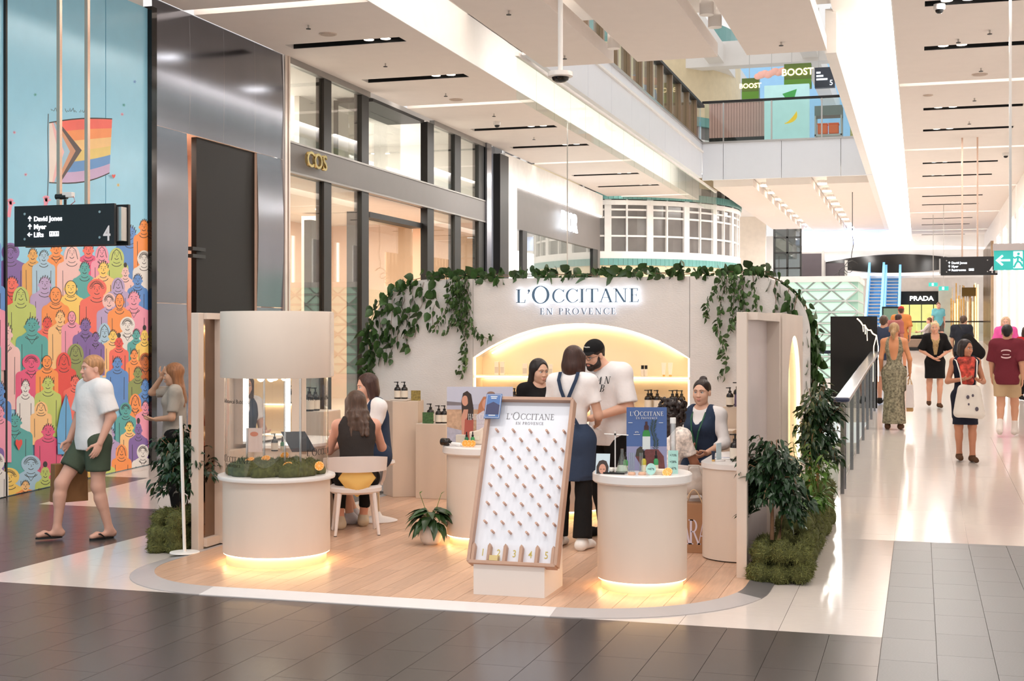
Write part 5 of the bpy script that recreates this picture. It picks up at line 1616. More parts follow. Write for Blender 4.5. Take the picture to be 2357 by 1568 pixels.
for s in range(2):
 for j in range(8):
  for i in range(8):
   q = s * 81 + j * 9 + i
   f = (q, q + 1, q + 10, q + 9)
   fs.append(f if s == 0 else f[::-1])
mb.add(vs, fs, M=Mcu)
mb.obj('cover', pm('mustard_cotton', (242, 202, 120), .8, bump=.1, bscale=20), cu, smooth=60)
MB().tube([Mcu @ Vector((x, 0, z)) for x, z in ((-.114, -.114), (-.13, 0), (-.114, .114), (0, .13), (.114, .114), (.13, 0), (.114, -.114), (0, -.13), (-.114, -.114))], .005, 6).obj('piping', pm('mustard_cotton2', (226, 184, 100), .8), cu)
c6 = at(1562, 768, 11.35)
tub_chair('white tub chair under the curly haired customer at the right', c6.x, c6.y, math.radians(-35))
def stool(label, cx, cy, h):
 t = thing('pedestal_stool', label, 'stool', (cx, cy, ZP), 'white pedestal stools')
 MB().lathe([(0, 0), (.19, 0), (.195, .008), (.16, .02), (.05, .05), (.028, .09), (0, .09)], (cx, cy, ZP), 32).obj('base', M_seat, t, smooth=50)
 MB().cyl((cx, cy), .024, ZP + .08, ZP + h - .05, 16).obj('column', M_chrome, t, smooth=50)
 MB().lathe([(0, h - .05), (.15, h - .05), (.17, h - .03), (.165, h - .008), (.1, h), (0, h)], (cx, cy, ZP), 32).obj('seat', M_seat, t, smooth=50)
s2 = at(868, 768, 12.75)
stool('white pedestal stool under the brown haired consultant at the left', s2.x, s2.y, .58)
s7 = at(1618, 768, 12.1)
stool('white pedestal stool under the consultant with the green lanyard', s7.x, s7.y, .56)
# ---- floor post
fp = at(425, 768, 10.9)
t = thing('floor_post', 'slim white stanchion post on a round base at the left corner', 'stanchion', (fp.x, fp.y, ZP))
MB().lathe([(0, 0), (.118, 0), (.12, .004), (.116, .009), (0, .012)], (fp.x, fp.y, ZP), 40).obj('base', M_white, t, smooth=40)
MB().tube([(fp.x, fp.y, ZP + .01), (fp.x - .03, fp.y - .01, 1.135)], .0135, 14).obj('pole', M_white, t, smooth=50)
# ---- shopping bag
p = at(1600, 768, 10.95)
t = thing('paper_bag', 'brown paper shopping bag printed with white letters AR on the floor', 'shopping bag', (p.x, p.y, ZP))
MB().box(p.x - .16, p.x + .13, p.y - .07, p.y + .07, ZP, ZP + .4).obj('bag_body', pm('kraft_paper', (164, 120, 86), .7, var=.05, bump=.1, bscale=8), t, bev=.004)
for dy in (-.06, .06):
 MB().tube([(p.x - .07 + .14 * i / 12, p.y + dy, ZP + .4 + .11 * math.sin(PI * i / 12)) for i in range(13)], .005, 6).obj('handle', pm('twine', (206, 176, 142), .8), t)
lt = MB()
serif(lt, 'ZARA', frame((p.x - .03, p.y - .071, ZP + .07)), .2, .001, track=-.2, sx=.55)
lt.obj('lettering', pm('bag_print', (214, 206, 222), .5), t)
# ================================================================== PEOPLE
def smin(a, b, k):
 if k <= 0:
  return np.minimum(a, b)
 h = np.clip(.5 + .5 * (b - a) / k, 0, 1)
 return b + (a - b) * h - k * h * (1 - h)
class SDF:
 """smooth union of tapered capsules / ellipsoids, meshed with surface nets"""
 def __init__(s):
  s.p = []
  s.cl = []
 def cap(s, a, b, ra, rb=None, k=.03, flat=None, clip=(), sub=False):
  s.p.append(('c', np.array(a, float), np.array(b, float), ra, ra if rb is None else rb, k, flat, list(clip), sub))
  return s
 def ell(s, c, r, k=.02, clip=(), sub=False):
  s.p.append(('e', np.array(c, float), np.array(r, float), 0, 0, k, None, list(clip), sub))
  return s
 def clip(s, n, c):
  s.cl.append((np.array(n, float), c))
  return s
 def mesh(s, h):
  lo, hi = np.full(3, 9.), np.full(3, -9.)
  bb = []
  for t, a, b, ra, rb, k, fl, cp, sub in s.p:
   if t == 'c':
    r = max(ra, rb) * (max(1., fl[1]) if fl else 1.)
    l, u = np.minimum(a, b) - r, np.maximum(a, b) + r
   else:
    l, u = a - b, a + b
   bb.append((l, u))
   if not sub:
    lo, hi = np.minimum(lo, l), np.maximum(hi, u)
  lo -= 3 * h
  hi += 3 * h
  n = np.ceil((hi - lo) / h).astype(int) + 1
  ax = [lo[i] + h * np.arange(n[i]) for i in range(3)]
  D = np.full(n, 1., np.float32)
  for (t, a, b, ra, rb, k, fl, cp, sub), (l, u) in zip(s.p, bb):
   m = k + 2.5 * h
   i0 = np.clip(np.floor((l - m - lo) / h).astype(int), 0, n - 1)
   i1 = np.clip(np.ceil((u + m - lo) / h).astype(int) + 1, 1, n)
   if (i1 <= i0).any():
    continue
   X = np.stack(np.meshgrid(*[ax[i][i0[i]:i1[i]] for i in range(3)], indexing='ij'), -1)
   if t == 'c':
    ab = b - a
    L = max(float(ab @ ab), 1e-9)
    tt = np.clip(((X - a) @ ab) / L, 0, 1)
    q = X - a - tt[..., None] * ab
    if fl:
     nv = np.array(fl[0], float)
     q = q + (q @ nv)[..., None] * nv * (1. / fl[1] - 1.)
    d = np.sqrt((q * q).sum(-1)) - (ra + (rb - ra) * tt)
   else:
    q = (X - a) / b
    ln = np.sqrt((q * q).sum(-1))
    d = (ln - 1.) * float(b.min()) if ln.size else ln
   for nn, c in cp:
    d = np.maximum(d, X @ np.array(nn, float) - c)
   sl = tuple(slice(i0[i], i1[i]) for i in range(3))
   if sub:
    D[sl] = -smin(-D[sl], d, k)
   else:
    D[sl] = smin(D[sl], d, k)
  if s.cl:
   X = np.stack(np.meshgrid(*ax, indexing='ij'), -1)
   for nn, c in s.cl:
    D = np.maximum(D, X @ nn - c)
  return nets(D, lo, h)
def nets(D, lo, h):
 S = D < 0
 nx, ny, nz = D.shape
 cs = [(i, j, k) for i in (0, 1) for j in (0, 1) for k in (0, 1)]
 sl = lambda c: (slice(c[0], nx - 1 + c[0]), slice(c[1], ny - 1 + c[1]), slice(c[2], nz - 1 + c[2]))
 cnt = sum(S[sl(c)].astype(np.int8) for c in cs)
 act = (cnt > 0) & (cnt < 8)
 I = np.argwhere(act)
 idx = np.full(act.shape, -1, np.int64)
 idx[act] = np.arange(len(I))
 acc = np.zeros((len(I), 3))
 w = np.zeros(len(I))
 for c0 in cs:
  for axx in range(3):
   if c0[axx]:
    continue
   c1 = list(c0)
   c1[axx] = 1
   v0 = D[I[:, 0] + c0[0], I[:, 1] + c0[1], I[:, 2] + c0[2]]
   v1 = D[I[:, 0] + c1[0], I[:, 1] + c1[1], I[:, 2] + c1[2]]
   x = (v0 < 0) != (v1 < 0)
   t = np.where(x, v0 / np.where(x, v0 - v1, 1), 0)
   P = np.array(c0, float) + t[:, None] * (np.array(c1) - np.array(c0))
   acc[x] += P[x]
   w[x] += 1
 V = (I + acc / w[:, None]) * h + lo
 F = []
 for axx in range(3):
  o = [i for i in range(3) if i != axx]
  a = [slice(None)] * 3
  b = [slice(None)] * 3
  a[axx] = slice(0, -1)
  b[axx] = slice(1, None)
  A, B = S[tuple(a)], S[tuple(b)]
  E_ = np.argwhere(A != B)
  E_ = E_[(E_[:, o[0]] > 0) & (E_[:, o[1]] > 0) & (E_[:, o[0]] < D.shape[o[0]] - 1) & (E_[:, o[1]] < D.shape[o[1]] - 1)]
  if not len(E_):
   continue
  q = []
  for d0, d1 in ((1, 1), (0, 1), (0, 0), (1, 0)):
   c = E_.copy()
   c[:, o[0]] -= d0
   c[:, o[1]] -= d1
   q.append(idx[c[:, 0], c[:, 1], c[:, 2]])
  q = np.stack(q, 1)
  ins = A[E_[:, 0], E_[:, 1], E_[:, 2]]
  flip = ins if axx != 1 else ~ins
  q[~flip] = q[~flip][:, ::-1]
  F.append(q)
 return V, np.concatenate(F) if F else np.zeros((0, 4), int)
def np_obj(name, parts, mats, parent):
 """parts: [(V,F,matindex)] -> smooth mesh child in the parent's local space"""
 me = bpy.data.meshes.new(name)
 n, V, F, Mi = 0, [], [], []
 for v, f, mi in parts:
  V.append(v)
  F.append(f + n)
  Mi += [mi] * len(f)
  n += len(v)
 V = np.concatenate(V)
 F = np.concatenate(F)
 me.from_pydata(V.tolist(), [], F.tolist())
 for m in (mats if isinstance(mats, (list, tuple)) else [mats]):
  me.materials.append(m)
 me.polygons.foreach_set('use_smooth', [True] * len(F))
 me.polygons.foreach_set('material_index', Mi)
 me.update()
 o = bpy.data.objects.new(name, me)
 COL.objects.link(o)
 o.parent = parent
 OFF[o.name] = (0, 0, 0)
 return o
def nrm(v):
 v = np.array(v, float)
 return v / np.linalg.norm(v)
# ---- head, hair, hands: built once in their own frames (head height .225, face towards -Y)
def build_head(f=False):
 s = SDF()
 q = .8 if f else 1.
 s.ell((0, .014, .03), (.074, .092, .082), .02)
 s.ell((0, -.03, -.025), (.06, .058, .082), .03)
 s.cap((-.03 * q, -.025, -.07), (.03 * q, -.025, -.07), .035 * q, k=.03)
 s.cap((0, -.03, -.07), (0, -.066, -.092), .035 * q, .019 * q, .025)
 for x in (-1, 1):
  s.ell((x * .036, -.055, -.028), (.026, .024, .028), .02)
  s.ell((x * .074, .008, -.008), (.01, .02, .03), .008)
  s.cap((x * .008, -.08, .026), (x * .044, -.066, .024), .011 * q * q, .008 * q, .014)
 s.cap((0, -.084, .01), (0, -.103 + (1 - q) * .02, -.028), .007 * q, .011 * q, .012)
 for x in (-1, 1):
  s.ell((x * .011, -.094, -.031), (.009 * q, .011, .008 * q), .008)
 for x in (-1, 1):
  s.ell((x * .031, -.096, .004), (.016, .014, .011), .012, sub=True)
 s.ell((0, -.086, -.055), (.021, .012, .0065), .008)
 s.ell((0, -.085, -.066), (.017, .012, .0075), .008)
 s.cap((0, .012, -.06), (0, .022, -.15), .05 * (q + .1 * f), .052, .03)
 return s.mesh(.0048)
HEADS = {False: build_head(), True: build_head(True)}
def eyes_geo():
 b = MB()
 for x in (-1, 1):
  b.ball((x * .031, -.0735, .004), .0125, 12, 0)
  b.ball((x * .0305, -.0805, .0035), .0062, 10, 1)
 for x in (-1, 1):
  b.tube([(x * .012, -.0925, .0235), (x * .028, -.0895, .029), (x * .046, -.077, .0235)], .0026, 6, 2, r1=.0016)
  b.tube([(x * .017, -.0855, .0075), (x * .031, -.0862, .0125), (x * .0445, -.0775, .008)], .0022, 6, 2)
 b.ball((0, -.0905, -.0552), .006, 12, 3, sc=(3.2, 1.35, .8))
 b.ball((0, -.0895, -.0655), .006, 12, 3, sc=(2.7, 1.35, 1.0))
 return b
EYES = eyes_geo()
def hair_geo(style):
 s = SDF()
 face = lambda z0=-.02, rx=.058, rz=.085: s.ell((0, -.1, z0 + .018), (rx, .078, rz + .004), .01, sub=True)
 if style == 'short':
  s.ell((0, .018, .04), (.082, .1, .086), .01)
  s.cap((0, .06, -.02), (0, .06, .03), .05, k=.02)
  s.clip((0, -.55, -.83), .045)
  face(-.035, .07, .082)
 elif style == 'bob':
  s.ell((0, .018, .036), (.085, .102, .09), .01)
  s.ell((0, .035, -.05), (.094, .08, .105), .03)
  for x in (-1, 1):
   s.cap((x * .072, -.005, .03), (x * .08, -.005, -.12), .025, .026, .03)
  s.clip((0, 0, -1), .145)
  face(-.03, .06, .1)
 elif style == 'long':
  s.ell((0, .018, .036), (.085, .102, .09), .01)
  s.cap((0, .05, .0), (0, .075, -.26), .075, .07, .03, flat=((0, 1, 0), .6))
  for x in (-1, 1):
   s.cap((x * .07, .01, .03), (x * .085, .03, -.2), .028, .03, .03)
   s.cap((x * .05, .06, -.15), (x * .07, .07, -.33), .035, .02, .03)
  face(-.03, .06, .1)
 elif style == 'wavy':
  s.ell((0, .018, .036), (.088, .106, .092), .01)
  s.cap((0, .05, .0), (0, .08, -.2), .085, .08, .03, flat=((0, 1, 0), .7))
  rr = random.Random(3)
  for i in range(15):
   x = -.1 + .2 * i / 14
   y = .075 + .02 * math.cos(x * 12) + rr.uniform(-.012, .012)
   p = np.array((x * .8, y, -.08))
   for j in range(4):
    q = p + np.array((rr.uniform(-.018, .022) * (1 if x > 0 else -1), rr.uniform(-.014, .02), -.055))
    s.cap(p, q, .022 - .002 * j, .020 - .003 * j, .012)
    p = q
  for x in (-1, 1):
   s.cap((x * .07, -.005, .03), (x * .088, .03, -.16), .028, .03, .03)
  face(-.03, .058, .1)
 elif style == 'curly':
  s.ell((0, .03, .03), (.1, .115, .1), .01)
  s.ell((0, .07, -.1), (.115, .09, .14), .02)
  rr = random.Random(5)
  for i in range(420):
   t, z = rr.uniform(0, 2 * PI), rr.uniform(-.26, .125)
   w = .118 * math.sqrt(max(.1, 1 - (z / .3) ** 2))
   p = (w * math.cos(t), .045 + w * math.sin(t) * .95, z)
   if p[1] < -.03 and z < .07:
    continue
   s.ell(p, (rr.uniform(.010, .018),) * 3, .009)
  s.ell((0, -.11, -.03), (.056, .085, .1), .012, sub=True)
 elif style == 'bun':
  s.ell((0, .016, .034), (.0795, .098, .0865), .01)
  s.cap((0, .065, -.03), (0, .06, .03), .04, k=.02)
  s.ell((0, .05, .115), (.036, .036, .03), .012)
  s.clip((0, -.75, -.66), .045)
  face(-.035, .066, .095)
 elif style == 'pony':
  s.ell((0, .016, .034), (.081, .099, .088), .01)
  s.cap((0, .07, -.01), (0, .06, .03), .045, k=.02)
  s.cap((0, .1, -.02), (.01, .12, -.06), .03, .036, .02)
  s.cap((.01, .12, -.06), (.0, .11, -.15), .036, .016, .02)
  s.clip((0, -.75, -.66), .06)
  face(-.035, .066, .095)
 return s.mesh(.0062)
_HAIR = {}
def hand_geo(curl):
 s = SDF()
 s.cap((0, 0, .03), (0, 0, 0), .026, .025, .015, flat=((1, 0, 0), .8))
 s.ell((0, .0, -.045), (.015, .038, .052), .015)
 for y, ln, z0 in ((-.029, .068, -.083), (-.0098, .077, -.089), (.0098, .072, -.087), (.028, .056, -.08)):
  p = np.array((0., y * .9, z0 + .02))
  a = curl * .4
  for sg, r0, r1 in ((.42, .0095, .0088), (.32, .0088, .0082), (.26, .0082, .007)):
   q = p + ln * sg * 1.12 * np.array((math.sin(a), y * .12 / .03 * .3, -math.cos(a)))
   s.cap(p, q, r0, r1, .004)
   p = q
   a += curl
 p = np.array((.004, -.025, -.02))
 for d, l, r0, r1 in (((.25, -.7, -.65), .042, .0135, .0115), ((.35 + .3 * curl, -.35, -.85), .032, .0112, .0095), ((.4 + .3 * curl, -.1, -.9), .024, .0095, .008)):
  q = p + nrm(d) * l
  s.cap(p, q, r0, r1, .006)
  p = q
 return s.mesh(.0042)
_HAND = {}
def rot3(yaw, pitch, roll):
 """yaw about Z, pitch (positive = look down) about X, roll about Y"""
 return np.array(Euler((pitch, roll, yaw), 'XYZ').to_matrix()) if False else np.array((Matrix.Rotation(yaw, 3, 'Z') @ Matrix.Rotation(pitch, 3, 'X') @ Matrix.Rotation(roll, 3, 'Y')))
SKIN = {}
def skin(rgb):
 k = 'skin_%d_%d_%d' % rgb
 return pm(k, rgb, .5, var=.03, vscale=8, spec=.35)
def cloth(name, rgb, rough=.85, bump=1., bscale=8, **k):
 return pm('cloth_' + name, rgb, rough, bump=bump, bscale=bscale, spec=.2, **k)
def hairm(name, rgb):
 return pm('hair_' + name, rgb, .42, var=.35, vscale=60, bump=.5, bscale=90, stretch=(1, 1, .07), spec=.4)
BASE = dict(pel=(0, 0, .95), che=(0, 0, 1.27), nek=(0, .01, 1.45), hed=(0, -.015, 1.585),
   sL=(.172, .01, 1.4), sR=(-.172, .01, 1.4), eL=(.215, .02, 1.12), eR=(-.215, .02, 1.12), wL=(.225, -.06, .885), wR=(-.225, -.06, .885),
   hL=(.09, 0, .91), hR=(-.09, 0, .91), kL=(.1, -.015, .49), kR=(-.1, -.015, .49), aL=(.1, .025, .085), aR=(-.1, .025, .085), tL=None, tR=None)
NP = [0]
def person(label, loc, rz, height, pose=None, skin_rgb=(214, 168, 142), fem=True, hair='bob', hair_rgb=(60, 40, 30), head=(0, 0, 0),
           outfit=(), res=.0125, curl=(.35, .35), build=1., eyes=True, shoes=None, lip=(196, 110, 104), hand_dir=None, head_s=1.):
 """outfit: list of (kind, part name, material, params)"""
 sc = height / 1.7
 J = {k: (None if v is None else np.array(v, float)) for k, v in BASE.items()}
 if pose:
  for k, v in pose.items():
   J[k] = np.array(v, float)
 if fem:
  for k in ('sL', 'sR'):
   if not pose or k not in pose:
    J[k][0] *= .92
 for s in 'LR':
  if J['t' + s] is None:
   J['t' + s] = J['a' + s] + np.array((.015 if s == 'L' else -.015, -.17, -.055))
 root = thing('person', label, 'person', loc, 'people in the mall', rz, local=True)
 root.scale = (sc, sc, sc)
 fwd = nrm(np.cross(J['sL'] - J['sR'], J['nek'] - J['pel']))   # torso facing
 if fwd[1] > 0 and not (pose and pose.get('_back')):
  fwd = -fwd
 B = build
 hipw = 1.0 if fem else .94
 def torso(s, o=0., up=True):
  s.cap(J['hL'], J['hR'], .088 * hipw * B + o, k=.06, flat=(fwd, 1.05))
  s.cap(J['pel'] + (J['che'] - J['pel']) * .15, J['che'], (.108 if fem else .122) * B + o, (.118 if fem else .13) * B + o, .06, (fwd, .78))
  cl = J['che'] + (J['nek'] - J['che']) * .25
  lat = nrm(J['sL'] - J['sR'])
  s.cap(cl + lat * .05, cl - lat * .05, (.11 if fem else .118) * B + o, k=.05, flat=(fwd, .82))
  if fem:
   for sg in (-1, 1):
    s.ell(J['che'] + lat * .062 * sg + fwd * .075 * B + (J['nek'] - J['che']) * .12, (.058 + o * .7,) * 3, .05)
  if up:
   s.cap(J['sL'], J['sR'], .055 * B + o, k=.05)
   s.cap(J['sL'] * .55 + J['nek'] * .45, J['sR'] * .55 + J['nek'] * .45, .052 + o * .6, k=.04)
 def arm(s, sd, o=0., frac=2., k=.03, fl_=0.):
  a, e, w = J['s' + sd], J['e' + sd], J['w' + sd]
  ru, re, rw = (.046 if fem else .054) * B + o, (.037 if fem else .043) * B + o * .9 + fl_, (.026 if fem else .029) + o * .8
  cp = []
  if frac <= 1.:
   d = nrm(e - a)
   cp = [(d, float(d @ (a + (e - a) * frac)))]
  s.cap(a, e, ru, re, k, clip=cp)
  if frac > 1.:
   cp = []
   if frac < 2.:
    d = nrm(w - e)
    cp = [(d, float(d @ (e + (w - e) * (frac - 1))))]
   s.cap(e, w, re, rw, .025, clip=cp)
 def leg(s, sd, o=0., frac=2., flare=0.):
  h, kn, an = J['h' + sd], J['k' + sd], J['a' + sd]
  rt, rk, ra = (.088 if fem else .086) * B + o, (.056 * B + o), .037 + o * .9
  cp = []
  if frac <= 1.:
   d = nrm(kn - h)
   cp = [(d, float(d @ (h + (kn - h) * frac)))]
  s.cap(h, kn, rt, rk + flare * (frac <= 1), .04, clip=cp)
  if frac > 1.:
   cp = []
   if frac < 2.:
    d = nrm(an - kn)
    cp = [(d, float(d @ (kn + (an - kn) * (frac - 1))))]
   s.cap(kn, an, rk, ra + flare, .035, clip=cp)
   m = kn + (an - kn) * .28
   bk = nrm(np.cross(np.cross(an - kn, J['t' + sd] - an), an - kn))
   s.cap(m + bk * .012, m + (an - kn) * .15 + bk * .01, .05 * B + o, .044 + o, .03, clip=cp)
 def foot(s, sd, o=0.):
  a, t = J['a' + sd], J['t' + sd]
  d = nrm(t - a)
  heel = a + np.array((0, 0, -.04)) - np.array((d[0], d[1], 0)) * .035
  s.cap(a, heel, .036 + o, .034 + o, .03)
  s.cap(heel, t, .033 + o, .024 + o, .03, flat=((0, 0, 1), .9))
  s.cap(t - d * .05 + np.array((0, 0, .005)), t, .034 + o, .026 + o, .02, flat=((0, 0, 1), .75))
 s = SDF()
 torso(s)
 hm = rot3(*head)
 hc = J['hed']
 s.cap(J['nek'] + np.array((0, 0, -.02)), J['nek'] * .35 + hc * .65, .056 if fem else .064, .05 if fem else .058, .04)
 for sd in 'LR':
  arm(s, sd)
  leg(s, sd)
  foot(s, sd)
 V, F = s.mesh(res)
 parts = [(V, F, 0)]
 HS = head_s / sc * min(1.06, .55 + .45 * sc)
 TH = lambda v: (np.array(v) * HS) @ hm.T + hc
 parts.append((TH(HEADS[fem][0]), HEADS[fem][1], 0))
 for i, sd in enumerate('LR'):
  c = round(curl[i], 2)
  if c not in _HAND:
   _HAND[c] = hand_geo(c)
  hv, hf = _HAND[c]
  dz = -nrm(J['w' + sd] - J['e' + sd])
  if hand_dir and sd in hand_dir:
   dz = -nrm(hand_dir[sd])
  y = -np.array(fwd)
  y = nrm(y - dz * (y @ dz))
  x = np.cross(y, dz)
  M = np.stack([x, y, dz], 1)
  v = hv.copy()
  f = hf
  if sd == 'L':
   v[:, 0] *= -1
   f = f[:, ::-1]
  parts.append((v @ M.T * (.96 if fem else 1.05) + J['w' + sd], f, 0))
 body = np_obj('body', parts, skin(skin_rgb), root)
 if eyes:
  ev = TH(np.array(EYES.v))
  me = MB()
  me.add([tuple(p) for p in ev], EYES.f)
  me.m = EYES.m
  me.obj('face_features', [pm('eye_white', (236, 230, 226), .2), pm('iris_dark', (40, 28, 22), .15), pm('brow_%d' % hair_rgb[0], tuple(int(c * .75) for c in hair_rgb), .7), pm('lip_%d_%d' % lip[:2], lip, .4)], root, smooth=60)
 if hair:
  if hair not in _HAIR:
   _HAIR[hair] = hair_geo(hair)
  hv, hf = _HAIR[hair]
  np_obj('hair', [(TH(hv), hf, 0)], hairm('%d_%d_%d' % hair_rgb, hair_rgb), root)
 ax = nrm(J['che'] - J['pel'])
 upn = nrm(J['nek'] - J['che'])
 for kind, nm, mat, P in outfit:
  s = SDF()
  o = P.get('o', .014)
  if kind == 'top':
   torso(s, o)
   for sd in 'LR':
    if P.get('sleeve', .6) > 0:
     arm(s, sd, o * .75, P.get('sleeve', .6), .05, P.get('so', .006) * .8 + .003)
   hm_ = P.get('hem', -.1)
   if hm_ < -.02:
    s.cap(J['che'], J['pel'] + ax * (hm_ - .05), .118 * B + o, (.132 if fem else .138) * B + o, .06, (fwd, .9))
   s.clip(-ax, float(-ax @ (J['pel'] + ax * hm_)))
   nk = P.get('neck', .015)
   s.cap(J['nek'] + upn * (nk + .06) + fwd * .015, J['nek'] + upn * .25, .06 if fem else .068, .09, .012, sub=True)
   s.ell(J['nek'] + upn * (nk + .035) + fwd * .03, (.07, .075, .045), .012, sub=True)
   if P.get('sleeve', .6) <= 0:
    lat = nrm(J['sL'] - J['sR'])
    for sg in (-1, 1):
     c = (J['sL'] if sg > 0 else J['sR'])
     w_ = P.get('arm', .05)
     s.cap(c + lat * sg * .05 + upn * .2, c + lat * sg * .045 - upn * .05, .05 + w_, .03 + w_ * .7, .015, sub=True)
   if 'scoop' in P:
    s.ell(J['nek'] + fwd * P.get('scf', .06) + upn * (-.02), (.075, .085, P['scoop']), .01, sub=True)
   if 'vneck' in P:
    w, dpt = P['vneck']
    c = J['nek'] + fwd * .1
    s.cap(c + upn * .05, c - upn * dpt, w, .01, .01, sub=True)
  elif kind == 'pants':
   s.cap(J['hL'], J['hR'], .088 * hipw * B + o, k=.06, flat=(fwd, 1.05))
   s.cap(J['pel'], J['pel'] + ax * P.get('waist', .1), .11 * B + o, .108 * B + o, .05, (fwd, .8))
   for sd in 'LR':
    leg(s, sd, o, P.get('len', 1.9), P.get('flare', 0))
   s.clip(ax, float(ax @ (J['pel'] + ax * P.get('waist', .1))))
  elif kind == 'skirt':
   hem = np.array(P['to'], float)
   s.cap(J['pel'] + ax * P.get('waist', .12), J['pel'] - ax * .03, .1 * B + o, .125 * B + o, .05, (fwd, .82))
   s.cap(J['hL'] * .95 + J['hR'] * .05, J['hR'] * .95 + J['hL'] * .05, .088 * hipw * B + o, k=.07, flat=(fwd, 1.08))
   s.cap(J['pel'] - ax * .03, hem, .125 * B + o, P.get('r', .17), .06, (fwd, P.get('fl', .8)))
   for sd in 'LR':
    leg(s, sd, o + .008, .7)
   dd = nrm(hem - J['pel'])
   s.clip(dd, float(dd @ hem))
   s.clip(ax, float(ax @ (J['pel'] + ax * P.get('waist', .12))))
  elif kind == 'lap':       # skirt over seated thighs
   for sd in 'LR':
    leg(s, sd, o, P.get('len', .8))
   s.cap(J['hL'], J['hR'], .11 * B + o, k=.06)
   s.cap(J['pel'], J['pel'] + ax * .14, .115 * B + o, .108 * B + o, .05, (fwd, .82))
   m0, m1 = (J['hL'] + J['hR']) / 2, (J['kL'] + J['kR']) / 2
   d = nrm(m1 - m0)
   s.cap(m0, m0 + (m1 - m0) * P.get('len', .8), .08, .06, .05, clip=[(d, float(d @ (m0 + (m1 - m0) * P.get('len', .8))))])
  elif kind == 'shoes':
   for sd in 'LR':
    foot(s, sd, o)
    if 'shaft' in P:
     an = J['a' + sd]
     up_ = nrm(J['k' + sd] - an)
     s.cap(an, an + up_ * P['shaft'], .036 + o, .037 + o, .02)
   for sd in 'LR':
    pass
   if not P.get('shaft'):
    pass
  elif kind == 'cap':
   v = SDF()
   v.ell((0, .016, .045), (.083, .1, .088), .01)
   v.clip((0, 0, -1), -.035)
   v.cap((-.04, -.085, .045), (.04, -.085, .045), .045, k=.01, flat=((0, 0, 1), .16))
   hv, hf = v.mesh(.0055)
   np_obj(nm, [(TH(hv), hf, 0)], mat, root)
   continue
  elif kind == 'beard':
   v = SDF()
   v.cap((-.042, -.035, -.075), (.042, -.035, -.075), .028, k=.02)
   v.cap((0, -.045, -.075), (0, -.07, -.094), .038, .024, .02)
   for x in (-1, 1):
    v.cap((x * .062, -.008, -.005), (x * .05, -.03, -.07), .012, .027, .02)
    v.cap((x * .05, -.03, -.07), (x * .012, -.07, -.093), .028, .026, .02)
    v.cap((x * .004, -.095, -.046), (x * .03, -.08, -.062), .008, .008, .008)
   v.ell((0, -.1, -.061), (.022, .016, .010), .006, sub=True)
   v.ell((0, -.07, -.012), (.047, .06, .036), .01, sub=True)
   hv, hf = v.mesh(.0048)
   np_obj(nm, [(TH(hv), hf, 0)], mat, root)
   continue
  elif kind == 'glasses':
   b = MB()
   for x in (-1, 1):
    pts = [(x * .032 + .021 * math.cos(t), -.103, .003 + .017 * math.sin(t)) for t in [2 * PI * i / 14 for i in range(15)]]
    b.tube([tuple(TH([p])[0]) for p in pts], .0016, 5)
    b.tube([tuple(TH([p])[0]) for p in ((x * .053, -.1, .008), (x * .077, -.05, .008), (x * .079, .01, .004))], .0016, 5)
   b.tube([tuple(TH([p])[0]) for p in ((-.011, -.103, .006), (.011, -.103, .006))], .0016, 5)
   b.obj(nm, mat, root)
   continue
  hv, hf = s.mesh(P.get('res', res))
  np_obj(nm, [(hv, hf, 0)], mat, root)
 # keep what hand/strap builders need
 root_J = {k: v for k, v in J.items()}
 return root, root_J, TH
def strip(root, pts, w, mat, name, nrm_dir, t=.004):
 """flat strap through local points, width w, lying square to nrm_dir"""
 b = MB()
 P = [Vector(p) for p in pts]
 nd = Vector(nrm_dir)
 L, R = [], []
 for i, p in enumerate(P):
  d = (P[min(i + 1, len(P) - 1)] - P[max(i - 1, 0)]).normalized()
  sdir = d.cross(nd).normalized() * (w / 2)
  L.append(p + sdir)
  R.append(p - sdir)
 n = len(P)
 v = L + R + [q - nd * t for q in L] + [q - nd * t for q in R]
 f = []
 for i in range(n - 1):
  f += [(i, i + 1, n + i + 1, n + i), (2 * n + i + 1, 2 * n + i, 3 * n + i, 3 * n + i + 1), (i + 1, i, 2 * n + i, 2 * n + i + 1), (n + i, n + i + 1, 3 * n + i + 1, 3 * n + i)]
 b.add([tuple(q) for q in v], f)
 b.obj(name, mat, root)
def stand_at(u, v):
 """floor point under a photo pixel (flat floor / ramp)"""
 r = at(u, v, 1.) - Vector((0, 0, 1.8))
 t = -1.8 / r.z
 if r.y * t > 12.19:
  t = (-.0287 * 12.19 - 1.8) / (r.z - .0287 * r.y)
 return Vector((r.x * t, r.y * t, 1.8 + r.z * t))
D2R = math.radians
M_navy = cloth('navy', (50, 62, 84))
M_navy2 = cloth('navy_denim', (54, 66, 88))
M_tee = cloth('white_tee', (240, 234, 232))
M_blk = cloth('black', (26, 24, 24))
M_char = cloth('charcoal', (58, 52, 50))
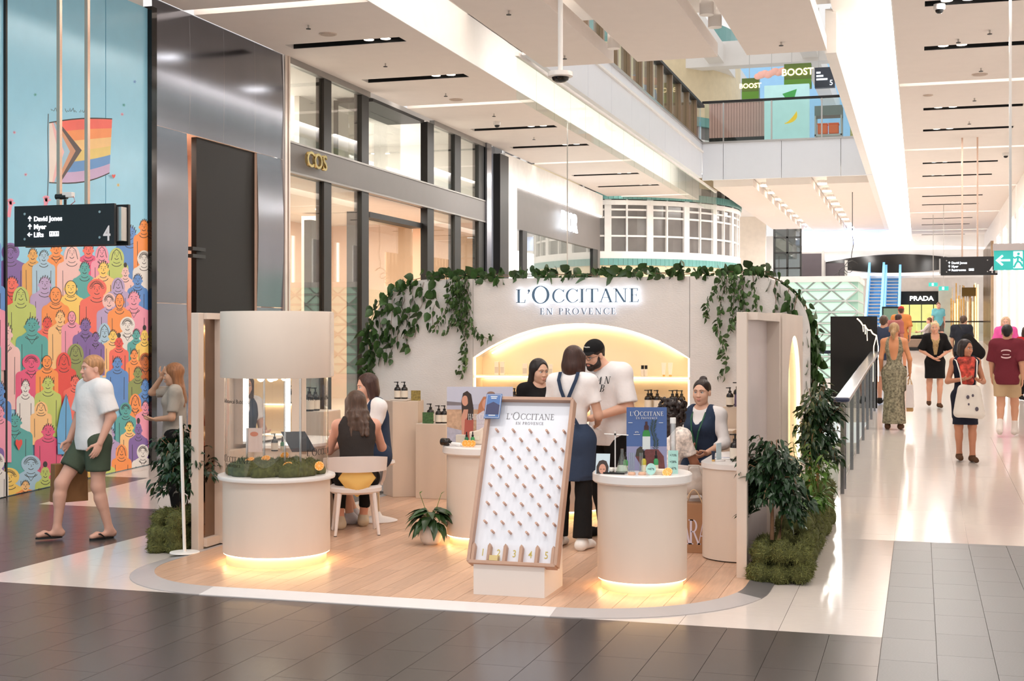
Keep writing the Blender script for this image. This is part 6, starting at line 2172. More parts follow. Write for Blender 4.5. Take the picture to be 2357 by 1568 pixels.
# ---- 4: staff member seen from behind
p = at(1318, 768, 11.15)
P4, J4, T4 = person('staff woman seen from behind in white tee and crossed navy apron straps', (p.x, p.y, ZP), D2R(172), 1.665,
     dict(eL=(.225, -.03, 1.13), wL=(.15, -.2, 1.0), eR=(-.23, -.01, 1.12), wR=(-.14, -.22, 1.04), kL=(.11, -.03, .49), kR=(-.1, .0, .49), aL=(.13, .0, .085), aR=(-.12, .08, .085), hed=(0, -.035, 1.58)),
     (206, 160, 136), True, 'bob', (62, 36, 28), (0, .22, 0),
     [('top', 'tee', M_tee, dict(sleeve=.62, so=.016, hem=.02)), ('pants', 'trousers', M_blk, dict(len=1.97, flare=.035, o=.012)),
                     ('skirt', 'apron', M_navy2, dict(to=(0, -.02, .58), r=.19, waist=.1, o=.02, fl=.78)), ('shoes', 'shoes', cloth('white_sneaker', (240, 236, 232)), dict(o=.012))], res=.0105)
ap = [c for c in P4.children if c.name.startswith('apron')][0]
for sg in (-1, 1):
 strip(P4, [(sg * .08, .075, 1.485), (sg * .078, .122, 1.42), (sg * .05, .142, 1.34), (sg * .012, .146, 1.25), (sg * -.04, .143, 1.15), (sg * -.1, .128, 1.04)], .03, M_navy, 'apron_strap', (0, 1, 0))
# ---- 5: man in black cap
p = at(1402, 768, 11.75)
P5, J5, T5 = person('bearded man in black cap, glasses and white monogrammed tee looking down', (p.x, p.y, ZP), D2R(-38), 1.74,
     dict(nek=(0, -.05, 1.44), hed=(-.02, -.15, 1.55), che=(0, -.01, 1.27), sL=(.185, -.01, 1.4), sR=(-.18, -.02, 1.4), eL=(.25, .0, 1.12), wL=(.08, -.26, 1.02), eR=(-.24, -.04, 1.12), wR=(-.06, -.28, 1.02)),
     (226, 176, 150), False, 'short', (44, 32, 26), (D2R(6), .36, .05),
     [('top', 'tee', M_tee, dict(sleeve=.9, so=.03, hem=-.16, o=.026)), ('pants', 'trousers', M_blk, dict(len=1.95, o=.016)), ('shoes', 'shoes', cloth('black_sneaker', (30, 28, 28)), dict(o=.012)),
                     ('cap', 'baseball_cap', cloth('cap_black', (26, 25, 26)), {}), ('beard', 'beard', hairm('beard', (46, 32, 26)), {}), ('glasses', 'glasses', M_black, {})], res=.0105, curl=(.6, .6), build=1.06)
lt = MB()
for s_, dx, dz, sz in (('M', -.05, .02, .062), ('N', .045, .025, .062), ('B', .0, -.045, .062)):
 serif(lt, s_, Matrix.Translation((dx, 0, dz)) @ Matrix(((1, 0, .2, 0), (0, 1, 0, 0), (0, 0, 1, 0), (0, 0, 0, 1))), sz, .002)
Mm = Matrix.Translation((.1, -.158, 1.285)) @ Matrix.Rotation(D2R(14), 4, 'Z') @ Matrix.Rotation(D2R(-8), 4, 'X')
b = MB()
b.add([Mm @ Vector(q) for q in lt.v], lt.f)
b.obj('monogram', M_black, P5)
b = MB()
for i_ in range(7):
 b.ball((-.03 + i_ * .01, -.001, .006 + .003 * (i_ % 2)), .006, 8, sc=(.8, .3, 1))
b2 = MB()
b2.add([tuple(q) for q in T5([(x, .014 - .1 * math.sqrt(max(.05, .69 - (x / .083) ** 2)) + y * .5, .088 + z) for x, y, z in b.v])], b.f)
b2.obj('cap_lettering', M_white, P5)
ph = thing('phone', 'white phone in the hands of the man in the black cap', 'phone', tuple(at(1366, 984, 11.42)))
Mh = Matrix.Translation(at(1366, 985, 11.42)) @ Matrix.Rotation(.25, 4, 'Y') @ Matrix.Rotation(.9, 4, 'Z')
MB().box(-.035, .035, -.072, .072, -.004, .004, M=Mh).obj('case', M_white, ph, bev=.003)
MB().box(-.031, .031, -.066, .066, .004, .005, M=Mh).obj('screen', pm('phone_screen', (210, 214, 222), .1), ph)
# ---- 3: dark haired customer behind
p = at(1240, 768, 12.25)
person('dark haired woman in black half hidden behind the staff woman', (p.x, p.y, ZP), D2R(38), 1.53, None, (222, 176, 150), True, 'long', (36, 26, 24), (D2R(10), .12, 0),
       [('top', 'jumper', M_blk, dict(sleeve=1.9, neck=-.03)), ('pants', 'trousers', M_blk, dict(len=1.95)), ('shoes', 'shoes', M_blk, dict(o=.012))], res=.015)
# ---- 1: seated customer in charcoal tank top
zs_ = .405 - .1
P1, J1, T1 = person('seated customer from behind with long brown waves and charcoal tank top', (ch.x, ch.y + .02, ZP), D2R(-152), 1.66,
     dict(pel=(0, .08, .53), hL=(.1, .05, .5), hR=(-.1, .05, .5), che=(0, .02, .84), nek=(0, .0, 1.03), hed=(0, -.05, 1.165), sL=(.165, .0, .975), sR=(-.165, .0, .975),
                         eL=(.24, -.12, .74), wL=(.12, -.32, .78), eR=(-.25, -.16, .76), wR=(-.18, -.36, .92), kL=(.13, -.36, .47), kR=(-.13, -.36, .47), aL=(.13, -.25, .085), aR=(-.1, -.42, .085)),
     (222, 166, 144), True, 'wavy', (84, 62, 50), (D2R(8), .18, 0),
     [('top', 'tank_top', M_char, dict(sleeve=0, hem=-.06, arm=.055, scoop=.11, scf=-.07, neck=.0, nt=-.2)), ('pants', 'leggings', M_blk, dict(len=1.75, o=.01)),
                     ('shoes', 'sneakers', cloth('beige_sneaker', (206, 190, 166)), dict(o=.014))], res=.0105, build=1.05)
# ---- 2: consultant in profile
P2, J2, T2 = person('brown haired consultant in profile with white tee and navy pinafore', (s2.x, s2.y, ZP), D2R(-52), 1.68,
     dict(pel=(0, .0, .66), hL=(.1, -.02, .63), hR=(-.1, -.02, .63), che=(0, -.02, .97), nek=(0, -.045, 1.15), hed=(0, -.1, 1.29), sL=(.16, -.02, 1.1), sR=(-.16, -.02, 1.1),
                         eL=(.2, -.09, .84), wL=(.1, -.3, .82), eR=(-.2, -.1, .84), wR=(-.1, -.32, .84), kL=(.13, -.36, .5), kR=(-.13, -.34, .5), aL=(.13, -.3, .085), aR=(-.12, -.2, .085)),
     (222, 170, 146), True, 'bob', (66, 40, 32), (D2R(6), .2, 0),
     [('top', 'tee', M_tee, dict(sleeve=.6, so=.014, hem=.0)), ('top', 'pinafore_bib', M_navy, dict(sleeve=0, arm=.085, hem=-.05, o=.022, vneck=(.09, .2), neck=-.03)),
                     ('lap', 'pinafore_skirt', M_navy, dict(len=.7, o=.022)), ('shoes', 'sneakers', cloth('grey_sneaker', (200, 196, 200)), dict(o=.014))], res=.0105)
b = MB()
b.lathe([(.142, -.012), (.145, -.012), (.145, .012), (.142, .012)], (0, 0, 0), 32, close=True, M=Matrix.Translation((0, -.005, .80)) @ Matrix.Diagonal((1., .86, 1., 1.)))
b.obj('belt', pm('belt_yellow', (244, 186, 40), .6), P2)
# ---- 6: curly haired customer
P6, J6, T6 = person('customer with dark curly hair seen from behind at the right table', (c6.x - .1, c6.y - .02, ZP), D2R(150), 1.62,
     dict(pel=(0, .08, .53), hL=(.1, .05, .5), hR=(-.1, .05, .5), che=(0, -.01, .83), nek=(0, -.05, 1.01), hed=(0, -.11, 1.13), sL=(.165, -.03, .96), sR=(-.165, -.03, .96),
                         eL=(.22, -.15, .74), wL=(.1, -.34, .80), eR=(-.22, -.12, .72), wR=(-.12, -.3, .68), kL=(.13, -.36, .46), kR=(-.13, -.36, .46), aL=(.12, -.28, .085), aR=(-.12, -.34, .085)),
     (150, 98, 72), True, 'curly', (40, 28, 24), (0, .3, 0),
     [('top', 'print_blouse', cloth('print', (230, 218, 208), var=.5, vscale=35), dict(sleeve=.7, hem=-.06)), ('lap', 'shorts', cloth('pale_blue_short', (206, 208, 226)), dict(len=.55, o=.016)), ('shoes', 'shoes', M_blk, dict(o=.012))], res=.0115)
# ---- 7: consultant with lanyard
P7, J7, T7 = person('consultant with slicked bun, navy pinafore and green lanyard facing the camera', (s7.x, s7.y, ZP), D2R(-14), 1.66,
     dict(pel=(0, .02, .62), hL=(.1, .0, .59), hR=(-.1, .0, .59), che=(0, -.01, .94), nek=(0, -.01, 1.125), hed=(.0, -.03, 1.275), sL=(.165, -.01, 1.07), sR=(-.165, -.01, 1.07),
                         eL=(.235, -.06, .82), wL=(.14, -.26, .74), eR=(-.21, -.1, .82), wR=(.02, -.28, .76), kL=(.14, -.38, .52), kR=(-.13, -.38, .52), aL=(.12, -.26, .085), aR=(-.12, -.26, .085)),
     (230, 182, 156), True, 'bun', (44, 30, 26), (D2R(4), .05, 0),
     [('top', 'long_sleeve_top', M_tee, dict(sleeve=1.45, so=.006, hem=.0, neck=.0)), ('top', 'pinafore_bib', M_navy, dict(sleeve=0, arm=.07, hem=-.05, o=.024, vneck=(.085, .24), neck=-.02)),
                     ('lap', 'pinafore_skirt', M_navy, dict(len=.75, o=.024)), ('shoes', 'shoes', M_blk, dict(o=.012))], res=.0105, lip=(190, 96, 96))
M_lan = pm('lanyard_green', (20, 84, 54), .6)
strip(P7, [(.065, -.07, 1.12), (.06, -.135, 1.04), (.035, -.185, .93), (.012, -.185, .82), (.005, -.18, .74)], .014, M_lan, 'lanyard', (0, -1, 0))
strip(P7, [(-.065, -.07, 1.12), (-.06, -.135, 1.04), (-.035, -.185, .93), (-.008, -.185, .82), (-.0, -.18, .74)], .014, M_lan, 'lanyard', (0, -1, 0))
MB().ball((0, -.185, .73), .012, 10).obj('lanyard_charm', pm('charm_yellow', (240, 190, 40), .4), P7)
# ---- grey handbag on the lap of the curly haired customer
hb = at(1602, 1105, 10.95)
t = thing('handbag', 'crumpled grey beige handbag beside the right table', 'handbag', tuple(hb))
s = SDF()
for i, (dx, dz, rr) in enumerate(((-.02, .0, .07), (.03, .02, .07), (.0, -.05, .075), (.02, .06, .055), (.05, -.03, .05))):
 s.cap((hb.x + dx - .03, hb.y, hb.z + dz), (hb.x + dx + .03, hb.y + .03, hb.z + dz), rr, k=.02, flat=((0, 1, 0), .6))
hv, hf = s.mesh(.009)
np_obj('bag_body', [(hv - np.array(tuple(hb)), hf, 0)], cloth('handbag', (196, 186, 178), bump=.6, bscale=22), t)
OFF[t.name] = tuple(hb)
MB().tube([(hb.x - .06, hb.y - .03, hb.z + .05), (hb.x - .05, hb.y - .05, hb.z + .12), (hb.x + .03, hb.y - .04, hb.z + .12), (hb.x + .06, hb.y - .03, hb.z + .04)], .008, 8).obj('strap', MATS['cloth_handbag'], t, smooth=60)
# ---- passers-by
def walker(label, u, v, rz, h, **k):
 p = stand_at(u, v)
 return person(label, (p.x, p.y, p.z), D2R(rz), h, **k)
W1 = dict(kL=(.1, -.14, .5), aL=(.1, -.13, .1), kR=(-.09, -.02, .49), aR=(-.09, .2, .14), tR=(-.1, .06, .05), eL=(.22, .08, 1.12), wL=(.22, .0, .88), eR=(-.22, -.02, 1.12), wR=(-.23, -.14, .9))
W2 = dict(kR=(-.1, -.14, .5), aR=(-.1, -.13, .1), kL=(.09, -.02, .49), aL=(.09, .2, .14), tL=(.1, .06, .05), eR=(-.22, .08, 1.12), wR=(-.22, .0, .88), eL=(.22, -.02, 1.12), wL=(.23, -.14, .9))
# 8 walking man at the left
P8, J8, T8 = walker('walking man in white tee, olive shorts and black thongs by the mural', 215, 1238, -32, 1.60, pose=dict(kR=(-.11, -.26, .52), aR=(-.12, -.3, .1), tR=(-.15, -.46, .05), kL=(.1, -.0, .49), aL=(.12, .1, .085), eR=(-.26, -.02, 1.14), wR=(-.27, -.12, .9), eL=(.25, .06, 1.14), wL=(.25, -.05, .9), hL=(.1, 0, .91), hR=(-.1, 0, .91)),
             skin_rgb=(226, 172, 150), fem=False, hair='short', hair_rgb=(190, 138, 96), head=(0, .05, 0), curl=(.4, 1.), build=1.08,
             outfit=[('top', 'tee', M_tee, dict(sleeve=.85, so=.03, hem=-.12, o=.03)), ('pants', 'shorts', cloth('olive', (78, 88, 72)), dict(len=.66, o=.028, flare=.02))])
for sd in 'LR':
 a_, t_ = J8['a' + sd], J8['t' + sd]
 d_ = nrm((t_ - a_) * np.array((1, 1, 0)))
 b = MB()
 c0 = a_ - d_ * .05
 c1_ = t_ + d_ * .03
 zz = min(a_[2] - .085, t_[2] - .03) + .0
 lat = np.array((-d_[1], d_[0], 0))
 pts = []
 for i in range(20):
  th_ = 2 * PI * i / 20
  m_ = (c0 + c1_) / 2
  L_ = np.linalg.norm((c1_ - c0)[:2]) / 2
  q_ = m_ + d_ * L_ * math.cos(th_) + lat * .045 * math.sin(th_)
  pts.append((q_[0], q_[1]))
 b.prism(pts, zz, zz + .016)
 tp = t_ - d_ * .02
 for sg in (-1, 1):
  b.tube([(tp[0], tp[1], zz + .05), (tp[0] - d_[0] * .04 + lat[0] * .04 * sg, tp[1] - d_[1] * .04 + lat[1] * .04 * sg, zz + .055), (tp[0] - d_[0] * .09 + lat[0] * .045 * sg, tp[1] - d_[1] * .09 + lat[1] * .045 * sg, zz + .012)], .007, 6)
 b.obj('thong', M_black, P8)
def carry_bag(label, P, J, sd, w, h, dd, mat, group=None, drop=.1, nm='paper_carrier_bag', twine=True):
 """carrier bag hanging from a hand (world-space thing of its own)"""
 bpy.context.view_layer.update()
 wp = P.matrix_world @ Vector(J['w' + sd]) + Vector((0, 0, -.085 * P.scale[0]))
 t = thing(nm, label, 'bag', tuple(wp + Vector((0, 0, -drop - h))), group)
 rz = P.rotation_euler[2]
 M = Matrix.Translation(wp) @ Matrix.Rotation(rz, 4, 'Z')
 b = MB()
 z1, z0 = -drop, -drop - h
 b.add([(-dd / 2, -w / 2, z0), (dd / 2, -w / 2, z0), (dd / 2, w / 2, z0), (-dd / 2, w / 2, z0), (-dd * .35, -w / 2, z1), (dd * .35, -w / 2, z1), (dd * .35, w / 2, z1), (-dd * .35, w / 2, z1)],
          [(3, 2, 1, 0), (0, 1, 5, 4), (1, 2, 6, 5), (2, 3, 7, 6), (3, 0, 4, 7), (4, 5, 6, 7)], M=M)
 b.obj('bag_body', mat, t, bev=.004)
 for sg in (-1, 1):
  MB().tube([M @ Vector((sg * dd * .3, -w * .2, z1)), M @ Vector((sg * .01, -w * .08, -.01)), M @ Vector((sg * .01, w * .08, -.01)), M @ Vector((sg * dd * .3, w * .2, z1))], .006, 6).obj('handle', pm('twine', (206, 176, 142), .8), t)
 return t
M_kraft = pm('kraft_brown', (150, 104, 62), .7, bump=.1, bscale=8)
carry_bag('brown paper carrier bag in the right hand of the walking man', P8, J8, 'R', .3, .34, .13, M_kraft, drop=.12)
# 9 woman touching her hair behind the left partition
p = at(402, 768, 13.2)
person('woman in grey top lifting a hand to her hair behind the left partition', (p.x, p.y, ramp_z(p.y)), D2R(-62), 1.5, dict(eR=(-.2, -.26, 1.38), wR=(-.06, -.14, 1.56), eL=(.22, -.02, 1.12), wL=(.12, -.2, 1.1)), (214, 164, 134), True, 'long', (150, 98, 62), (0, .1, 0),
       [('top', 'jumper', cloth('greige', (176, 164, 152)), dict(sleeve=.8, so=.02, hem=-.1)), ('pants', 'trousers', M_blk, {}), ('shoes', 'shoes', M_blk, dict(o=.012))], res=.015)
# 10 maxi dress
P10, J10, T10 = walker('woman from behind in backless patterned maxi dress carrying paper bags', 2058, 988, 178, 1.68, pose=dict(eL=(.2, .04, 1.13), wL=(.2, -.08, .93), eR=(-.24, .02, 1.12), wR=(-.24, -.06, .9)), skin_rgb=(210, 142, 100), hair='pony', hair_rgb=(176, 140, 100), head=(0, .1, 0), eyes=False, res=.015,
               outfit=[('skirt', 'maxi_skirt', cloth('leaf_print', (140, 132, 110), var=.75, vscale=30), dict(to=(0, .0, .09), r=.185, waist=.16, o=.012, fl=.9)), ('top', 'dress_front', MATS['cloth_leaf_print'], dict(sleeve=0, arm=.08, hem=.05, o=.006, scoop=.34, scf=-.1, neck=-.06, nt=.0)), ('shoes', 'sandals', cloth('brown_leather', (92, 64, 46)), dict(o=.008))])
carry_bag('white and kraft carrier bag held by the woman in the maxi dress', P10, J10, 'R', .3, .36, .12, pm('bag_white', (226, 214, 210), .5), drop=.1)
carry_bag('tan kraft carrier bag held by the woman in the maxi dress', P10, J10, 'R', .26, .3, .1, pm('bag_tan', (188, 146, 92), .6), drop=.22)
# 11 man behind her
walker('man in navy tee and white shorts walking away behind the balustrade', 2034, 932, 170, 1.72, pose=W1, skin_rgb=(214, 160, 134), fem=False, hair='short', hair_rgb=(90, 66, 52), eyes=False, res=.018,
       outfit=[('top', 'tee', cloth('blue_grey_tee', (62, 70, 92)), dict(sleeve=.8, so=.02, hem=-.1, o=.02)), ('pants', 'shorts', cloth('white_shorts', (226, 216, 212)), dict(len=.85, o=.024)), ('shoes', 'sneakers', cloth('black_sneaker', (30, 28, 28)), dict(o=.014))])
# 12 man in orange shirt and red cap
p = at(2074, 768, 37.5)
person('man in orange shirt and red cap walking away in the distance', (p.x, p.y, ramp_z(p.y)), D2R(185), 1.78, W2, (206, 140, 108), False, 'short', (70, 44, 34), (0, 0, 0),
       [('top', 'shirt', cloth('orange', (196, 122, 68)), dict(sleeve=.85, so=.03, hem=-.14, o=.03)), ('pants', 'shorts', cloth('grey_shorts', (92, 88, 84)), dict(len=.8, o=.024)), ('shoes', 'shoes', M_blk, dict(o=.012)), ('cap', 'red_cap', cloth('red_cap', (170, 44, 38)), {})], res=.02, eyes=False)
# 13 blonde woman
P13, J13, T13 = walker('blonde woman in black shirt and black draped skirt facing the camera', 2152, 938, 6, 1.6, pose=dict(eL=(.27, .0, 1.14), wL=(.06, -.2, 1.0), eR=(-.27, .0, 1.14), wR=(-.04, -.2, .98), kL=(.09, -.06, .49), aL=(.08, -.04, .085), kR=(-.1, .05, .5), aR=(-.1, .14, .12)), skin_rgb=(226, 168, 140), hair='bun', hair_rgb=(214, 184, 140), head=(D2R(-12), .08, 0), res=.0165,
               outfit=[('top', 'camisole', cloth('sequin', (190, 158, 112), var=.4, vscale=60), dict(sleeve=0, arm=.06, hem=.0, scoop=.12)), ('top', 'open_shirt', M_blk, dict(sleeve=.98, so=.04, hem=-.12, o=.022, vneck=(.1, .55), neck=.0)), ('skirt', 'skirt', M_blk, dict(to=(0, -.02, .58), r=.2, waist=.12)), ('shoes', 'sandals', cloth('brown_leather', (92, 64, 46)), dict(o=.008))])
# 14 man with dark bag bending away
p = at(2214, 768, 30)
person('man in dark tee from behind with a black bag over the shoulder', (p.x, p.y, ramp_z(p.y)), D2R(160), 1.66, dict(nek=(0, -.07, 1.43), hed=(0, -.12, 1.56)), (206, 160, 132), False, 'short', (84, 62, 48), (0, .2, 0),
       [('top', 'tee', cloth('dark_tee', (44, 46, 54)), dict(sleeve=.8, so=.02, hem=-.1, o=.02)), ('pants', 'trousers', M_blk, {}), ('shoes', 'shoes', M_blk, dict(o=.012))], res=.02, eyes=False)
q = at(2240, 800, 29.8)
t = thing('black_shoulder_bag', 'large black bag slung beside the man in the dark tee', 'bag', tuple(q))
s = SDF()
s.cap((-.12, 0, .18), (.1, 0, -.12), .13, .16, .05, flat=((0, 1, 0), .6))
hv, hf = s.mesh(.02)
np_obj('bag_body', [(hv, hf, 0)], M_blk, t)
OFF[t.name] = (0, 0, 0)
MB().tube([(-.16, 0, .2), (-.25, .05, .42), (-.3, .1, .5)], .02, 8).obj('strap', M_black, t)
# 15 woman with tote
P15, J15, T15 = walker('dark haired woman with floral scarf holding a white tote bag', 2222, 1062, 10, 1.545, pose=dict(eL=(.24, .0, 1.12), wL=(.14, -.2, 1.14), eR=(-.24, .0, 1.12), wR=(-.06, -.22, 1.16), kL=(.09, -.02, .5), aL=(.08, -.08, .085), kR=(-.09, .0, .49), aR=(-.07, .06, .1)), skin_rgb=(196, 134, 104), hair='bob', hair_rgb=(40, 26, 24), head=(D2R(38), .06, 0), res=.0135,
               outfit=[('top', 'navy_top', cloth('navy_dark', (34, 36, 50)), dict(sleeve=0, arm=.03, hem=-.05, neck=-.03)), ('skirt', 'navy_skirt', MATS['cloth_navy_dark'], dict(to=(0, -.0, .52), r=.175, waist=.1)), ('shoes', 'sandals', cloth('brown_leather', (92, 64, 46)), dict(o=.008))])
s = SDF()
s.cap((-.08, -.07, 1.42), (.08, -.07, 1.42), .05, k=.03)
for x in (-.05, .05):
 s.cap((x, -.11, 1.38), (x * .8, -.15, 1.12), .06, .045, .03, flat=((0, 1, 0), .6))
hv, hf = s.mesh(.011)
np_obj('scarf', [(hv, hf, 0)], pm('floral_scarf', (196, 74, 60), .8, var=.9, vscale=16, bump=.3, bscale=12), P15)
bpy.context.view_layer.update()
q = P15.matrix_world @ Vector((.0, -.25, .86))
t = thing('tote_bag', 'white canvas tote bag with dark splashes carried in front', 'bag', tuple(q))
s = SDF()
for z_ in (.11, .05, 0, -.05, -.11):
 s.cap((-.1 + z_ * .3, .0, z_ * 1.4), (.1 - z_ * .3, 0, z_ * 1.4 - .015), .055, k=.06, flat=((0, 1, 0), .8 - z_ * 2))
s.cap((-.1, 0, .15), (-.14, 0, -.15), .035, k=.05).cap((.09, 0, .15), (.13, 0, -.17), .035, k=.05)
hv, hf = s.mesh(.011)
t.rotation_euler = (0, 0, P15.rotation_euler[2])
np_obj('bag_body', [(hv, hf, 0)], cloth('canvas', (232, 222, 212), bump=.4, bscale=9), t)
OFF[t.name] = (0, 0, 0)
for x in (-.09, .08):
 MB().tube([(x, -.02, .16), (x * 1.2, .02, .35), (x * 1.5, .11, .5), (x * 1.6, .24, .53)], .008, 8).obj('handle', MATS['cloth_canvas'], t, smooth=60)
for x, z, r in ((-.03, .05, .02), (.03, .07, .015), (.08, -.1, .022), (-.02, -.04, .012)):
 MB().ball((x, -.066 if z > -.05 else -.06, z), r, 10, sc=(1, .25, 1.3)).obj('splash_print', pm('splash', (92, 82, 92), .7), t)
# 16 maroon man
P16, J16, T16 = walker('man from behind in maroon printed tee and tan shorts', 2318, 1004, 172, 1.66, pose=W2, skin_rgb=(214, 158, 128), fem=False, hair='short', hair_rgb=(28, 24, 24), head=(0, .05, 0), res=.015, build=1.05, eyes=False,
               outfit=[('top', 'tee', cloth('maroon', (112, 42, 52)), dict(sleeve=.92, so=.035, hem=-.16, o=.032)), ('pants', 'shorts', cloth('tan_shorts', (196, 166, 130)), dict(len=.72, o=.026, flare=.015)), ('shoes', 'socks', cloth('white_socks', (236, 224, 216)), dict(o=.01, shaft=.12)), ('shoes', 'sandals', cloth('brown_leather', (92, 64, 46)), dict(o=.003))])
lt = MB()
for dz in (.03, -.03):
 lt.ring2d([(.075 * math.cos(D2R(160 - 140 * i / 12)), dz + .02 + (.03 if dz > 0 else -.03) * math.sin(D2R(160 - 140 * i / 12))) for i in range(13)], [(.075 * math.cos(D2R(160 - 140 * i / 12)), dz + (.03 if dz > 0 else -.03) * math.sin(D2R(160 - 140 * i / 12))) for i in range(13)], Matrix(), .002, closed=False)
lt.box(-.05, .05, -.002, 0, -.006, .006)
b = MB()
b.add([(-x, .178 - y, 1.25 + z) for x, y, z in lt.v], [f[::-1] for f in lt.f])
b.obj('back_print', pm('print_pink', (226, 190, 190), .6), P16)
# 17 pink top, 18 teal tourist, 19 seated person, 20 red figure
p = at(2315, 768, 29)
person('woman in bright pink top with phone behind the maroon tee man', (p.x, p.y, ramp_z(p.y)), D2R(-5), 1.62, dict(eL=(.24, -.04, 1.12), wL=(.1, -.22, 1.06), eR=(-.24, -.04, 1.12), wR=(-.1, -.22, 1.06)), (226, 176, 156), True, 'long', (214, 178, 146), (0, .15, 0),
       [('top', 'pink_top', cloth('pink', (226, 92, 160)), dict(sleeve=.95, so=.03, hem=-.12, o=.03)), ('pants', 'trousers', cloth('white_shorts', (226, 216, 212)), {}), ('shoes', 'shoes', M_blk, dict(o=.012))], res=.02)
p = at(2160, 768, 52)
person('distant tourist in turquoise shirt with blue backpack', (p.x, p.y, ramp_z(p.y)), D2R(10), 1.78, W1, (224, 170, 150), True, 'bun', (120, 84, 60), (0, 0, 0),
       [('top', 'shirt', cloth('turquoise', (110, 180, 192)), dict(sleeve=.7, so=.02, hem=-.12, o=.02)), ('pants', 'shorts', cloth('grey_shorts', (92, 88, 84)), dict(len=.7, o=.02)), ('shoes', 'shoes', M_blk, dict(o=.012))], res=.024)
p = at(2128, 768, 51)
sz = ramp_z(p.y)
so = thing('lounge_sofa', 'grey brown lounge sofa in the middle of the far corridor', 'sofa', (p.x, p.y, sz))
M_sofa = cloth('sofa', (136, 116, 102))
MB().box(p.x - .95, p.x + .35, p.y - .4, p.y + .4, sz + .1, sz + .42).obj('seat', M_sofa, so, bev=.04)
MB().box(p.x + .2, p.x + .5, p.y - .42, p.y + .42, sz + .1, sz + .85).obj('backrest', M_sofa, so, bev=.06)
MB().box(p.x - .9, p.x + .45, p.y - .35, p.y + .35, sz, sz + .1).obj('plinth', M_black, so)
person('person in grey top reclining on the lounge sofa', (p.x - .05, p.y - .02, sz), D2R(-90), 1.65, dict(pel=(0, .1, .52), hL=(.1, .05, .5), hR=(-.1, .05, .5), che=(0, .18, .82), nek=(0, .24, 1.0), hed=(0, .22, 1.14), sL=(.16, .2, .95), sR=(-.16, .2, .95), eL=(.22, .02, .75), wL=(.1, -.2, .7), eR=(-.22, .02, .75), wR=(-.1, -.2, .7), kL=(.1, -.36, .5), kR=(-.1, -.36, .5), aL=(.1, -.6, .35), aR=(-.1, -.6, .35)),
       (216, 160, 136), True, 'short', (110, 70, 46), (0, 0, 0), [('top', 'top', cloth('grey_top', (196, 186, 184)), dict(sleeve=1.5, hem=-.05)), ('pants', 'trousers', M_blk, {}), ('shoes', 'shoes', M_blk, dict(o=.012))], res=.024)
p = at(2362, 768, 27)
person('person in red top at the right edge of the picture', (p.x, p.y, ramp_z(p.y)), D2R(20), 1.45, None, (214, 160, 136), True, 'bob', (60, 40, 32), (0, 0, 0),
       [('top', 'red_top', cloth('red', (186, 40, 46)), dict(sleeve=.9, so=.02, hem=-.12, o=.02)), ('pants', 'trousers', M_blk, {}), ('shoes', 'shoes', M_blk, dict(o=.012))], res=.02)
p = at(2058, 768, 33)
person('man in faded red tee leaning past the man in the orange shirt', (p.x, p.y, ramp_z(p.y)), D2R(150), 1.72, dict(nek=(0, -.1, 1.4), hed=(0, -.2, 1.5), che=(0, -.04, 1.24)), (190, 120, 108), False, 'short', (60, 34, 32), (0, .3, 0),
       [('top', 'tee', cloth('faded_red', (176, 104, 100)), dict(sleeve=.9, so=.02, hem=-.12, o=.02)), ('pants', 'trousers', M_char, {}), ('shoes', 'shoes', M_blk, dict(o=.012))], res=.02, eyes=False)
# ================================================================== PLANTS
M_ivy = pm('ivy_leaf', (58, 86, 42), .42, var=.22, vscale=25, rnd=.3)
M_ivy2 = pm('variegated_leaf', (78, 104, 58), .45, var=.5, vscale=45, rnd=.28)
M_fig = pm('fig_leaf', (38, 62, 36), .3, var=.18, vscale=25, rnd=.4)
M_fern = pm('fern_leaf', (84, 120, 46), .4, var=.2, vscale=25, rnd=.3)
M_stem = pm('vine_stem', (128, 98, 72), .7)
M_bark = pm('fig_bark', (150, 112, 82), .8, var=.15, vscale=30)
M_moss = pm('moss', (86, 88, 46), .9, var=.45, vscale=30)
def leaf_mesh(name, L, W, mat, heart=False, fold=.25, droop=.25):
 """leaf growing along +X, upper side +Z, with midrib fold and droop"""
 prof = ((0, .0), (.12, .62), (.3, 1.), (.55, .86), (.8, .42), (1, 0)) if not heart else ((-.06, .0), (-.1, .55), (.15, 1.), (.45, .88), (.78, .4), (1, 0))
 v, f = [], []
 for t, w in prof:
  z = -droop * L * t * t
  x = t * L
  v += [(x, 0, z), (x, W / 2 * w, z + fold * W / 2 * w), (x, -W / 2 * w, z + fold * W / 2 * w)]
 for i in range(len(prof) - 1):
  a, b = 3 * i, 3 * i + 3
  f += [(a, b, b + 1, a + 1), (a, a + 2, b + 2, b)]
 m = MB()
 m.add(v, f)
 return m.mesh(name, mat, smooth=60)
LF = {'ivy': [leaf_mesh('leaf', .1, .085, M_ivy, True), leaf_mesh('leaf', .085, .07, M_ivy, True, .3, .35), leaf_mesh('leaf', .12, .098, M_ivy, True, .2, .3)],
      'var': [leaf_mesh('leaf', .075, .046, M_ivy2), leaf_mesh('leaf', .062, .04, M_ivy2, False, .35, .4)],
      'fig': [leaf_mesh('leaf', .075, .034, M_fig, False, .3, .35), leaf_mesh('leaf', .062, .028, M_fig, False, .3, .5)],
      'fern': [leaf_mesh('leaf', .13, .035, M_fern, False, .2, .6), leaf_mesh('leaf', .1, .06, M_fern, False, .2, .4)],
      'lily': [leaf_mesh('leaf', .16, .075, pm('lily_leaf', (44, 70, 34), .3, var=.15, rnd=.3), False, .25, .55)]}
_lc = {}
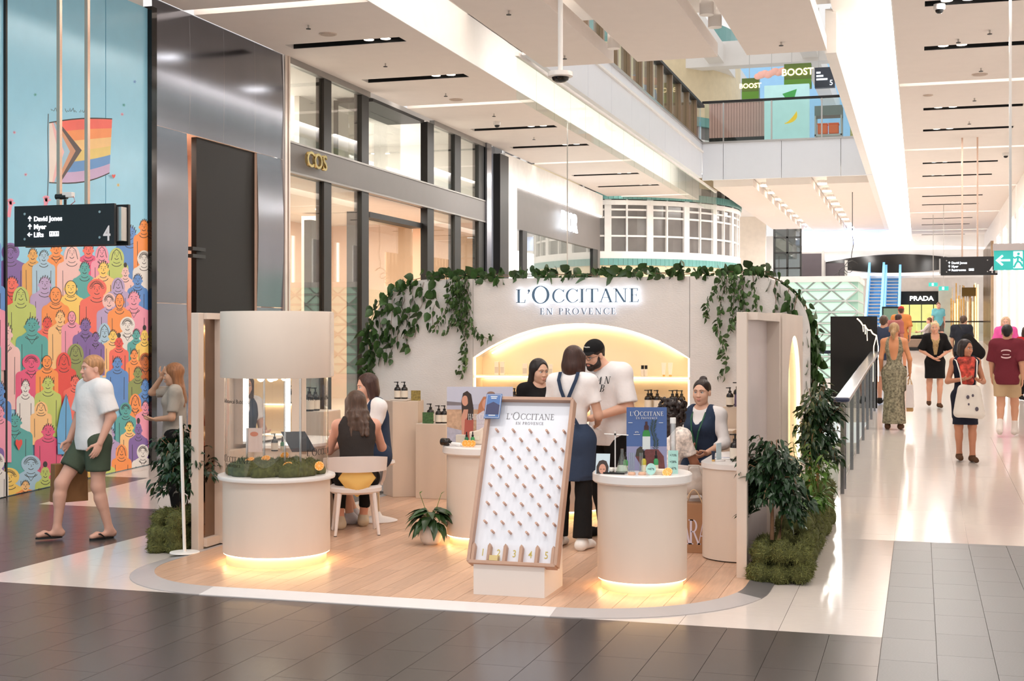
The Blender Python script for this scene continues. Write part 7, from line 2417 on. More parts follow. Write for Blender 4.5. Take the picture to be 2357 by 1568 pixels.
def put_leaf(par, kind, p, az, pitch, roll, s, rr):
 """below the cap each leaf is an object; beyond it leaves are collected"""
 n = _lc.get(par.name, 0)
 _lc[par.name] = n + 1
 me = rr.choice(LF[kind])
 if n < 300:
  child_copy(me, 'leaf', par, p, (roll, -pitch, az), (s, s, s))
 else:
  M = Matrix.Translation(p) @ Euler((roll, -pitch, az)).to_matrix().to_4x4() @ Matrix.Diagonal((s, s, s, 1))
  _lc.setdefault(par.name + '#', MB()).add([tuple(v.co) for v in me.vertices], [tuple(q.vertices) for q in me.polygons], M=M)
def finish_leaves(par, mat):
 mb = _lc.get(par.name + '#')
 if mb:
  o = mb.obj('leaf_mass', mat, par, smooth=60)
  o['kind'] = 'stuff'
def vine(par, pts, kind, step, spread, s0=1., rr=None, stem=.004, out=(0, -1, 0), hang=.5):
 """stem along points with leaves fanning out of it"""
 P = [Vector(p) for p in pts]
 MB().tube(P, stem, 5).obj('stem', M_stem, par)
 o = Vector(out)
 for a, b in zip(P[:-1], P[1:]):
  L = (b - a).length
  k = max(1, int(L / step))
  for i in range(k):
   p = a.lerp(b, (i + rr.random()) / k) + Vector((rr.uniform(-spread, spread), 0, rr.uniform(-spread, spread))) + o * rr.uniform(.005, .03 + spread * .6)
   d = Vector((rr.uniform(-1, 1), 0, rr.uniform(-1, .5) - hang)) + o * rr.uniform(.1, .8)
   d.normalize()
   put_leaf(par, kind, p, math.atan2(d.y, d.x), math.asin(max(-1, min(1, d.z))), rr.uniform(-.6, .6) + (1.1 if o.y < 0 else 0) * (1 if d.x < 0 else -1), s0 * rr.uniform(.75, 1.2), rr)
rr = random.Random(21)
YV = WY - .015
# garland along the top edge
g = thing('ivy_garland', 'ivy garland running along the top edge of the back wall', 'ivy', (-3.5, WY, WZ), 'ivy on the stand wall')
for yy, zz in ((WY + .04, .02), (WY + .2, .03)):
 vine(g, [(-5.35 + i * .16, yy + rr.uniform(-.03, .03), WZ + zz + rr.uniform(0, .03)) for i in range(25)], 'ivy', .027, .05, 1., rr, hang=-.3)
# left drape over the round corner
g = thing('ivy_drape', 'loose ivy strands hanging over the left round corner of the wall', 'ivy', (-5.8, WY, 2), 'ivy on the stand wall')
cor = [(XL + RC + (RC + .02) * math.cos(math.radians(t)), YV, WZ - RC + (RC + .02) * math.sin(math.radians(t))) for t in range(96, 186, 9)]
vine(g, cor, 'ivy', .02, .055, .95, rr)
vine(g, [(XL + .0, YV, 1.72), (XL + .03, YV, 1.5), (XL - .01, YV, 1.3), (XL + .06, YV, 1.33), (XL + .05, YV, 1.2)], 'ivy', .014, .06, .95, rr)
for i, (x0, z0, ln) in enumerate(((-5.86, 2.1, .55), (-5.72, 2.22, .75), (-5.6, 2.3, .6), (-5.5, 2.34, .75), (-5.38, 2.38, .62), (-5.2, 2.38, .5), (-5.95, 1.9, .6), (-5.78, 1.95, .5))):
 vine(g, [(x0 + rr.uniform(-.03, .03) - j * .012, YV, z0 - ln * j / 5) for j in range(6)], 'ivy', .034, .04, .95, rr, .0025)
# left variegated cluster
g = thing('ivy_cluster', 'dense variegated ivy cluster hanging left of the lit sign', 'ivy', (-5, WY, 2.2), 'ivy on the stand wall')
for x0, z0, pts in ((-5.0, 2.42, [(0, 0), (-.03, -.2), (-.12, -.42), (-.24, -.6)]), (-4.95, 2.42, [(0, 0), (-.02, -.25), (-.05, -.45), (-.12, -.62)]), (-4.9, 2.42, [(0, 0), (.0, -.3), (.02, -.55), (.05, -.72), (.06, -.95), (-.02, -1.08)]),
     (-4.85, 2.42, [(0, 0), (.02, -.3), (.07, -.5), (.14, -.62), (.26, -.68), (.33, -.64)]), (-4.92, 2.4, [(0, 0), (-.04, -.2), (-.03, -.4), (0, -.55)]), (-4.83, 2.4, [(0, 0), (0, -.2), (-.02, -.42), (-.02, -.58)])):
 vine(g, [(x0 + a, YV - .02, z0 + b) for a, b in pts], 'var', .0115, .04, 1., rr, .003)
finish_leaves(g, M_ivy2)
# right variegated cluster
g = thing('ivy_cluster', 'dense variegated ivy cluster hanging above the right plinth', 'ivy', (-1.9, WY, 2.2), 'ivy on the stand wall')
for x0, z0, pts in ((-1.98, 2.42, [(0, 0), (-.1, -.16), (-.17, -.3), (-.19, -.48)]), (-1.92, 2.42, [(0, 0), (-.08, -.22), (-.12, -.42), (-.13, -.56), (-.06, -.78), (-.03, -.95), (-.1, -1.08)]), (-1.86, 2.42, [(0, 0), (-.02, -.3), (-.03, -.5), (-.05, -.62)]),
     (-1.78, 2.42, [(0, 0), (.0, -.25), (.02, -.45), (.0, -.56)]), (-1.68, 2.42, [(0, 0), (.02, -.2), (.05, -.4), (.06, -.52)]), (-1.9, 2.42, [(0, 0), (.05, -.15), (.1, -.3), (.08, -.5)])):
 vine(g, [(x0 + a, YV - .02, z0 + b) for a, b in pts], 'var', .0125, .036, 1., rr, .003)
finish_leaves(g, M_ivy2)
# right drape round the corner and down the outer edge
g = thing('ivy_drape', 'leafy ivy trailing down the right round end of the wall', 'ivy', (-1.1, WY, 2), 'ivy on the stand wall')
cor = [(XR - RC2 + (RC2 + .02) * math.cos(math.radians(t)), WY + .1, WZ - RC2 + (RC2 + .02) * math.sin(math.radians(t))) for t in range(92, -1, -9)]
vine(g, cor, 'ivy', .013, .06, 1., rr, .008)
vine(g, [(XR + .02, WY + .1, 1.8 - .1 * i) for i in range(9)], 'ivy', .011, .07, 1.05, rr, .008)
vine(g, [(XR + .05, WY + .25, 1.9 - .1 * i) for i in range(10)], 'ivy', .018, .06, 1.1, rr, .008, hang=.3)
for x0, z0, ln in ((-1.45, 2.36, .4), (-1.32, 2.28, .4), (-1.24, 2.2, .5)):
 vine(g, [(x0 + rr.uniform(-.02, .02), YV, z0 - ln * j / 4) for j in range(5)], 'ivy', .035, .03, .9, rr)
finish_leaves(g, M_ivy)
# ---- moss: lumpy body covered with curled strands
def moss(par, x0, x1, y0, y1, z0, z1, n, seed, ln=.035, name='moss'):
 r = random.Random(seed)
 s = SDF()
 k = max(2, int((x1 - x0) / .11))
 m = max(2, int((y1 - y0) / .13))
 q = max(2, int((z1 - z0) / .11))
 for i in range(k):
  for j in range(m):
   for l in range(q):
    c = (x0 + (x1 - x0) * (i + .5) / k + r.uniform(-.02, .02), y0 + (y1 - y0) * (j + .5) / m + r.uniform(-.02, .02), z0 + (z1 - z0) * (l + .5) / q + r.uniform(-.02, .01))
    rad = r.uniform(.055, .085)
    s.ell(c, (rad, rad, rad), .03)
 s.clip((0, 0, -1), -z0)
 V, F = s.mesh(.016)
 off = np.array(OFF[par.name])
 base = np_obj(name + '_bed', [(V - off, F, 0)], M_moss, par)
 base['kind'] = 'stuff'
 mb = MB()
 rng = np.random.default_rng(seed)
 cen = np.array(((x0 + x1) / 2, (y0 + y1) / 2, (z0 + z1) / 2))
 pick = V[rng.integers(0, len(V), n)]
 dirs = pick - cen
 dirs /= np.linalg.norm(dirs, axis=1)[:, None] + 1e-6
 d = dirs + rng.normal(0, .8, (n, 3))
 d /= np.linalg.norm(d, axis=1)[:, None]
 e = np.cross(d, rng.normal(0, 1, (n, 3)))
 e /= np.linalg.norm(e, axis=1)[:, None] + 1e-6
 w = rng.uniform(.0016, .0034, (n, 1))
 L = rng.uniform(.4, 1.2, (n, 1)) * ln
 b = d + rng.normal(0, .7, (n, 3))
 p0, p1, p2 = pick, pick + d * L * .5, pick + d * L * .5 + b * L * .4
 P = np.stack([p0 - e * w, p0 + e * w, p1 - e * w, p1 + e * w, p2], 1).reshape(-1, 3) - off
 ii = np.arange(n)[:, None] * 5
 me = bpy.data.meshes.new(name)
 me.from_pydata(P.tolist(), [], (ii + np.array((0, 1, 3, 2))).tolist() + (ii + np.array((2, 3, 4))).tolist())
 me.materials.append(pm('moss_strand', (112, 114, 62), .9, var=.5, vscale=18))
 o = bpy.data.objects.new(name + '_strands', me)
 COL.objects.link(o)
 o.parent = par
 o['kind'] = 'stuff'
def fig_tree(label, cx, cy, z0, zc, rx, rz, n, seed, trunk=2, lean=0.):
 r = random.Random(seed)
 t = thing('fig_tree', label, 'tree', (cx, cy, z0), 'potted fig trees')
 for i in range(trunk):
  dx = (i - (trunk - 1) / 2) * .05
  MB().tube([(cx + dx, cy, z0), (cx + dx * 1.6 + .015, cy + .01, z0 + (zc - z0) * .45), (cx + dx * .4 - .01 + lean * .5, cy, zc), (cx + dx + lean, cy, zc + rz * .25)], .016, 8, r1=.006).obj('trunk', M_bark, t, smooth=60)
 for i in range(26):
  a, e = r.uniform(0, 2 * PI), r.uniform(-.9, 1.2)
  d = Vector((math.cos(a) * math.cos(e) * rx, math.sin(a) * math.cos(e) * rx, math.sin(e) * rz))
  b0 = Vector((cx + lean * .6, cy, zc - rz * .4))
  c_ = Vector((cx + lean, cy, zc)) + d * r.uniform(.72, 1.05)
  md = b0.lerp(c_, .55) + Vector((0, 0, .05))
  br = [b0, md, c_, c_ + d * .12 + Vector((0, 0, -.05))]
  MB().tube(br, .005, 5, r1=.002).obj('branch', M_bark, t)
  for k in range(n // 26):
   f = r.uniform(.3, 1.)
   p = (b0.lerp(md, f * 2) if f < .5 else md.lerp(br[3], f * 2 - 1)) + Vector((r.uniform(-.055, .055), r.uniform(-.055, .055), r.uniform(-.05, .04)))
   az = math.atan2(p.y - cy, p.x - cx) + r.uniform(-.9, .9)
   put_leaf(t, 'fig', p, az, r.uniform(-1.0, .15), r.uniform(-.7, .7), r.uniform(.8, 1.25), r)
 finish_leaves(t, M_fig)
 return t
ml = thing('moss_planter', 'square moss covered planter at the left partition', 'planter', (-5.9, 10.1, 0), 'moss planters')
moss(ml, -6.06, -5.78, 9.72, 10.5, 0, .33, 9000, 31)
fig_tree('dark leaved fig tree in the left moss planter', -5.95, 10.1, .3, .74, .25, .31, 1100, 5)
mr = thing('moss_planter', 'moss covered planter at the front of the right partition', 'planter', (-.97, 10.05, 0), 'moss planters')
moss(mr, -1.17, -.76, 9.78, 10.38, 0, .31, 14000, 32)
moss_b = thing('moss_planter', 'long moss bed trailing back along the right partition', 'planter', (-.92, 11.5, 0), 'moss planters')
moss(moss_b, -1.06, -.78, 10.42, 13.3, 0, .42, 16000, 33)
fig_tree('dark leaved fig tree in front of the right partition', -1.02, 10.08, .28, .76, .25, .31, 1500, 6, 2)
fig_tree('taller fig tree farther back beside the right partition', -.92, 12.4, .4, 1.0, .22, .42, 1200, 7, 2, .03)
fn = thing('mixed_foliage', 'light green ferns and broad leaves in the long moss bed', 'plants', (-.9, 11.3, .3))
r_ = random.Random(8)
for i in range(34):
 y = r_.uniform(10.5, 13.2)
 c0 = Vector((r_.uniform(-1.02, -.8), y, .36))
 h_ = r_.uniform(.1, .38) + (.12 if y > 11.6 else 0)
 a = r_.uniform(0, 2 * PI)
 tp = c0 + Vector((math.cos(a) * .12, math.sin(a) * .12, h_))
 MB().tube([c0, c0.lerp(tp, .6) + Vector((0, 0, .05)), tp], .003, 4).obj('stalk', M_fern, fn)
 for k in range(7):
  p = c0.lerp(tp, .35 + .65 * k / 6)
  put_leaf(fn, 'fern', p, a + r_.uniform(-1.4, 1.4), r_.uniform(-.6, .4), r_.uniform(-.4, .4), r_.uniform(.7, 1.15), r_)
# ---- small lily pot
pp = at(992, 768, 11.35)
pt_ = thing('plant_pot', 'round white pot standing beside the second counter', 'pot', (pp.x, pp.y, ZP))
MB().lathe([(0, 0), (.06, 0), (.085, .03), (.1, .08), (.1, .12), (.085, .17), (.075, .175), (.07, .16), (0, .15)], (pp.x, pp.y, ZP), 32).obj('vessel', M_top, pt_, smooth=60)
MB().cyl((pp.x, pp.y), .074, ZP + .15, ZP + .162, 24).obj('soil', pm('soil', (60, 46, 36), .9), pt_)
ly = thing('peace_lily', 'glossy leaved peace lily growing in the small white pot', 'plant', (pp.x, pp.y, ZP + .16))
r_ = random.Random(12)
for i in range(60):
 a = r_.uniform(0, 2 * PI)
 e = r_.uniform(.1, 1.3)
 tp = Vector((pp.x + math.cos(a) * .08 * math.cos(e), pp.y + math.sin(a) * .08 * math.cos(e), ZP + .17 + .12 * math.sin(e)))
 MB().tube([(pp.x, pp.y, ZP + .16), tp], .002, 4).obj('stalk', M_fern, ly)
 put_leaf(ly, 'lily', tp, a, e * .6 - .45, r_.uniform(-.4, .4), r_.uniform(.75, 1.15), r_)
for dx in (-.1, .09):
 MB().tube([(pp.x, pp.y, ZP + .16), (pp.x + dx, pp.y, ZP + .42)], .0025, 5).obj('stalk', M_fern, ly)
 put_leaf(ly, 'fern', Vector((pp.x + dx, pp.y, ZP + .42)), 1., 1., 0, .35, r_)
# ---- moss bed inside the terrarium column with orange slices
tm = thing('terrarium_moss', 'bed of green moss inside the clear drum', 'moss', (CY.x, CY.y, .712))
s = SDF()
r_ = random.Random(15)
for i in range(90):
 a, q = r_.uniform(0, 2 * PI), .325 * math.sqrt(r_.random()) if i < 60 else .325
 s.ell((CY.x + q * math.cos(a), CY.y + q * math.sin(a), .735), (.062, .062, r_.uniform(.04, .085)), .02)
s.clip((0, 0, -1), -.713)
V, F = s.mesh(.013)
np_obj('moss_bed', [(V - np.array(OFF[tm.name]), F, 0)], M_moss, tm)['kind'] = 'stuff'
rng = np.random.default_rng(5)
n = 7000
pick = V[rng.integers(0, len(V), n)]
d = rng.normal(0, .8, (n, 3)) + np.array((0, 0, .9))
d /= np.linalg.norm(d, axis=1)[:, None]
e = np.cross(d, rng.normal(0, 1, (n, 3)))
e /= np.linalg.norm(e, axis=1)[:, None]
q = np.minimum(1., (.385 - .03) / np.maximum(.01, np.hypot(pick[:, 0] - CY.x, pick[:, 1] - CY.y)))
pick = np.stack([CY.x + (pick[:, 0] - CY.x) * q, CY.y + (pick[:, 1] - CY.y) * q, pick[:, 2]], 1)
P = np.stack([pick - e * .0018, pick + e * .0018, pick + d * rng.uniform(.012, .03, (n, 1))], 1).reshape(-1, 3) - np.array(OFF[tm.name])
me = bpy.data.meshes.new('moss_strands')
me.from_pydata(P.tolist(), [], np.arange(3 * n).reshape(-1, 3).tolist())
me.materials.append(MATS['moss_strand'])
o = bpy.data.objects.new('moss_strands', me)
COL.objects.link(o)
o.parent = tm
o['kind'] = 'stuff'
for i, (u, d_, z, nv, lab) in enumerate(((735, 10.3, .79, (.2, -1, .25), 'upright orange slice leaning at the right of the clear drum'), (662, 10.3, .80, (0, -.5, 1), 'orange slice lying on the moss in the middle of the clear drum'), (612, 10.6, .82, (.1, -.6, 1), 'orange slice farther back on the moss of the clear drum'), (575, 10.5, .82, (-.1, -.4, 1), 'orange slice at the left of the clear drum'), (655, 10.8, .825, (0, -.8, .8), 'orange slice at the back of the clear drum'))):
 p = at(u, 768, d_)
 orange((p.x, p.y, z), lab, nv, .036)
# ================================================================== MURAL
mu = thing('mural_wall', 'tall glass wall with painted crowd of colourful people and rainbow flag', 'mural', (XF, 13, 0))
M_sky = pm('mural_sky', (158, 218, 244), .2, var=.02, spec=.6)
for y0, y1 in ((5.0, 8.57), (8.6, 12.53), (12.56, 13.52), (13.535, 14.46), (14.475, 15.41)):
 MB().box(XF - .05, XF, y0, y1, 0, 6.02).obj('glass_panel', M_sky, mu)
MB().box(XF - .05, XF + .03, 12.53, 12.56, 0, 6.02).obj('joint_post', M_black, mu)
MB().box(XF - .3, XF - .06, 5.0, 15.4, 0, 6.3).obj('backing', M_white, mu)
M_ink = pm('mural_ink', (58, 52, 52), .5)
LAY = [0]
def wpt(u, v):
 """wall point behind a photo pixel -> (y, z)"""
 xc, yc = (u - 1178.5) / 3108., (768. - v) / 3108.
 ca, sa = math.cos(YAW), math.sin(YAW)
 t = XF / (xc * ca - sa)
 return ((xc * sa + ca) * t, 1.8 + yc * t)
def wplate(mb, pts, mi=0, lift=0.):
 P = [wpt(*p) for p in pts]
 a = sum(P[i][0] * P[(i + 1) % len(P)][1] - P[(i + 1) % len(P)][0] * P[i][1] for i in range(len(P)))
 if a < 0:
  P = P[::-1]
 P = [(y, max(z, ramp_z(y) + .01)) for y, z in P]
 mb.plate(P, frame((.00007 * LAY[0] + XF + .0002 + lift, 0, 0), (0, 1, 0)), .0001, mi)
def stroke(mb, pts, w=.9, mi=1):
 n = len(pts)
 L, R = [], []
 for i, p in enumerate(pts):
  a, b = pts[max(0, i - 1)], pts[min(n - 1, i + 1)]
  dx, dy = b[0] - a[0], b[1] - a[1]
  l = math.hypot(dx, dy) or 1
  L.append((p[0] - dy / l * w, p[1] + dx / l * w))
  R.append((p[0] + dy / l * w, p[1] - dx / l * w))
 mb.ring2d([wpt(*p) for p in L], [wpt(*p) for p in R], frame((XF + .00007 * LAY[0] + .0003, 0, 0), (0, 1, 0)), .0001, mi, False)
def ell2(cx, cy, rx, ry, a0=0, a1=360, n=16):
 return [(cx + rx * math.cos(math.radians(a0 + (a1 - a0) * i / n)), cy + ry * math.sin(math.radians(a0 + (a1 - a0) * i / n))) for i in range(n + (a1 - a0 != 360))]
MC = dict(P=(134, 104, 170), O=(255, 156, 84), S=(250, 116, 100), Y=(252, 212, 110), T=(92, 176, 172), K=(246, 160, 182), G=(198, 212, 116), B=(98, 148, 214), E=(255, 204, 140), W=(240, 234, 228), L=(192, 168, 208), R=(238, 84, 76), V=(146, 156, 92), H=(236, 94, 134), D=(196, 108, 58), A=(248, 204, 198), C=(176, 208, 228), N=(236, 176, 96))
mur_m = {k: pm('mural_' + k, v, .3, var=.03, spec=.5) for k, v in MC.items()}
def figure(u, v, w, h, col, hair='s', top=None, seed=0):
 r = random.Random(seed)
 LAY[0] += 2
 mb = MB()
 w, h = w * 1.12, h * 1.08
 sw, bd = w * r.uniform(2.3, 2.9), h * 8
 if hair in 'lc':     # long or big curly hair behind the head
  wplate(mb, ell2(u, v + (h * .5 if hair == 'l' else -h * .2), w * 1.55, h * (1.75 if hair == 'l' else 1.35), n=20), 0)
 LAY[0] += 1
 body = [(u - w * .55, v + h * .6)] + ell2(u - sw + w * .8, v + h * 2.1, w * .8, h * .8, 270, 180, 5) + [(u - sw, v + bd), (u + sw, v + bd)] + ell2(u + sw - w * .8, v + h * 2.1, w * .8, h * .8, 360, 270, 5) + [(u + w * .55, v + h * .6)]
 wplate(mb, body, 2)
 for s in (-1, 1):
  wplate(mb, ell2(u + s * w, v + h * .1, w * .2, h * .22, n=8), 0)
 LAY[0] += 1
 wplate(mb, ell2(u, v, w, h * 1.12, n=20), 0)
 if hair == 'b':
  wplate(mb, ell2(u, v - h * 1.5, w * .5, h * .5, n=12), 1)
 # ink drawing
 for s in (-1, 1):
  wplate(mb, ell2(u + s * w * .38, v - h * .12, max(.55, w * .07), max(.7, h * .08), n=6), 1, .00012)
  stroke(mb, [(u + s * w * .6, v - h * .36), (u + s * w * .4, v - h * .42), (u + s * w * .22, v - h * .36)], .5)
 stroke(mb, [(u, v - h * .1), (u + w * .14, v + h * .2), (u - w * .06, v + h * .26)], .5)
 stroke(mb, ell2(u, v + h * .35, w * .42, h * .32, 20, 160, 6), .7)
 stroke(mb, ell2(u, v + h * .95, w * .7, h * .35, 20, 160, 6), .6)
 stroke(mb, ell2(u, v + h * 1.3, w * 1.0, h * .5, 10, 170, 8), .7)
 stroke(mb, [(u - sw * .62, v + h * 2.4), (u - sw * .6, v + bd * .8)], .6)
 stroke(mb, [(u + sw * .62, v + h * 2.4), (u + sw * .6, v + bd * .8)], .6)
 if hair in 'sc':
  for i in range(7 if hair == 's' else 12):
   a = math.radians(200 + 140 * i / (6 if hair == 's' else 11))
   x, y = u + w * .98 * math.cos(a), v + h * 1.05 * math.sin(a)
   if hair == 's':
    stroke(mb, [(x, y + h * .15), (x + w * .12, y - h * .28)], .9)
   else:
    stroke(mb, ell2(x, y, w * .22, h * .2, 0, 300, 6), .5)
 elif hair == 'l':
  for s in (-1, 1):
   stroke(mb, [(u, v - h * 1.0), (u + s * w * .7, v - h * .5), (u + s * w * 1.1, v + h * .8)], .7)
 elif hair == 'h':
  stroke(mb, ell2(u, v, w * .98, h * 1.1, n=18) + [(u + w * .98, v)], .7)
 if r.random() < .35:
  stroke(mb, [(u - w * .8, v + h * 1.3), (u, v + h * 2.4), (u + w * .8, v + h * 1.3)], .7)
 mb.obj('painted_figure', [mur_m[col], M_ink, mur_m[top or col]], mu)
FIG = '''300 540 11 16 B s|331 522 9 13 O s|24 584 12 15 P c|75 588 9 13 N s|129 575 11 12 O s|203 576 10 13 S s H|165 584 11 15 A l|234 582 9 13 K l|268 588 10 13 G l|331 598 9 13 W c|100 592 9 12 C s|288 628 7 11 A b|194 620 10 14 T s|237 620 10 14 Y s E|316 646 9 12 B s|26 655 12 14 S s R|102 655 12 15 L s|271 655 9 12 L l|162 664 12 15 Y h|222 667 13 15 S c|47 680 11 15 G l|127 680 12 16 O h|307 690 12 16 K s|250 696 9 13 A c L|274 694 9 15 O h|107 745 9 12 R s S|137 733 9 14 E s|164 731 8 12 K h|72 751 14 16 T s|292 751 10 13 W c|195 751 10 14 P s|239 765 9 16 C l|11 770 13 20 A s|258 774 8 11 Y s E|312 772 7 11 T s|331 774 7 12 Y b|272 790 8 11 R b S|218 778 7 10 P s|172 810 11 14 V l|307 818 7 11 O s|145 830 10 14 R l|333 832 8 12 D c|70 837 12 13 H c|106 834 10 13 O h|268 837 9 12 B s|315 860 8 12 V s|171 880 9 12 S s|108 885 11 14 G s|332 890 8 14 B s|56 892 8 14 W s|309 924 8 13 O l|92 938 9 10 E l|332 937 7 11 K s|287 945 8 11 T c|31 972 13 15 T s|295 984 8 11 Y s E|316 990 7 13 P b|108 993 12 13 H s|190 985 10 13 S s|250 1000 9 12 L s|220 1010 9 12 E s|277 1039 8 12 O l|326 1043 8 12 W c|68 1071 13 14 C c|150 1062 9 12 K l|240 1060 8 11 G s|101 1090 9 13 G b|17 1100 14 14 Y c|208 1087 7 10 Y s|55 1119 8 10 E s O|190 1105 8 10 K s|130 1112 8 10 A l'''
for i, l in enumerate(FIG.split('|')):
 q = l.split()
 figure(float(q[0]), float(q[1]), float(q[2]), float(q[3]), q[4], q[5], q[6] if len(q) > 6 else None, i)
for i, l in enumerate(FIG.split('|')[::2]):
 q = l.split()
 u, v = float(q[0]), float(q[1])
 figure(u - 338, 768 + (v - 768) * 1.08 + (330 - u) * .12, float(q[2]) * 1.25, float(q[3]) * 1.2, q[4], q[5], q[6] if len(q) > 6 else None, i + 90)
# surfboard and heart shirt details
LAY[0] += 2
mb = MB()
wplate(mb, [(147, 906), (158, 945), (164, 990), (160, 1046), (128, 1046), (126, 990), (134, 945)], 0)
stroke(mb, [(147, 908), (146, 1044)], .7)
stroke(mb, [(128, 1020), (146, 1026), (162, 1020)], .7)
mb.obj('painted_surfboard', [pm('mural_surf', (110, 178, 226), .3), M_ink], mu)
mb = MB()
wplate(mb, [(38, 1037), (30, 1022), (31, 1013), (35, 1011), (38, 1015), (42, 1011), (46, 1014), (46, 1022)], 0)
wplate(mb, [(257, 411), (253, 406), (253, 402), (256, 402), (257, 404), (259, 401), (261, 403), (260, 407)], 0)
mb.obj('painted_heart', mur_m['R'], mu)
# flag
LAY[0] = 4
fl_l = lambda t: (113 + 10 * t * t * 0, 284 + (418 - 284) * t)
top_ = lambda s: (113 + (258 - 113) * s, 284 - 5 * math.sin(PI * s) - 9 * s)
bot_ = lambda s: (135 * (1 - s) + 252 * s - 22 * (1 - s) ** 3, 419 - 4 * math.sin(PI * s) * -1 - 22 * s * s)
fp_ = lambda s, t: tuple(a + (b - a) * t for a, b in zip(top_(s), bot_(s)))
mb = MB()
wplate(mb, [fp_(s / 8, -.02) for s in range(9)] + [fp_(s / 8, 1.02) for s in range(8, -1, -1)], 0)
mb.obj('painted_flag_outline', M_ink, mu)
LAY[0] += 1
for i, c_ in enumerate(((250, 112, 98), (255, 158, 96), (252, 208, 140), (238, 210, 126), (104, 158, 216), (206, 178, 214))):
 mb = MB()
 wplate(mb, [fp_(s / 8, i / 6) for s in range(9)] + [fp_(s / 8, (i + 1) / 6) for s in range(8, -1, -1)])
 mb.obj('painted_flag_stripe', pm('flag_%d' % i, c_, .3), mu)
for i, (k_, c_) in enumerate(((.5, (92, 78, 76)), (.4, (214, 156, 122)), (.31, (166, 202, 222)), (.22, (248, 196, 196)), (.13, (246, 232, 222)))):
 LAY[0] += 1
 mb = MB()
 wplate(mb, [fp_(0, 0), fp_(k_ * .3, 0)] + [fp_(k_, .5)] + [fp_(k_ * .3, 1), fp_(0, 1)])
 mb.obj('painted_chevron', pm('chev_%d' % i, c_, .3), mu)
mb = MB()
stroke(mb, [(111, 262), (110, 300), (111, 400), (109, 470)], .8, 0)
r_ = random.Random(3)
x = 117
for wn in (5, 5, 3):
 pts = []
 for i in range(wn * 3):
  pts.append((x, 255 + r_.uniform(-7, 5)))
  x += 1.9
 stroke(mb, pts, .5, 0)
 x += 4
mb.obj('painted_signature', M_ink, mu)
for i, (u, v, c_) in enumerate(((106, 463, 'K'), (24, 470, 'K'))):
 LAY[0] += 1
 mb = MB()
 for a in (-40, -15, 10, 35, 75):
  q = (u + 11 * math.sin(math.radians(a)), v - 13 * math.cos(math.radians(a)))
  stroke(mb, [(u, v), q], 2., 0)
 wplate(mb, ell2(u, v, 6, 7), 0)
 stroke(mb, [(u, v), (u - 4, v + 30)], 4, 0)
 mb.obj('painted_hand', mur_m[c_], mu)
for i, (u, v, c_) in enumerate(((81, 218, 'T'), (285, 242, 'T'), (310, 188, 'B'), (33, 305, 'K'), (59, 402, 'K'), (281, 263, 'K'), (272, 426, 'Y'))):
 mb = MB()
 for a in (0, 60, 120):
  dx, dy = 4 * math.cos(math.radians(a)), 4 * math.sin(math.radians(a))
  stroke(mb, [(u - dx, v - dy), (u + dx, v + dy)], .6, 0)
 mb.obj('painted_star', mur_m[c_], mu)
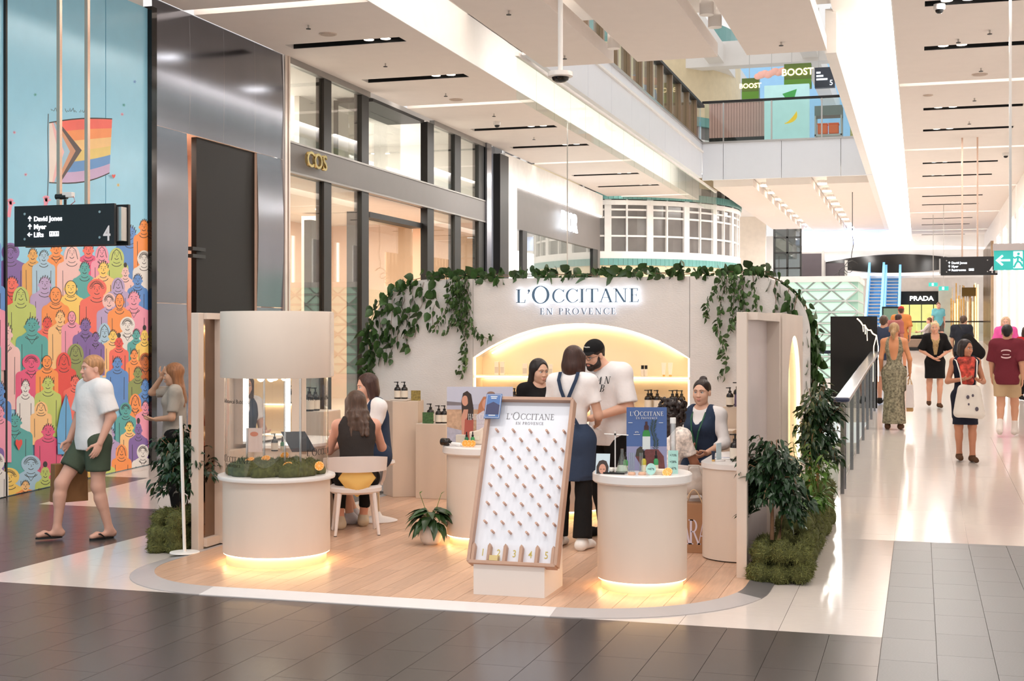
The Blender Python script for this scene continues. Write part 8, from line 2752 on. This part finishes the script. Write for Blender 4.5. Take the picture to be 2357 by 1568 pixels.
# ================================================================== HANGING SIGNS AND CEILING FITTINGS
M_txt = emit_mat('sign_text_white', (244, 248, 255), 3.)
def arrow(mb, M, x, z, s, rot):
 R_ = M @ Matrix.Translation((x, 0, z)) @ Matrix.Rotation(rot, 4, 'Y')
 for poly in ([(-.07, -.45), (.07, -.45), (.07, .4), (-.07, .4)], [(-.38, .08), (-.28, -.02), (.06, .36), (0, .5)], [(.38, .08), (0, .5), (-.06, .36), (.28, -.02)]):
  mb.plate([(a * s, b * s) for a, b in poly], R_, .004)
def way_sign(label, p, w, h, lines, k, ztop):
 t = thing('wayfinding_sign', label, 'sign', (p[0], p[1], p[2]))
 MB().box(p[0], p[0] + w, p[1], p[1] + .035, p[2], p[2] + h).obj('panel', pm('sign_black', (26, 24, 26), .35, var=.03), t, bev=.003)
 MB().box(p[0] - .03, p[0] + w + .05, p[1] + .04, p[1] + .14, p[2] + h * .1, p[2] + h * .92).obj('housing', M_chrome, t)
 MB().box(p[0] + .02, p[0] + w + .06, p[1] + .145, p[1] + .18, p[2], p[2] + h).obj('rear_panel', MATS['sign_black'], t)
 M = frame((p[0], p[1] - .001, p[2]))
 lt = MB()
 for i, (s, rot) in enumerate(lines):
  z = h * (.66 - .195 * i)
  sans(lt, s, M @ Matrix.Translation((w * .2, 0, z - h * .045)), h * .17, .004, align='LEFT', bold=.012)
  arrow(lt, M, w * .16, z + h * .02, h * .14, rot)
 for j in range(2):
  lt.ring2d([(w * k + j * h * .14, h * .235), (w * k + j * h * .14 + h * .12, h * .235), (w * k + j * h * .14 + h * .12, h * .355), (w * k + j * h * .14, h * .355)],
                  [(w * k + j * h * .14 + .006, h * .235 + .006), (w * k + j * h * .14 + h * .12 - .006, h * .235 + .006), (w * k + j * h * .14 + h * .12 - .006, h * .355 - .006), (w * k + j * h * .14 + .006, h * .355 - .006)], M, .004)
  lt.ball((w * k + j * h * .14 + h * .06, 0, h * .32), h * .018, 8, M=M)
  lt.box(w * k + j * h * .14 + h * .04, w * k + j * h * .14 + h * .08, -.004, 0, h * .25, h * .295, M=M)
 lt.obj('lettering', M_txt, t)
 l4 = MB()
 sans(l4, '4', M @ Matrix.Translation((w * .93, 0, h * .1)), h * .52, .004, bold=.01, sx=.8)
 l4.obj('level_number', pm('number_grey', (206, 200, 200), .4, emit=.2), t)
 for x in (.11, .86):
  for z in (.18, .8):
   MB().cyl((0, 0), h * .032, 0, .006, 12, M=M @ Matrix.Translation((w * x, 0, h * z)) @ Matrix.Rotation(PI / 2, 4, 'X')).obj('bolt', M_chrome, t)
 for x in (.4, .68):
  MB().box(p[0] + w * x - .018, p[0] + w * x + .018, p[1] + .07, p[1] + .11, p[2] + h, ztop).obj('hanger_pole', pm('pole_metal', (206, 178, 160), .25, .9), t)
 return t
way_sign('black hanging wayfinding sign with lifts arrow in front of the mural', (-8.456, 11.2, 2.647), 1.118, .394, (('David Jones', 0), ('Myer', 0), ('Lifts', -PI / 2)), .36, 6.3)
a = at(2165, 634, 30.4)
way_sign('black hanging wayfinding sign with restrooms arrow over the corridor', (a.x, a.y, a.z), 1.16, .41, (('David Jones', 0), ('Myer', 0), ('Restrooms', PI / 2)), .52, 6.2)
c_ = at(150, 450, 13.1)
t = thing('sign_camera', 'small black camera mounted on top of the left hanging sign', 'camera', (c_.x, c_.y, 3.04))
MB().tube([(c_.x, c_.y, 3.03), (c_.x, c_.y, 3.1)], .014, 8).obj('bracket', M_black, t)
MB().cyl((0, 0), .028, -.06, .06, 14, M=Matrix.Translation((c_.x - .04, c_.y, 3.13)) @ Matrix.Rotation(PI / 2, 4, 'Y')).obj('body', M_black, t, smooth=40)
MB().box(c_.x - .02, c_.x + .09, c_.y - .025, c_.y + .03, 3.12, 3.17).obj('case', M_top, t, bev=.005)
MB().tube([(c_.x + .09, c_.y, 3.13), (c_.x + .11, c_.y, 3.08), (c_.x + .05, c_.y, 3.04)], .004, 6).obj('cable', pm('pink_cable', (200, 120, 120), .6), t)
a, b = at(2288, 622, 16), at(2392, 575, 16)
t = thing('exit_sign', 'green running man exit sign with left arrow hung at the right edge', 'exit sign', (a.x, a.y, a.z))
MB().box(a.x, b.x, a.y, a.y + .04, a.z, b.z - .012).obj('panel', pm('exit_teal', (52, 178, 170), .4, emit=.45), t)
MB().box(a.x - .01, b.x + .01, a.y - .02, a.y + .06, b.z - .012, b.z + .07).obj('housing', pm('housing_grey', (214, 202, 200), .5), t)
MB().box(at(2322, 0, 16).x, at(2328, 0, 16).x, a.y, a.y + .03, b.z + .07, 6.3).obj('hanger_pole', M_chrome, t)
M = frame((a.x, a.y - .001, a.z))
W_, H_ = b.x - a.x, b.z - a.z - .012
lt = MB()
arrow(lt, M, W_ * .2, H_ * .5, H_ * .75, -PI / 2)
lt.plate([(W_ * .42, H_ * .08), (W_ * .62, H_ * .08), (W_ * .62, H_ * .95), (W_ * .42, H_ * .95)], M, .003)
lt.obj('pictogram', emit_mat('exit_white', (244, 255, 250), 1.3), t)
mn = MB()
cx_ = W_ * .52
mn.ball((cx_ + .005, -.004, H_ * .82), H_ * .075, 10, M=M)
for pts in ([(0, .72), (-.02, .45)], [(-.02, .45), (.12, .36), (.22, .16)], [(-.02, .45), (-.12, .3), (-.2, .12)], [(0, .68), (.16, .58), (.2, .44)], [(0, .68), (-.16, .6), (-.24, .66)]):
 mn.tube([M @ Vector((cx_ + x * H_, -.005, z * H_)) for x, z in pts], H_ * .055, 6)
mn.obj('running_figure', MATS['exit_teal'], t)
for i, (u, v, d) in enumerate(((2148, 655, 50), (2172, 664, 46))):
 q = at(u, v, d)
 t = thing('far_exit_sign', ('left', 'right')[i] + ' small green exit sign over the far corridor', 'exit sign', tuple(q), 'far exit signs')
 MB().box(q.x - .16, q.x + .16, q.y, q.y + .05, q.z - .07, q.z + .07).obj('panel', MATS['exit_teal'], t)
 MB().box(q.x - .05, q.x + .02, q.y - .01, q.y, q.z - .05, q.z + .05).obj('pictogram', MATS['exit_white'], t)
 MB().box(q.x - .01, q.x + .01, q.y + .02, q.y + .04, q.z + .07, 6.2).obj('hanger_pole', M_chrome, t)
# disc camera on a pole over the stand
q = at(1290, 168, 15.2)
t = thing('pole_camera', 'white disc shaped camera on a long ceiling pole', 'camera', tuple(q))
MB().lathe([(0, .02), (.06, .02), (.135, .01), (.14, 0), (.14, -.04), (.12, -.05), (0, -.05)], q, 32).obj('housing', M_top, t, smooth=50)
MB().lathe([(0, -.11), (.05, -.105), (.09, -.08), (.1, -.05), (0, -.05)], q, 24).obj('lens_dome', M_blackg, t, smooth=60)
MB().cyl((q.x, q.y), .028, q.z + .02, 6.95, 14).obj('pole', M_white, t, smooth=50)
q = at(1306, 352, 28)
t = thing('ceiling_rod', 'thin vertical rod hanging from the left ceiling beside the boutique sign', 'rod', (q.x, q.y, 2.5))
MB().cyl((q.x, q.y), .012, 2.6, 6.2, 8).obj('rod', M_chrome, t)
MB().cyl((q.x, q.y), .06, 6.17, 6.2, 14).obj('ceiling_plate', M_white, t)
# speakers, dome cameras, sprinklers: placed on the ceiling where the photo shows them
def on_ceil(u, v, z=CZ):
 r = at(u, v, 1.) - Vector((0, 0, 1.8))
 k = (z - 1.8) / r.z
 return Vector((r.x * k, r.y * k, z))
for i, (u, v, lab) in enumerate(((755, 78, 'nearest round speaker grille in the left ceiling'), (1050, 229, 'second round speaker grille in the left ceiling'), (2255, 171, 'nearest round speaker grille in the right ceiling'), (2136, 219, 'small round grille at the edge of the right ceiling'))):
 q = on_ceil(u, v)
 t = thing('ceiling_speaker', lab, 'speaker', tuple(q), 'ceiling speakers')
 MB().cyl((q.x, q.y), .13 if i < 3 else .09, CZ - .012, CZ, 24).obj('rim', pm('speaker_rim', (214, 196, 182), .5), t)
 MB().cyl((q.x, q.y), .11 if i < 3 else .07, CZ - .016, CZ - .012, 24).obj('grille', pm('speaker_grille', (186, 166, 152), .6, var=.2, vscale=300), t)
for i, (u, v, lab) in enumerate(((1144, 280, 'small dome camera under the left ceiling'), (2162, 10, 'small dome camera under the right ceiling'), (2315, 352, 'distant dome camera under the right ceiling'))):
 q = on_ceil(u, v)
 t = thing('dome_camera', lab, 'camera', tuple(q), 'dome cameras')
 MB().lathe([(0, 0), (.075, 0), (.075, -.06), (.065, -.075), (0, -.075)], q, 20).obj('housing', M_top, t, smooth=50)
 MB().lathe([(0, -.125), (.03, -.12), (.05, -.1), (.055, -.075), (0, -.075)], q, 18).obj('lens_dome', M_blackg, t, smooth=60)
spk = [(710, 58), (887, 146), (1026, 215), (1171, 25), (1300, 128), (1798, 97), (1137, 262), (1229, 316), (2278, 70), (2206, 90), (2258, 157), (2243, 226), (2231, 280)]
sn = ('first', 'second', 'third', 'fourth', 'fifth', 'sixth', 'seventh', 'eighth', 'ninth', 'tenth', 'eleventh', 'twelfth', 'thirteenth')
for i, (u, v) in enumerate(sorted(spk)):
 q = on_ceil(u, v)
 t = thing('sprinkler', sn[i] + ' small ceiling sprinkler head counting from the left', 'sprinkler', tuple(q), 'ceiling sprinklers')
 MB().cyl((q.x, q.y), .012, CZ - .05, CZ, 8).obj('stem', M_chrome, t)
 MB().cyl((q.x, q.y), .035, CZ - .058, CZ - .05, 12).obj('deflector', M_mull, t)
# dangling coiled cable
q = at(1962, 545, 42)
pts = [(q.x + .03 * math.sin(i * .9), q.y, q.z - i * .12) for i in range(7)]
for i in range(22):
 pts.append((q.x - .02 * i + .16 * math.cos(i * .75), q.y, q.z - .85 - .02 * i + .14 * math.sin(i * .75)))
t = thing('coiled_cable', 'dark coiled cable dangling from the far ceiling', 'cable', tuple(q))
MB().tube(pts, .012, 6).obj('cable', M_mull, t)
MB().cyl((q.x, q.y), .012, q.z, CZ, 8).obj('ceiling_drop', M_mull, t)
# information screen by the far shoppers
a, b = at(2030, 780, 46), at(2080, 706, 46)
t = thing('information_screen', 'dark upright information screen behind the orange shirt man', 'screen', (a.x, a.y, ramp_z(a.y)))
MB().box(a.x, b.x, a.y, a.y + .12, ramp_z(a.y), b.z).obj('case', M_blackg, t)
MB().box(a.x + .05, b.x - .05, a.y - .01, a.y, a.z, b.z - .06).obj('display', pm('display_green', (96, 120, 104), .2, emit=.2), t)
